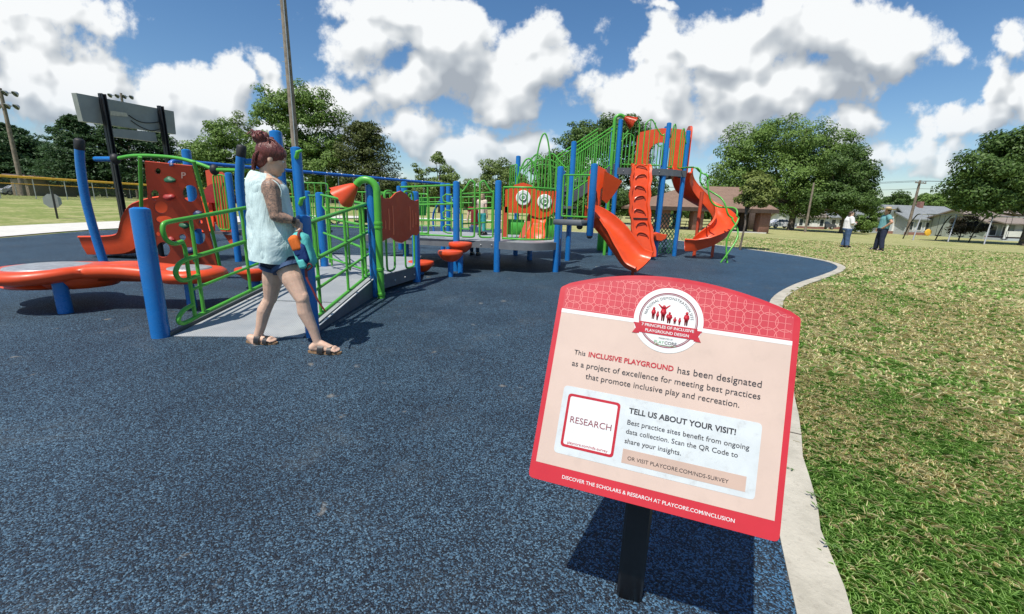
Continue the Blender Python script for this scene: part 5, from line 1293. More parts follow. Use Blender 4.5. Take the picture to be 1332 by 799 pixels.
# small octagonal sign seen from behind
so = at(73, 21.4); sg = thing('octagonal_sign', so, 'small octagonal sign seen from behind on a thin black post by the footpath', 'sign')
mb = MB(); mb.box(so+Vector((0, 0, .68)), (.07, .05, 1.36), .5); mb.build('post', M['black_steel'], sg)
c = W(68, 261.5, 21.45); u_ = Vector((.88, .47, 0)); mb = MB(); mb.prism([c+u_*.36*math.cos(math.pi/8+k*math.pi/4)+Vector((0, 0, .36*math.sin(math.pi/8+k*math.pi/4))) for k in range(8)], Vector((-.47, .88, 0))*.02); mb.build('plate', M['grey_panel'], sg, 30, True)
# ball-field fence with yellow cap
FX = -47.5
fence = thing('ballfield_fence', (FX, 60, gz(FX, 60)), 'long chain-link ball field fence with yellow capped top', 'fence')
mf, nt, bs_ = new_mat('dark_chain_mesh')
bs_.inputs['Base Color'].default_value = (0.06, 0.065, 0.06, 1); bs_.inputs['Roughness'].default_value = 0.7
pz_ = position(nt); se = nt.nodes.new('ShaderNodeSeparateXYZ'); nt.links.new(pz_, se.inputs[0])
w1 = mathn(nt, 'FRACT', mathn(nt, 'MULTIPLY', mathn(nt, 'ADD', se.outputs[1], se.outputs[2]), 9.0)); w2 = mathn(nt, 'FRACT', mathn(nt, 'MULTIPLY', mathn(nt, 'SUBTRACT', se.outputs[1], se.outputs[2]), 9.0))
al = mathn(nt, 'MAXIMUM', mathn(nt, 'LESS_THAN', w1, 0.16), mathn(nt, 'LESS_THAN', w2, 0.16)); nt.links.new(al, bs_.inputs['Alpha'])
FH = 2.0; fy = [22+i*3.0 for i in range(43)]
mb = MB()
for a, b in zip(fy[:-1], fy[1:]): mb.add([(FX, a, gz(FX, a)), (FX, b, gz(FX, b)), (FX, b, gz(FX, b)+FH), (FX, a, gz(FX, a)+FH)], [(0, 1, 2, 3)])
mb.build('mesh_panel', mf, fence, None)
mb = MB(); mb.tube([(FX+.02, y, gz(FX, y)+FH+.03) for y in fy], 0.11, 8); mb.build('top_cap', M['yellow'], fence)
for y in fy: mb = MB(); mb.tube([(FX, y, gz(FX, y)-.1), (FX, y, gz(FX, y)+FH)], .04, 6); mb.build('post', M['steel'], fence)
FX2 = -62; f2 = thing('ballfield_fence', (FX2, 70, gz(FX2, 70)), 'farther low fence with thin yellow rail beyond the first ball field fence', 'fence')
mb = MB(); fy2 = [30+i*4.0 for i in range(32)]; mb.tube([(FX2, y, gz(FX2, y)+1.45) for y in fy2], 0.055, 8); mb.build('top_cap', M['yellow'], f2)
for y in fy2: mb = MB(); mb.tube([(FX2, y, gz(FX2, y)-.1), (FX2, y, gz(FX2, y)+1.55)], .05, 6); mb.build('post', M['steel'], f2)
mb = MB()
for a, b in zip(fy2[:-1], fy2[1:]): mb.add([(FX2, a, gz(FX2, a)), (FX2, b, gz(FX2, b)), (FX2, b, gz(FX2, b)+1.5), (FX2, a, gz(FX2, a)+1.5)], [(0, 1, 2, 3)])
mb.build('mesh_panel', mf, f2, None)
# dugout shed beyond the fences
M['tan_siding'] = plain('tan_block_wall', (0.30, 0.24, 0.17), 0.8, 0.12, 1); M['shed_roof'] = plain('brown_shed_roof', (0.13, 0.095, 0.075), 0.8, 0.15, 1)
dl0 = at(44, 64); dg = thing('dugout', dl0, 'low tan dugout with brown roof beyond the ball field fence', 'dugout')
a0, a1 = at(44, 64), at(104, 70); dd_ = (a1-a0).normalized(); dn_ = Vector((dd_.y, -dd_.x, 0))
mb = MB(); mb.prism([a0, a1, a1+Vector((0, 0, 2.3)), a0+Vector((0, 0, 2.3))], -dn_*3); mb.build('wall', M['tan_siding'], dg, 30, True)
mb = MB(); mb.prism([a0+dn_*.6+Vector((0, 0, 2.25))-dd_*.5, a1+dn_*.6+Vector((0, 0, 2.25))+dd_*.5, a1-dn_*3.5+Vector((0, 0, 2.9))+dd_*.5, a0-dn_*3.5+Vector((0, 0, 2.9))-dd_*.5], (0, 0, .15)); mb.build('roof', M['shed_roof'], dg, 30, True)
# floodlight poles
def floodlight(px, Y, topy, label, rows, r=0.22):
    p = at(px, Y); H = zat(topy, px-28 if px < 60 else px, Y)-p.z
    root = thing('floodlight_pole', p, label, 'floodlight', 'ball field floodlights')
    mb = MB(); mb.tube([p+Vector((0, 0, -.3)), p+Vector((0, 0, H))], [r, r*.6], 10); mb.build('pole', M['wood'], root)
    mb = MB(); 
    for k in range(rows): mb.box(p+Vector((0, 0, H-.5-k*1.6)), (3.6-.6*k, .12, .12), .3)
    mb.build('crossarm', M['steel'], root)
    for k in range(rows):
        for j in range(4):
            c = p+Vector((math.cos(.3), math.sin(.3), 0))*((-1.5+j)*(1.05-.12*k))+Vector((0, 0, H-.62-k*1.6)); mb = MB()
            mb.lathe([(.08, .42), (.2, .36), (.36, .1), (.40, 0), (.36, -.02), (.3, .02)], c+Vector((0, -.2, 0)), 14, Vector((.12, .75, .55))); lp = mb.build('lamp', M['steel'], root)
            mb = MB(); mb.lathe([(.345, -.015), (.1, -.05), (.01, -.055)], c+Vector((0, -.2, 0)), 14, Vector((.12, .75, .55))); mb.build('lamp_glass', M['lens'], lp)
    return root
floodlight(36, 60, 115, 'tall weathered floodlight pole at the far left', 2, .30)
floodlight(183, 82, 122, 'floodlight pole rising behind the scoreboard', 2, .30)
# bare wooden pole behind the woman
wp = at(391, 30); root = thing('utility_pole', wp, 'tall bare wooden pole rising out of the picture behind the woman', 'pole', 'wooden poles')
mb = MB(); mb.tube([wp+Vector((0, 0, -.3)), wp+Vector((0, 0, 8)), wp+Vector((0, 0, 16.5))], [.24, .21, .17], 14); mb.build('pole', M['wood'], root)
mb = MB(); mb.tube([wp+Vector((.12, -.22, 0)), wp+Vector((.11, -.20, 8)), wp+Vector((.1, -.17, 16))], .03, 6); mb.build('conduit', M['steel'], root)
mb = MB(); mb.box(wp+Vector((.12, -.25, 2.9)), (.18, .14, .5), 0, .02); mb.build('meter_box', M['steel'], root)
for k in range(14): mb = MB(); mb.tube([wp+Vector((-.2, -.05, 3.5+k*.8)), wp+Vector((-.36, -.08, 3.5+k*.8))], .015, 5); mb.build('climbing_step', M['steel'], root)
# utility pole with crossarm on the right, and a plain one
up = at(1186, 60); root = thing('utility_pole', up, 'wooden utility pole with a crossarm in front of the grey house', 'pole', 'wooden poles')
Hu = zat(235, 1206, 60)-up.z
mb = MB(); mb.tube([up+Vector((0, 0, -.3)), up+Vector((0.15, 0, Hu))], [.2, .13], 10); mb.build('pole', M['wood'], root)
mb = MB(); mb.box(up+Vector((.15, -.16, Hu-.35)), (2.3, .10, .13), .35); ca = mb.build('crossarm', M['wood'], root)
for k in (-1.05, -.5, .5, 1.05): mb = MB(); mb.lathe([(.03, 0), (.06, .06), (.05, .16), (.02, .2)], up+Vector((.15+k*math.cos(.35), -.16+k*math.sin(.35), Hu-.28)), 8); mb.build('insulator', M['steel'], root)
up2 = at(1052, 52); root = thing('utility_pole', up2, 'thin plain wooden pole in front of the largest tree on the right', 'pole', 'wooden poles')
mb = MB(); mb.tube([up2+Vector((0, 0, -.3)), up2+Vector((0, 0, zat(238, 1060, 52)-up2.z))], [.14, .09], 8); mb.build('pole', M['wood'], root)
for i, (dz, k) in enumerate(((-.1, -1.05), (-.1, 1.05), (-1.1, 0))):
    s = up+Vector((.15+k*math.cos(.35), -.16, Hu+dz)); e1 = up+Vector((-40+k, 55, Hu+dz+1.5)); e2 = up+Vector((46+k, -14, Hu+dz+3))
    for e_, w_ in ((e1, 'left towards the big tree'), (e2, 'right over the maple')):
        mb = MB(); mb.tube([lerp(s, e_, j/12)-Vector((0, 0, 4*.9*(j/12)*(1-j/12))) for j in range(13)], .022, 5); o = mb.build('power_line', M['black'])
        tag(o, 'thin overhead power line running %s from the utility pole crossarm' % w_ if k else 'lowest overhead cable running %s from the utility pole' % w_, 'power line', 'overhead lines')
# ------------------------------------------------------------------ buildings and swings on the right
def mat_shingle(name, a, b, sc=3.2):
    m, nt, bs = new_mat(name); p = position(nt)
    br = nn(nt, 'ShaderNodeTexBrick'); setin(br, Scale=sc); br.inputs['Color1'].default_value = (*a, 1); br.inputs['Color2'].default_value = (*b, 1); br.inputs['Mortar'].default_value = (*[q*.55 for q in a], 1)
    br.inputs['Mortar Size'].default_value = 0.03; nt.links.new(p, br.inputs['Vector'])
    f = noise(nt, p, 1.2, 5, .65); c = mixc(nt, maprange(nt, f, .35, .7, 0, .45), br.outputs['Color'], b)
    nt.links.new(c, bs.inputs['Base Color']); bs.inputs['Roughness'].default_value = .9; return m
M['roof_brown'] = mat_shingle('brown_shingles', (0.20, 0.125, 0.085), (0.27, 0.175, 0.125))
M['roof_grey'] = mat_shingle('grey_shingles', (0.19, 0.21, 0.22), (0.26, 0.28, 0.285))
M['roof_tan'] = mat_shingle('weathered_tan_shingles', (0.22, 0.18, 0.15), (0.30, 0.25, 0.21))
def mat_brick(name, a, b):
    m, nt, bs = new_mat(name); p = position(nt); q = nt.nodes.new('ShaderNodeVectorMath'); 
    sp = nt.nodes.new('ShaderNodeSeparateXYZ'); nt.links.new(p, sp.inputs[0]); cb = nt.nodes.new('ShaderNodeCombineXYZ'); nt.links.new(mathn(nt, 'ADD', sp.outputs[0], sp.outputs[1]), cb.inputs[0]); nt.links.new(sp.outputs[2], cb.inputs[1])
    br = nn(nt, 'ShaderNodeTexBrick'); setin(br, Scale=5.0); br.inputs['Color1'].default_value = (*a, 1); br.inputs['Color2'].default_value = (*b, 1); br.inputs['Mortar'].default_value = (.3, .27, .24, 1); nt.links.new(cb.outputs[0], br.inputs['Vector'])
    nt.links.new(br.outputs['Color'], bs.inputs['Base Color']); bs.inputs['Roughness'].default_value = .85; return m
M['brickwork'] = mat_brick('red_brown_brickwork', (0.20, 0.065, 0.045), (0.27, 0.10, 0.07))
M['dark_wood'] = plain('dark_brown_timber', (0.055, 0.035, 0.026), .8, .2, 3)
M['siding'] = plain('pale_blue_grey_siding', (0.42, 0.46, 0.49), .6, .06, 1.5)
M['siding_w'] = plain('off_white_siding', (0.62, 0.62, 0.58), .6, .05, 1.5)
M['siding_g'] = plain('grey_green_siding', (0.36, 0.40, 0.36), .6, .06, 1.5)
M['glass'] = plain('dark_window_glass', (0.035, 0.045, 0.05), .12, .2, 3)
M['trim'] = plain('white_trim', (0.74, 0.74, 0.72), .5, .03, 3)
# park shelter with hipped brown roof on brick pillars
SY = 40.0
def shelter():
    g0 = at(985, SY); root = thing('park_shelter', g0, 'open picnic shelter with brown hipped roof on brick pillars', 'shelter')
    xl, xr = W(842, 275, SY).x, W(1013, 275, SY-1).x; z0 = g0.z; ze = zat(273, 1012, SY-1); zr = zat(243, 940, SY+4.5)
    yf, yb = SY-1.0, SY+10
    e = [Vector((xl, yf, ze)), Vector((xr, yf, ze)), Vector((xr, yb, ze)), Vector((xl, yb, ze))]
    r0, r1 = Vector((W(895, 243, SY+4.5).x, SY+4.5, zr)), Vector((W(962, 243, SY+4.5).x, SY+4.5, zr))
    mb = MB(); mb.add(e+[r0, r1]+[q-Vector((0, 0, .25)) for q in e], [(0, 1, 5, 4), (1, 2, 5), (2, 3, 4, 5), (3, 0, 4), (6, 9, 8, 7), (0, 6, 7, 1), (1, 7, 8, 2), (2, 8, 9, 3), (3, 9, 6, 0)])
    rf = mb.build('roof', M['roof_brown'], root, 20, True)
    mb = MB(); mb.box(((xl+xr)/2, yf-.02, ze-.16), (xr-xl+.06, .05, .34)); mb.box((xr+.02, (yf+yb)/2, ze-.16), (.05, yb-yf+.06, .338)); mb.build('fascia', M['dark_wood'], rf)
    for px, yy in ((991, SY), (905, SY), (862, SY)):
        x = W(px, 290, yy).x; mb = MB(); mb.box((x, yy, (z0+ze-.3)/2), (.95, .95, ze-.3-z0), 0, .02); mb.build('pillar', M['brickwork'], root)
    for px, yy in ((966, SY+1.5), (978, SY+8.6), (930, SY+8.6), (880, SY+8.6)):
        x = W(px, 290, yy).x; mb = MB(); mb.box((x, yy, (z0+ze-.3)/2), (.75, .6, ze-.3-z0), 0, .02); mb.build('pillar', M['dark_wood'], root)
    mb = MB(); mb.box(((xl+xr)/2, (yf+yb)/2, z0+.05), (xr-xl-1, yb-yf-1, .12)); mb.build('floor_slab', M['walk'], root)
    for px, yy in ((948, SY+3), (915, SY+5), (885, SY+3), (956, SY+6.5)):
        c = Vector((W(px, 290, yy).x, yy, z0+.1)); t = thing('picnic_table', c, 'dark picnic table under the shelter roof', 'picnic table', 'picnic tables in the shelter')
        mb = MB(); mb.box(c+Vector((0, 0, .74)), (1.8, .75, .05)); mb.build('table_top', M['dark_wood'], t)
        for s in (-1, 1):
            mb = MB(); mb.box(c+Vector((0, s*.68, .44)), (1.8, .26, .05)); mb.build('bench', M['dark_wood'], t)
            mb = MB(); mb.tube([c+Vector((s*.7, -.65, 0)), c+Vector((s*.7, -.2, .72))], .03, 6); mb.tube([c+Vector((s*.7, .65, 0)), c+Vector((s*.7, .2, .72))], .03, 6); mb.tube([c+Vector((s*.7, -.68, .42)), c+Vector((s*.7, .68, .42))], .03, 6); mb.build('leg_frame', M['steel'], t)
shelter()
def house(px0, px1, Y, D, label, wall, roof, hw=2.7, hr=1.9, gable_side=False, porch=False, wins=4, chimney=False, group='houses across the street', ov=.5):
    a, b = at(px0, Y), at(px1, Y); z0 = min(a.z, b.z)-.3; c = Vector(((a.x+b.x)/2, Y, z0)); root = thing('house', c, label, 'house', group)
    xl, xr = a.x, b.x; yf, yb = Y, Y+D; zt = z0+.3+hw
    mb = MB(); mb.box((c.x, (yf+yb)/2, (z0+zt)/2), (xr-xl, D, zt-z0)); w = mb.build('wall', M[wall], root)
    mb = MB(); mb.box((c.x, yf-.015, z0+.42), (xr-xl+.04, .04, .62)); mb.build('plinth', M['brickwork'], w)
    e = .5; ym = (yf+yb)/2; zr = zt+hr
    if not gable_side:
        mb = MB(); P = [(xl-ov, yf-e, zt-.12), (xr+ov, yf-e, zt-.12), (xr+ov, ym, zr), (xl-ov, ym, zr), (xl-ov, yb+e, zt-.12), (xr+ov, yb+e, zt-.12)]
        mb.add(P+[(x, y, z-.18) for x, y, z in P], [(0, 1, 2, 3), (3, 2, 5, 4), (6, 9, 8, 7), (9, 10, 11, 8), (0, 6, 7, 1), (1, 7, 8, 2), (2, 8, 11, 5), (4, 10, 9, 3), (3, 9, 6, 0), (4, 5, 11, 10)])
        rf = mb.build('roof', M[roof], root, 20, True)
        mb = MB(); mb.prism([(xl, yf+.02, zt), (xl, ym, zr-.15), (xl, yb-.02, zt)], (.1, 0, 0)); mb.prism([(xr-.1, yf+.02, zt), (xr-.1, ym, zr-.15), (xr-.1, yb-.02, zt)], (.1, 0, 0)); mb.build('gable', M[wall], w, 20, True)
    else:
        xm = c.x; mb = MB(); P = [(xl-e, yf-ov, zt-.12), (xm, yf-ov, zr), (xr+e, yf-ov, zt-.12), (xl-e, yb+ov, zt-.12), (xm, yb+ov, zr), (xr+e, yb+ov, zt-.12)]
        mb.add(P+[(x, y, z-.18) for x, y, z in P], [(0, 1, 4, 3), (1, 2, 5, 4), (6, 9, 10, 7), (7, 10, 11, 8), (0, 6, 7, 1), (1, 7, 8, 2), (2, 8, 11, 5), (3, 4, 10, 9), (4, 5, 11, 10), (0, 3, 9, 6)])
        rf = mb.build('roof', M[roof], root, 20, True)
        mb = MB(); mb.prism([(xl, yf, zt), (xr, yf, zt), (xm, yf, zr-.2)], (0, .1, 0)); mb.build('gable', M['trim'], w, 20, True)
    for i in range(wins):
        x = xl+(xr-xl)*(i+.5)/wins; fw = min(1.7, (xr-xl)/wins*.5)
        if i == wins//2:
            mb = MB(); mb.box((x, yf-.03, z0+.75+1.0), (1.0, .06, 2.05)); d_ = mb.build('door', M['trim'], root)
            mb = MB(); mb.ell((x+.38, yf-.08, z0+1.7), (.04, .04, .04), 8, 6); mb.build('handle', M['steel'], d_)
        else:
            mb = MB(); mb.box((x, yf-.03, zt-1.15), (fw+.24, .06, 1.34)); f_ = mb.build('window', M['trim'], root)
            mb = MB(); mb.box((x, yf-.065, zt-1.15), (fw, .02, 1.12)); mb.build('pane', M['glass'], f_)
    if porch:
        mb = MB(); mb.prism([(xl-.3, yf-2.4, zt-.30), (xr+.3, yf-2.4, zt-.30), (xr+.3, yf-.1, zt+.25), (xl-.3, yf-.1, zt+.25)], (0, 0, .14)); mb.build('porch_roof', M[roof], root, 20, True)
        for k in range(4): x = xl+(xr-xl)*k/3; mb = MB(); mb.box((x, yf-2.25, (z0+zt-.3)/2), (.14, .14, zt-.3-z0)); mb.build('porch_post', M['trim'], root)
        mb = MB(); mb.box((c.x, yf-1.2, z0+.35), (xr-xl+.4, 2.3, .5)); mb.build('porch_floor', M['siding'], root)
        mb = MB(); mb.box((c.x, yf-2.3, z0+1.15), (xr-xl, .04, .7)); mb.build('porch_wall', M['siding_w'], root)
    if chimney: mb = MB(); mb.box((c.x+.5, ym-.6, zr+.1), (.6, .6, 1.0)); mb.build('chimney', M['brickwork'], rf)
    return root
house(1150, 1176, 66, 8, 'small blue-grey house with a gable front beside the utility pole', 'siding', 'roof_grey', 2.4, 1.7, True, wins=2)
house(1183, 1262, 64, 9, 'long pale blue-grey house with grey roof and chimney behind the swings', 'siding', 'roof_grey', 2.5, 1.9, chimney=True, wins=7)
house(1290, 1372, 56, 9, 'off-white house with enclosed porch under the maple at the right edge', 'siding_g', 'roof_tan', 2.3, 1.5, porch=True, wins=5)
house(1040, 1076, 78, 8, 'low tan-roofed house far behind the trunk of the largest tree', 'siding_w', 'roof_tan', 2.3, 1.7, wins=4)
house(1082, 1132, 84, 8, 'white house partly hidden behind the couple', 'siding_w', 'roof_grey', 2.4, 1.7, wins=5)
house(1006, 1034, 92, 8, 'white house seen past the shelter, farthest of the row', 'siding_w', 'roof_grey', 2.4, 1.6, True, wins=3)
# parked cars on the street between the trees
def car(px, Y, label, col, yaw=0.0):
    p = at(px, Y); root = thing('parked_car', p, label, 'car', 'cars parked by the houses'); R_ = Matrix.Rotation(yaw, 3, 'Z')
    mat_ = plain('car_paint_'+label.split()[0], col, .25, .04, 2, coat=.5)
    def T(x, y, z): return p+R_ @ Vector((x, y, z))
    prof = [(-2.2, .35), (-2.25, .75), (-2.1, .92), (-1.45, 1.0), (-.9, 1.42), (.55, 1.45), (1.2, 1.0), (2.05, .86), (2.25, .65), (2.2, .35)]
    mb = MB(); mb.loft([[T(x*(.97 if abs(y) > .8 else 1), y*(.80 if z > 1.1 else 1), z) for x, z in prof] for y in (-.86, -.8, .8, .86)]); mb.build('body', mat_, root, 30, True)
    for s in (-1, 1): mb = MB(); mb.prism([T(-1.3, s*.80, 1.02), T(-.85, s*.69, 1.36), (T(.5, s*.69, 1.38)), T(1.05, s*.80, 1.02)], R_ @ Vector((0, s*.06, 0))); mb.build('side_window', M['glass'], root, 20, True)
    for sx in (-1.4, 1.4):
        for s in (-1, 1): mb = MB(); mb.lathe([(.2, -.1), (.33, -.1), (.34, 0), (.33, .1), (.2, .1)], T(sx, s*.8, .34), 16, R_ @ Vector((0, 1, 0))); w_ = mb.build('wheel', M['black'], root); mb = MB(); mb.lathe([(.19, -.105), (.05, -.11), (.05, .11), (.19, .105)], T(sx, s*.8, .34), 12, R_ @ Vector((0, 1, 0))); mb.build('rim', M['steel'], w_)
car(1018, 70, 'white car parked past the shelter corner', (.7, .7, .7), .1); car(1122, 72, 'silver car parked behind the woman in jeans', (.45, .46, .47), 0); car(1072, 80, 'dark grey car parked by the low far house', (.08, .085, .09), 0)
car(32, 66, 'pale car parked beyond the left end of the ball field fence', (.55, .56, .58), 1.2); car(14, 70, 'dark car parked at the far left behind the fence', (.06, .07, .08), 1.2)
# swing sets on the lawn, white arched frames
def arch_swing(x0, x1, Y, label, nb, disc=False):
    a, b = at(x0, Y), at(x1, Y-1.5); root = thing('swing_set', a, label, 'swing set', 'arched swing sets on the lawn'); H = 2.45; z = a.z
    mb = MB(); mb.tube([a+Vector((0, 0, H)), Vector((b.x, b.y, z+H))], .05, 8); mb.build('beam', M['steel'], root)
    for i in range(nb):
        t = i/(nb-1); c = lerp(a, Vector((b.x, b.y, z)), t)
        for s in (-1, 1): mb = MB(); mb.tube(spline([c+Vector((0, 0, H)), c+Vector((-.25 if s < 0 else .1, s*.45, H-.12)), c+Vector((-.9 if s < 0 else .15, s*1.0, H*.6)), c+Vector((-1.5 if s < 0 else .25, s*1.5, 0))], 5), .05, 8); mb.build('leg', M['steel' if s < 0 else 'black_steel'], root)
    for i in range(nb-1):
        for k in (.33, .67):
            c = lerp(a, Vector((b.x, b.y, z)), (i+k)/(nb-1)); mb = MB()
            for s in (-.25, .25): mb.tube([c+Vector((s, 0, H)), c+Vector((s, 0, .55))], .015, 5)
            mb.build('chain', M['black'], root)
            col = 'yellow' if (disc and i == 0 and k < .5) else 'black'
            mb = MB(); pts = [c+Vector((-.25+.05*q, 0, .55-.09*math.sin(math.pi*q/10))) for q in range(11)]
            if col == 'yellow': mb.lathe([(.18, -.08), (.30, -.06), (.33, 0), (.30, .06), (.18, .08), (.16, 0)], c+Vector((0, -.1, .75)), 16, (0, 1, 0))
            else: mb.loft([[q+Vector((0, .1, 0)), q+Vector((0, -.1, 0)), q+Vector((0, -.1, -.03)), q+Vector((0, .1, -.03))] for q in pts])
            mb.build('seat', M[col], root, 40, True)
arch_swing(1198, 1290, 42, 'white arched swing set in front of the blue-grey house', 3, True)
arch_swing(1290, 1372, 39.5, 'steel swing set under the maple at the right edge', 2)
# wooden benches near the shelter's lawn
# ------------------------------------------------------------------ people
def remesh(mb, name, mat, parent, voxel=0.006, sm=4, fac=0.5):
    ob = mb.build('tmp_body', None, None, None)
    m = ob.modifiers.new('r', 'REMESH'); m.mode = 'VOXEL'; m.voxel_size = voxel; m.use_smooth_shade = True
    s = ob.modifiers.new('s', 'SMOOTH'); s.iterations = sm; s.factor = fac
    bpy.context.view_layer.update()
    dg = bpy.context.evaluated_depsgraph_get(); me = bpy.data.meshes.new_from_object(ob.evaluated_get(dg))
    old = ob.data; bpy.data.objects.remove(ob); bpy.data.meshes.remove(old)
    me.name = name
    if parent is not None: me.transform(Matrix.Translation(-parent.location))
    me.materials.clear(); me.materials.append(mat)
    for p in me.polygons: p.use_smooth = True; p.material_index = 0
    o = bpy.data.objects.new(name, me); COL.objects.link(o); o.parent = parent
    return o
def mat_skin(name, col, tattoo=False):
    m, nt, b = new_mat(name); p = position(nt)
    f = noise(nt, p, 14, 5, .6)
    c = mixc(nt, maprange(nt, f, .3, .7), tuple(q*.88 for q in col), tuple(min(1, q*1.1) for q in col))
    c = mixc(nt, mathn(nt, 'MULTIPLY', maprange(nt, noise(nt, p, 55, 4, .6), .5, .75), .25), c, (col[0]*.8, col[1]*.55, col[2]*.5))
    if tattoo:
        v = nn(nt, 'ShaderNodeTexVoronoi'); v.feature = 'DISTANCE_TO_EDGE'; setin(v, Scale=26.0); 
        wv = nt.nodes.new('ShaderNodeTexNoise'); setin(wv, Scale=22.0, Detail=3.0); nt.links.new(p, wv.inputs['Vector'])
        q = vmath(nt, 'ADD', p, vmath(nt, 'MULTIPLY', wv.outputs['Color'], (.03, .03, .03)).outputs[0]).outputs[0]; nt.links.new(q, v.inputs['Vector'])
        lines = maprange(nt, v.outputs['Distance'], .16, .02); blot = maprange(nt, noise(nt, p, 34, 6, .7, 1.6), .42, .62)
        k = mathn(nt, 'ADD', mathn(nt, 'MULTIPLY', lines, .22), mathn(nt, 'MULTIPLY', blot, .72), clamp=True)
        c = mixc(nt, k, c, (.085, .08, .075))
    nt.links.new(c, b.inputs['Base Color']); b.inputs['Roughness'].default_value = .52; b.inputs['Specular IOR Level'].default_value = .35
    b.inputs['Subsurface Weight'].default_value = .08; b.inputs['Subsurface Radius'].default_value = (.02, .008, .004)
    return m
def mat_cloth(name, col, var=.1, wrinkle=.6, ws=9.0, thr=350):
    m, nt, b = new_mat(name); p = position(nt)
    f = noise(nt, p, 5, 5, .6); g = noise(nt, p, 90, 3, .6)
    c = mixc(nt, maprange(nt, f, .3, .7), tuple(q*(1-var) for q in col), tuple(min(1, q*(1+var)) for q in col))
    c = mixc(nt, mathn(nt, 'MULTIPLY', maprange(nt, g, .45, .7), .35), c, tuple(min(1, q*1.35+.02) for q in col))
    nt.links.new(c, b.inputs['Base Color']); b.inputs['Roughness'].default_value = .85; b.inputs['Specular IOR Level'].default_value = .2
    st = vmath(nt, 'MULTIPLY', p, (1.0, 1.0, .35)).outputs[0]
    bump(nt, noise(nt, st, ws, 4, .55, .8), wrinkle, .05, b)
    return m
M['skin'] = mat_skin('fair_skin', (.62, .41, .30)); M['skin_t'] = mat_skin('tattooed_skin', (.44, .27, .19), True); M['skin_d'] = mat_skin('tanned_skin', (.48, .27, .18))
M['mint'] = mat_cloth('mint_white_knit', (.54, .67, .66), .07, .9, 5.0); M['denim'] = mat_cloth('dark_denim', (.020, .026, .050), .2, .4, 14)
M['denim_mid'] = mat_cloth('blue_denim', (.06, .10, .19), .25, .6, 9); M['white_tee'] = mat_cloth('white_cotton', (.70, .68, .68), .05, .6, 9); M['teal_tee'] = mat_cloth('heather_teal_cotton', (.13, .30, .32), .12, .7, 8)
M['maroon_tee'] = mat_cloth('maroon_cotton', (.17, .018, .025), .1, .4, 9); M['teal_cloth'] = mat_cloth('bright_teal_cloth', (.04, .30, .30), .1, .4, 9); M['cream'] = mat_cloth('cream_cotton', (.62, .52, .42), .06, .4, 9)
def mat_hair(name, a, b_):
    m, nt, b = new_mat(name); p = position(nt); w = nn(nt, 'ShaderNodeTexWave'); setin(w, Scale=42.0, Distortion=5.0, Detail=3.0); w.inputs['Detail Scale'].default_value = 2.0; nt.links.new(p, w.inputs['Vector'])
    c = mixc(nt, w.outputs['Fac'], a, b_); nt.links.new(c, b.inputs['Base Color']); b.inputs['Roughness'].default_value = .42; bump(nt, w.outputs['Fac'], .35, .006, b); return m
M['hair_red'] = mat_hair('burgundy_hair', (.045, .012, .010), (.23, .055, .042)); M['hair_brown'] = mat_hair('brown_hair', (.03, .018, .010), (.09, .05, .03)); M['hair_blond'] = mat_hair('blond_hair', (.38, .27, .15), (.62, .48, .29))
M['straw'] = plain('woven_straw', (.55, .43, .26), .8, .1, 30); M['sandal'] = plain('black_sandal_leather', (.012, .011, .011), .4, .2, 20); M['cork'] = plain('cork_sole', (.25, .15, .08), .8, .2, 40)
M['bag_orange'] = mat_cloth('orange_bag_cloth', (.62, .14, .025), .08, .3, 14); M['bag_navy'] = mat_cloth('navy_bag_cloth', (.012, .035, .13), .1, .3, 14); M['bag_teal'] = mat_cloth('aqua_bag_cloth', (.10, .45, .42), .08, .3, 14); M['strap'] = plain('dark_red_strap', (.16, .02, .018), .6, .1, 20)
M['eye_white'] = plain('eye_white', (.7, .7, .7), .2, .02, 5); M['dark'] = plain('near_black', (.01, .01, .01), .3, .1, 10)

def hand(mb, wrist, direction, palmn, s=1.0, curl=.6, spread=.0):
    """palm with four fingers of unequal length, bent at the knuckles, and a thumb leaving the side of the palm"""
    w = Vector(wrist); d = Vector(direction).normalized(); n = Vector(palmn); n = (n-d*n.dot(d)).normalized(); side = d.cross(n)
    palm_end = w+d*.085*s
    for k in (-1, -.33, .33, 1): mb.cap(w+side*.016*k*s, palm_end+side*.029*k*s, .017*s, .0135*s, 10)
    for k, L in ((-1, .062), (-.33, .075), (.33, .080), (1, .070)):
        b0 = palm_end+side*.029*k*s; c1 = curl*.7; d1 = (d*math.cos(c1)+n*math.sin(c1)); p1 = b0+d1*L*.45*s
        c2 = curl*1.6; d2 = (d*math.cos(c2)+n*math.sin(c2)); p2 = p1+d2*L*.32*s; c3 = curl*2.3; d3 = (d*math.cos(c3)+n*math.sin(c3)); p3 = p2+d3*L*.24*s
        mb.cap(b0, p1, .0105*s, .0095*s, 8); mb.cap(p1, p2, .0095*s, .0085*s, 8); mb.cap(p2, p3, .0085*s, .007*s, 8)
    t0 = w+d*.028*s+side*.024*s; t1 = t0+(d*.6+side*.65+n*.35).normalized()*.042*s; t2 = t1+(d*.85+side*.1+n*.55).normalized()*.034*s
    mb.cap(t0, t1, .015*s, .0115*s, 8); mb.cap(t1, t2, .0115*s, .0085*s, 8)
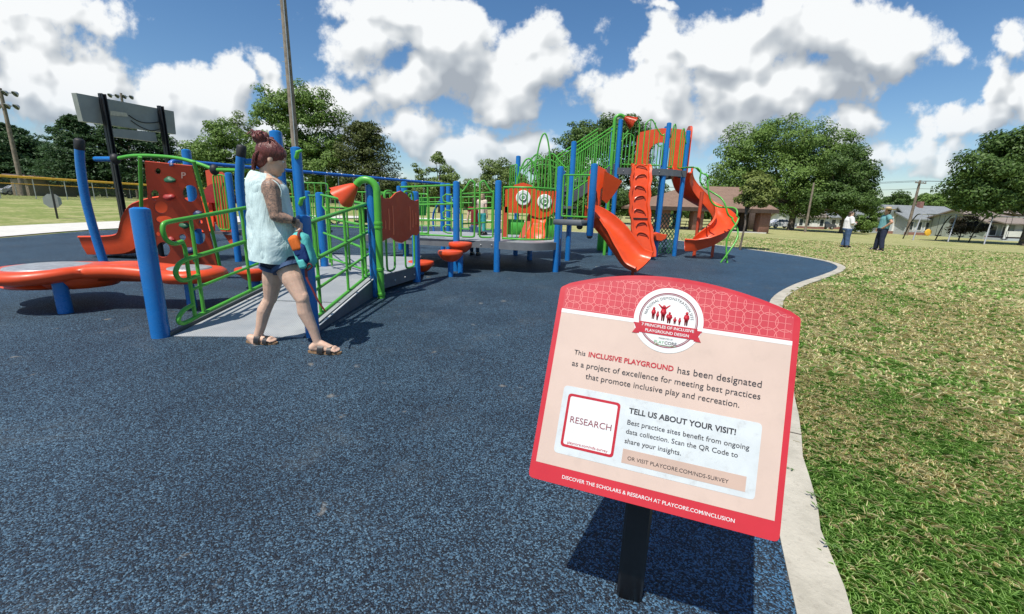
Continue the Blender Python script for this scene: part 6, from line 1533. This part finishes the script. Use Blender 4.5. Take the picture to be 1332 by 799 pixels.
def foot(mb, ankle, toe_dir, s=1.0, ground=0.0, sole=.02):
    a = Vector(ankle); d = Vector(toe_dir); d.z = 0; d.normalize(); side = Vector((d.y, -d.x, 0)); g = ground+sole
    heel = Vector((a.x, a.y, g+.032*s))-d*.045*s; ball = Vector((a.x, a.y, g+.024*s))+d*.125*s
    mb.cap(heel, a+Vector((0, 0, -.01)), .032*s, .036*s); mb.cap(heel, ball+side*.012*s, .030*s, .024*s); mb.cap(heel, ball-side*.02*s, .030*s, .024*s); mb.cap(a+d*.02*s+Vector((0, 0, -.01)), ball+Vector((0, 0, .004)), .034*s, .022*s)
    for k, L in ((-.034, .030), (-.014, .040), (.004, .040), (.020, .036), (.034, .026)):
        b0 = ball+side*k*s; r = .0125 if k < -.03 else .0095; mb.cap(b0, b0+d*L*s+Vector((0, 0, -.010*s)), (r+.003)*s, r*s, 8)
    return heel, ball, d, side
def head(mb, c, f, up, s=1.0):
    """skull, jaw, nose, brow, lips, chin, ears; c is the head centre, f the way it faces"""
    c = Vector(c); f = Vector(f).normalized(); up = Vector(up); up = (up-f*up.dot(f)).normalized(); r = f.cross(up)
    R3 = Matrix((f, r, up)).transposed()
    mb.ell(c+up*.025*s-f*.012*s, (.098*s, .076*s, .092*s), 20, 14, R3)
    mb.ell(c-up*.045*s+f*.032*s, (.062*s, .056*s, .075*s), 18, 12, R3)
    mb.cap(c-up*.098*s+f*.066*s, c-up*.095*s+f*.076*s, .024*s, .017*s)
    mb.cap(c+up*.020*s+f*.084*s, c-up*.024*s+f*.103*s, .009*s, .0115*s, 10); mb.ell(c-up*.027*s+f*.097*s, (.012*s, .016*s, .009*s), 10, 8, R3)
    mb.cap(c+up*.032*s+f*.080*s-r*.035*s, c+up*.032*s+f*.080*s+r*.035*s, .013*s, .013*s, 8)
    mb.cap(c-up*.052*s+f*.094*s-r*.018*s, c-up*.052*s+f*.094*s+r*.018*s, .008*s, .008*s, 8); mb.cap(c-up*.065*s+f*.091*s-r*.014*s, c-up*.065*s+f*.091*s+r*.014*s, .009*s, .009*s, 8)
    for k in (-1, 1):
        mb.ell(c-up*.010*s+f*.066*s+r*k*.036*s, (.022*s, .020*s, .020*s), 10, 8, R3)
        e = c-up*.008*s-f*.012*s+r*k*.077*s; mb.ell(e, (.020*s, .008*s, .032*s), 10, 8, R3)
    return f, r, up
def eyes(parent, c, f, r, up, s=1.0):
    for k in (-1, 1):
        p = Vector(c)+up*.007*s+f*.0735*s+r*k*.031*s; mb = MB(); mb.ell(p, (.0115*s,)*3, 10, 8); e = mb.build('eye', M['eye_white'], parent); mb = MB(); mb.ell(p+f*.0085*s-up*.002, (.0055*s,)*3, 8, 6); mb.build('iris', M['dark'], e)
def woman():
    root = thing('person', (-1.90, 3.48, 0), 'woman with a burgundy bun, mint tank top and denim shorts walking past the ramp', 'person')
    YN, YF, YM = 3.41, 3.66, 3.54
    # joints from the picture, each at its own depth
    hipN, kneeN, ankN = W(366, 334, YN+.075), W(393, 389, YN), W(413.5, 446, YN+.02)
    hipF, kneeF, ankF = W(358, 336, YF-.03), W(352, 387, YF), W(333, 444.5, YF-.02)
    pel = W(365, 326, YM); waist = W(359, 296, YM); chest = W(352, 252, YM); neck0 = W(344, 231, YM); hc = W(354.5, 207, YM+.02)
    face = Vector((.86, .44, -.34)); upv = Vector((.20, .06, 1))
    shN, elN, wrN = W(352.5, 244, YN-.012), W(359, 281, YN-.035), W(381, 287, YN+.03)
    shF, elF, wrF = W(357, 240, YF+.06), W(372, 280, YF+.05), W(386, 293, YM-.01)
    b = MB()
    # torso
    for c, rx, ry in ((pel, .135, .165), (waist, .125, .145), (chest, .125, .165)): b.ell(c, (rx, ry, .14), 18, 12)
    b.cap(pel, waist, .135, .125); b.cap(waist, chest, .125, .12); b.cap(chest, neck0, .115, .05)
    b.cap(shN+Vector((0, .03, .01)), neck0, .055, .05); b.cap(shF+Vector((0, -.03, .01)), neck0, .055, .05)
    b.cap(neck0-Vector((0, 0, .02)), hc-upv*.03-face*.02, .056, .052)
    head(b, hc, face, upv)
    # legs with thigh, calf and knee form
    for h_, k_, a_ in ((hipN, kneeN, ankN), (hipF, kneeF, ankF)):
        bk = Vector((-1, 0, .15))
        b.cap(h_, lerp(h_, k_, .55), .096, .083); b.cap(lerp(h_, k_, .5), k_, .085, .055); b.ell(k_+Vector((.006, 0, .005)), (.050, .049, .070))
        cf_ = lerp(k_, a_, .30)+bk*.018; b.cap(k_, cf_, .050, .057); b.cap(cf_, lerp(k_, a_, .68), .057, .041); b.cap(lerp(k_, a_, .66), a_, .041, .034)
    ftN = foot(b, ankN, (1, -.04, 0), 1.05, PADZ, .016); ftF = foot(b, ankF, (1, -.05, 0), 1.05, PADZ, .016)
    # arms
    b.cap(shN, lerp(shN, elN, .5), .068, .058); b.cap(lerp(shN, elN, .5), elN, .058, .046); b.cap(elN, lerp(elN, wrN, .4), .047, .045); b.cap(lerp(elN, wrN, .4), wrN, .045, .028)
    b.cap(shF, elF, .050, .038); b.cap(elF, wrF, .040, .026)
    hand(b, wrN, W(391, 296, YN+.09)-wrN, (-.2, .7, -.6), .95, .75); hand(b, wrF, W(392, 300, YM-.06)-wrF, (-.3, -.6, -.4), .95, .8)
    body = remesh(b, 'body', M['skin'], root, .0052, 4)
    me = body.data; me.materials.append(M['skin_t'])
    o0 = root.location; segs = [(shN, elN, .085), (elN, wrN, .065)]
    for p in me.polygons:
        c = p.center+o0
        for a, b_, rr in segs:
            t = max(0, min(1, (c-a).dot(b_-a)/(b_-a).length_squared))
            if (c-(a+(b_-a)*t)).length < rr and t > -.01 and c.y < YM-.03: p.material_index = 1
    eyes(root, hc, *[v for v in (face.normalized(), face.normalized().cross((upv-face.normalized()*upv.dot(face.normalized())).normalized()), (upv-face.normalized()*upv.dot(face.normalized())).normalized())])
    # loose sleeveless top: rings traced along the trunk
    def ring(c, rx, ry, yaw=.15, n=36, wav=0.0, ph=0.0, tilt=0.0):
        return [Vector(c)+Vector(((rx*math.cos(a)*math.cos(yaw)-ry*math.sin(a)*math.sin(yaw))*(1+wav*math.sin(7*a+ph)), (rx*math.cos(a)*math.sin(yaw)+ry*math.sin(a)*math.cos(yaw))*(1+wav*math.sin(5*a+ph)), tilt*math.cos(a))) for a in [2*math.pi*k/n for k in range(n)]]
    t = MB()
    hem = W(356.5, 338, YM-.01); 
    secs = [(W(360, 338.5, YM-.005), .186, .222, .034, 1.0, -.02), (W(359.5, 328, YM-.005), .186, .224, .030, 1.2, -.015), (W(357.5, 312, YM-.005), .184, .216, .022, 1.6, -.01), (W(354.5, 296, YM), .180, .200, .014, 2.0, 0),
            (W(352, 278, YM), .174, .190, .008, 2.4, 0), (W(349.5, 262, YM), .168, .184, .005, 2.6, .0), (W(348, 250, YM), .160, .180, .003, 2.8, .0),
            (W(346, 240, YM), .146, .172, 0, 0, -.005), (W(344, 233, YM), .120, .152, 0, 0, -.012), (W(342.5, 228.0, YM), .092, .114, 0, 0, -.014), (W(342, 224.5, YM), .072, .084, 0, 0, -.016)]
    rings = [ring(c, rx, ry, .12, 40, w_, ph, tl) for c, rx, ry, w_, ph, tl in [(c_, a_*(1.0 if w0 > .02 else .95 if w0 else 1), b_*(1.03 if w0 > .02 else .95 if w0 else 1), w0*1.5, p0, t0) for c_, a_, b_, w0, p0, t0 in secs]]
    inner = [[c_+ (sum(r_, Vector())/len(r_)-c_)*.05 for c_ in r_] for r_ in rings]
    t.loft(rings+inner[::-1], True, False)
    top = t.build('tank_top', M['mint'], root, None, True)
    tx = bpy.data.textures.new('cloth_folds', 'CLOUDS'); tx.noise_scale = .11; tx.noise_depth = 2
    sub = top.modifiers.new('s', 'SUBSURF'); sub.levels = 2; sub.render_levels = 2
    md = top.modifiers.new('d', 'DISPLACE'); md.texture = tx; md.strength = .030; md.texture_coords = 'GLOBAL'
    # trim round the near arm hole
    mb = MB(); cA = shN+Vector((.004, .006, -.03)); mb.tube([cA+Vector((.080*math.cos(a), -.016-.01*math.sin(a), .088*math.sin(a))) for a in [2*math.pi*k/24 for k in range(24)]], .0045, 6, closed=True); mb.build('armhole_trim', M['mint'], root)
    # shorts
    s = MB(); s.ell(pel+Vector((0, 0, -.035)), (.150, .178, .13), 18, 12)
    for h_, k_, e_ in ((hipN, kneeN, .25), (hipF, kneeF, .22)): s.tube([h_+Vector((0, 0, .03)), lerp(h_, k_, e_*.5), lerp(h_, k_, e_)], [.098, .106, .110], 18)
    sh = remesh(s, 'denim_shorts', M['denim'], root, .007, 3)
    mb = MB()
    for h_, k_, e_, rr in ((hipN, kneeN, .25, .113), (hipF, kneeF, .22, .113)):
        ax_ = (k_-h_).normalized(); u, v = frame_of(ax_); c = lerp(h_, k_, e_-.02); mb.lathe([(rr-.004, 0), (rr+.004, 0), (rr+.004, .03), (rr-.004, .03)], c-ax_*.005, 24, ax_)
    mb.build('shorts_cuff', M['denim_mid'], sh)
    # sandals
    for hl, bl, d, sd in (ftN, ftF):
        mb = MB(); c = lerp(hl, bl, .5); hx = []
        for k in range(24):
            a = 2*math.pi*k/24; x = .148*math.cos(a); y = (.040+.010*math.cos(a))*math.sin(a); hx.append(Vector((c.x, c.y, PADZ+.002))+d*(x+.012)+sd*y)
        mb.prism(hx, (0, 0, .017)); so_ = mb.build('sandal', M['cork'], root, 40, True)
        for q, w_, hh in ((.46, .050, .066), (.88, .040, .050)):
            mb = MB(); p = lerp(hl, bl, q); pts = [Vector((p.x, p.y, PADZ+.015))+sd*(.050*math.cos(a))+Vector((0, 0, hh*math.sin(a))) for a in [math.pi*k/12 for k in range(13)]]
            mb.loft([[x-d*w_*.5, x+d*w_*.5, x+d*w_*.5+(x-p).normalized()*.006, x-d*w_*.5+(x-p).normalized()*.006] for x in pts]); mb.build('sandal_strap', M['sandal'], so_, 40, True)
    # hair: cap, swept-back strands and a messy bun
    f = face.normalized(); up = (upv-f*upv.dot(f)).normalized(); r = f.cross(up); R3 = Matrix((f, r, up)).transposed()
    h = MB(); h.ell(hc+up*.042-f*.026, (.108, .092, .098), 20, 14, R3); h.ell(hc-up*.02-f*.066, (.056, .075, .085), 16, 10, R3); h.ell(hc+up*.05+f*.02, (.072, .082, .072), 16, 10, R3)
    bun = hc+up*.122-f*.112
    rr_ = random.Random(5)
    h.ell(bun, (.066, .062, .056), 16, 10, R3)
    for k in range(16):
        a = rr_.random()*6.28; e = rr_.random()*1.6-.5; c = bun+(f*math.cos(a)*.05+r*math.sin(a)*.05+up*e*.034); d1 = Vector((rr_.gauss(0, 1), rr_.gauss(0, 1), rr_.gauss(0, 1))).normalized(); u, v = frame_of(d1)
        pts = [c+(u*math.cos(q)+v*math.sin(q))*.026 for q in [4.2*j/6 for j in range(7)]]; h.tube(pts, .011, 7)
    for k in range(14):
        yy = -.07+.14*k/13; p0 = hc+f*.055+r*yy*.9+up*(.075-abs(yy)*.5); p1 = hc+up*.118-f*.02+r*yy*.7; h.tube(spline([p0+up*.012, p1+up*.02, bun+r*yy*.3], 4), .010, 6)
    hair = remesh(h, 'hair', M['hair_red'], root, .006, 1)
    mb = MB()
    for k in range(48):
        a = rr_.random(); st = hc-f*(.085+.02*rr_.random())+r*(-.07+.13*a)+up*(.04-.05*rr_.random()); L = .06+.10*rr_.random()
        mb.tube(spline([st, st-f*.018-up*L*.4+r*rr_.gauss(0, .008), st-f*.010-up*L+r*rr_.gauss(0, .012)], 4), [.0065]*8+[.002], 5)
    for k in range(12):
        a = rr_.random()*6.28; st = bun+(f*math.cos(a)+r*math.sin(a))*.05; mb.tube(spline([st, st+(f*math.cos(a)+r*math.sin(a))*.025+up*.02, st+(f*math.cos(a)+r*math.sin(a))*.045-up*.015], 3), [.0035]*6+[.001], 5)
    mb.build('loose_strands', M['hair_red'], hair)
    # bracelet cuff on the wrist
    mb = MB(); ax_ = (wrN-elN).normalized(); mb.lathe([(.026, -.014), (.030, -.012), (.030, .012), (.026, .014)], wrN+ax_*.004, 18, ax_); mb.build('wrist_band', M['dark'], root)
    return wrN, wrF, W(390, 299, 3.44)
_wr = woman()
# the little backpack she holds, its leash hanging down
bp = W(392, 326, 3.38); bag = thing('toddler_backpack', bp, 'small orange, teal and navy child backpack held by the woman with the bun', 'backpack')
def bagpart(name, px, py, Y, rx, ry, rz, mat, rot=.3, parent=bag):
    c = W(px, py, Y); rings = []
    mb = MB(); R3 = Matrix.Rotation(rot, 3, 'Y'); 
    for i in range(9):
        t = -1+2*i/8; w = math.sqrt(max(.10, 1-abs(t)**7)); rings.append([c+R3 @ Vector((rx*w*math.copysign(abs(math.cos(a))**.42, math.cos(a)), ry*w*math.copysign(abs(math.sin(a))**.42, math.sin(a)), rz*t)) for a in [2*math.pi*k/20 for k in range(20)]])
    mb.loft(rings); return mb.build(name, M[mat], parent, 60, True)
bagpart('main_pouch', 395, 326, 3.41, .070, .055, .150, 'bag_teal', -.25); bagpart('front_pocket', 385.5, 317, 3.36, .040, .04, .068, 'bag_orange', -.35); bagpart('middle_panel', 394, 330, 3.362, .040, .035, .085, 'bag_navy', -.25); bagpart('lower_pocket', 394, 343, 3.352, .030, .03, .042, 'bag_teal', -.25); bagpart('zip_pocket', 387, 328, 3.345, .022, .022, .035, 'bag_navy', -.3)
mb = MB(); mb.tube(spline([W(391, 300, 3.42), W(388, 305, 3.36), W(391, 311, 3.36)], 5), .010, 8); mb.build('carry_loop', M['strap'], bag)
mb = MB(); q = spline([W(398, 350, 3.36), W(399, 362, 3.36), W(406, 376, 3.36), W(414, 392, 3.37), W(423, 405, 3.38)], 5); mb.loft([[p+Vector((-.010, 0, .004)), p+Vector((.010, 0, -.004)), p+Vector((.010, .004, -.004)), p+Vector((-.010, .004, .004))] for p in q]); mb.build('leash_strap', M['strap'], bag, 40, True)
mb = MB(); q = spline([W(398, 350, 3.36), W(402, 343, 3.34), W(406, 347, 3.35), W(400, 352, 3.36)], 4); mb.tube(q, .006, 6); mb.build('strap_loop', M['strap'], bag)

def standing(base, H, faceaz, label, J, cloth, hair, skin='skin', hat=False, girth=1.0, vox=.012, group=None, longhair=False, shoes='dark', sleeves=.5):
    """generic dressed adult or child; J overrides joints given in body units (x right, y forward, z up; 1 = height)"""
    base = Vector(base); root = thing('person', base, label, 'person', group)
    ca, sa = math.cos(faceaz), math.sin(faceaz); fw = Vector((ca, sa, 0)); rt = Vector((sa, -ca, 0))
    D = dict(hipL=(-.05, 0, .50), hipR=(.05, 0, .50), knL=(-.055, .01, .27), knR=(.055, .01, .27), anL=(-.06, 0, .045), anR=(.06, 0, .045), pel=(0, 0, .53), wa=(0, 0, .62), ch=(0, 0, .74), nk=(0, -.005, .83), hd=(0, .012, .925),
             shL=(-.105, 0, .81), shR=(.105, 0, .81), elL=(-.135, -.01, .64), elR=(.135, -.01, .64), wrL=(-.13, .03, .49), wrR=(.13, .03, .49))
    D.update(J); P = {k: base+rt*v[0]*H+fw*v[1]*H+Vector((0, 0, v[2]*H)) for k, v in D.items()}
    hs = H/1.70*(1.0 if H > 1.4 else 1.35); g = girth*H/1.7
    b = MB(); fv = fw+Vector((0, 0, -.1)); head(b, P['hd'], fv, (0, 0, 1), hs); b.cap(P['nk']-Vector((0, 0, .03*H)), P['hd'], .055*g, .05*g)
    for s in 'LR':
        b.cap(P['sh'+s], P['el'+s], .048*g, .038*g); b.cap(P['el'+s], P['wr'+s], .040*g, .026*g); dr = (P['wr'+s]-P['el'+s]).normalized(); hand(b, P['wr'+s], dr, -rt if s == 'R' else rt, .95*hs, .5)
        b.cap(P['hip'+s], P['kn'+s], .08*g, .05*g); b.cap(P['kn'+s], P['an'+s], .05*g, .035*g); foot(b, P['an'+s]+Vector((0, 0, .02*H)), fw, hs, base.z, .01)
    b.cap(P['pel'], P['ch'], .13*g, .12*g); b.cap(P['ch'], P['nk'], .11*g, .05*g)
    remesh(b, 'body', M[skin], root, vox*.6, 2)
    t = MB()
    for c, k in (('pel', .155), ('wa', .150), ('ch', .150)):
        t.ell(P[c], (k*g, k*g*.95, .10*H), 16, 10)
    t.cap(P['pel'], P['wa'], .150*g, .150*g); t.cap(P['wa'], P['ch'], .150*g, .145*g); t.cap(P['ch'], P['nk']-Vector((0, 0, .02*H)), .13*g, .065*g)
    for s in 'LR':
        t.cap(P['sh'+s], P['nk']-Vector((0, 0, .03*H)), .068*g, .06*g)
        if sleeves: t.tube([P['sh'+s], lerp(P['sh'+s], P['el'+s], sleeves)], [.072*g, .066*g], 14)
        if sleeves >= 1: t.tube([P['el'+s], lerp(P['el'+s], P['wr'+s], .8)], [.062*g, .045*g], 12)
    remesh(t, 'shirt', M[cloth[0]], root, vox, 4)
    j = MB(); j.ell(P['pel']-Vector((0, 0, .015*H)), (.160*g, .150*g, .085*H), 16, 10)
    for s in 'LR': j.tube([P['hip'+s], lerp(P['hip'+s], P['kn'+s], .5), P['kn'+s], lerp(P['kn'+s], P['an'+s], cloth[2])], [.105*g, .090*g, .073*g, .070*g], 14)
    remesh(j, 'trousers', M[cloth[1]], root, vox, 4)
    for s in 'LR': mb = MB(); a = P['an'+s]; c = Vector((a.x, a.y, base.z))+fw*.05*hs; mb.loft([[c+fw*(.15*hs*math.cos(q)*k)+rt*(.05*hs*math.sin(q)*k)+Vector((0, 0, z)) for q in [2*math.pi*i/16 for i in range(16)]] for k, z in ((1, 0), (1.02, .03*hs), (.9, .06*hs), (.55, .10*hs))]); mb.build('shoe', M[shoes], root, 50, True)
    h = MB(); R3 = Matrix((fw, rt, Vector((0, 0, 1)))).transposed(); h.ell(P['hd']+Vector((0, 0, .035*hs))-fw*.022*hs, (.098*hs, .085*hs, .092*hs), 16, 10, R3); h.ell(P['hd']-fw*.05*hs-Vector((0, 0, .02*hs)), (.06*hs, .078*hs, .09*hs), 14, 8, R3)
    if longhair: h.ell(P['hd']-fw*.07*hs-Vector((0, 0, .12*hs)), (.045*hs, .085*hs, .12*hs), 14, 8, R3)
    ho = remesh(h, 'hair', M[hair], root, .012, 1)
    if hat:
        mb = MB(); mb.lathe([(.085, .10), (.19, .085), (.265, .105), (.268, .113), (.19, .098), (.100, .105), (.096, .16), (.080, .195), (.03, .20)], P['hd']-Vector((0, 0, .01)), 28, (.05, -.02, 1)); mb.build('straw_hat', M['straw'], root, 50)
        mb = MB(); mb.lathe([(.099, .108), (.101, .108), (.100, .132), (.097, .132)], P['hd']-Vector((0, 0, .01)), 24, (.05, -.02, 1)); mb.build('hat_band', M['dark'], root)
    return P
pw = G(1098, 322); P1 = standing((pw.x, pw.y, 0), 1.56, math.radians(-15), 'woman in a white top and blue jeans standing on the lawn with a phone',
    dict(elL=(-.14, .03, .66), elR=(.14, .03, .66), wrL=(-.02, .13, .69), wrR=(.04, .14, .66), anL=(-.07, -.02, .045), anR=(.07, .03, .045)), ('white_tee', 'denim_mid', .95), 'hair_brown', girth=1.42, group='couple on the lawn', longhair=True, sleeves=1)
pm = G(1143, 326); P2 = standing((pm.x, pm.y, 0), 1.70, math.radians(165), 'man in straw hat and teal t-shirt on the lawn, one hand on his hip',
    dict(anL=(-.10, .0, .045), anR=(.12, .02, .045), knL=(-.08, .02, .27), knR=(.09, .03, .27), pel=(0, .01, .53), elL=(-.22, -.03, .68), wrL=(-.115, .05, .56), elR=(.15, -.03, .65), wrR=(.17, .03, .52), hd=(-.01, .0, .925)), ('teal_tee', 'denim', .98), 'hair_brown', 'skin_d', hat=True, girth=1.22, group='couple on the lawn', sleeves=.6)
mb = MB(); mb.box(lerp(P1['wrL'], P1['wrR'], .5)+Vector((.05, -.03, .03)), (.015, .075, .15), .3, .005); tag(mb.build('phone', M['black']), 'dark phone in the hands of the woman in jeans', 'phone')
kg = Vector((W(617.5, 300, 11.3).x, 11.3, 0.02)); standing((kg.x, kg.y, PADZ), 1.50, math.radians(70), 'dark-haired child in a maroon shirt and jeans beyond the green gateway rails', {}, ('maroon_tee', 'denim_mid', .95), 'hair_brown', group='children on the deck', sleeves=.3, girth=.8)
kb = Vector((W(626.5, 300, 10.3).x, 10.3, MZ)); standing((kb.x, kb.y, MZ), 0.98, math.radians(60), 'small blond toddler in a cream top and teal trousers on the middle deck', dict(wrL=(-.16, .12, .55), elL=(-.15, .03, .64)), ('cream', 'teal_cloth', .8), 'hair_blond', group='children on the deck', sleeves=.4, girth=1.0, shoes='sandal')
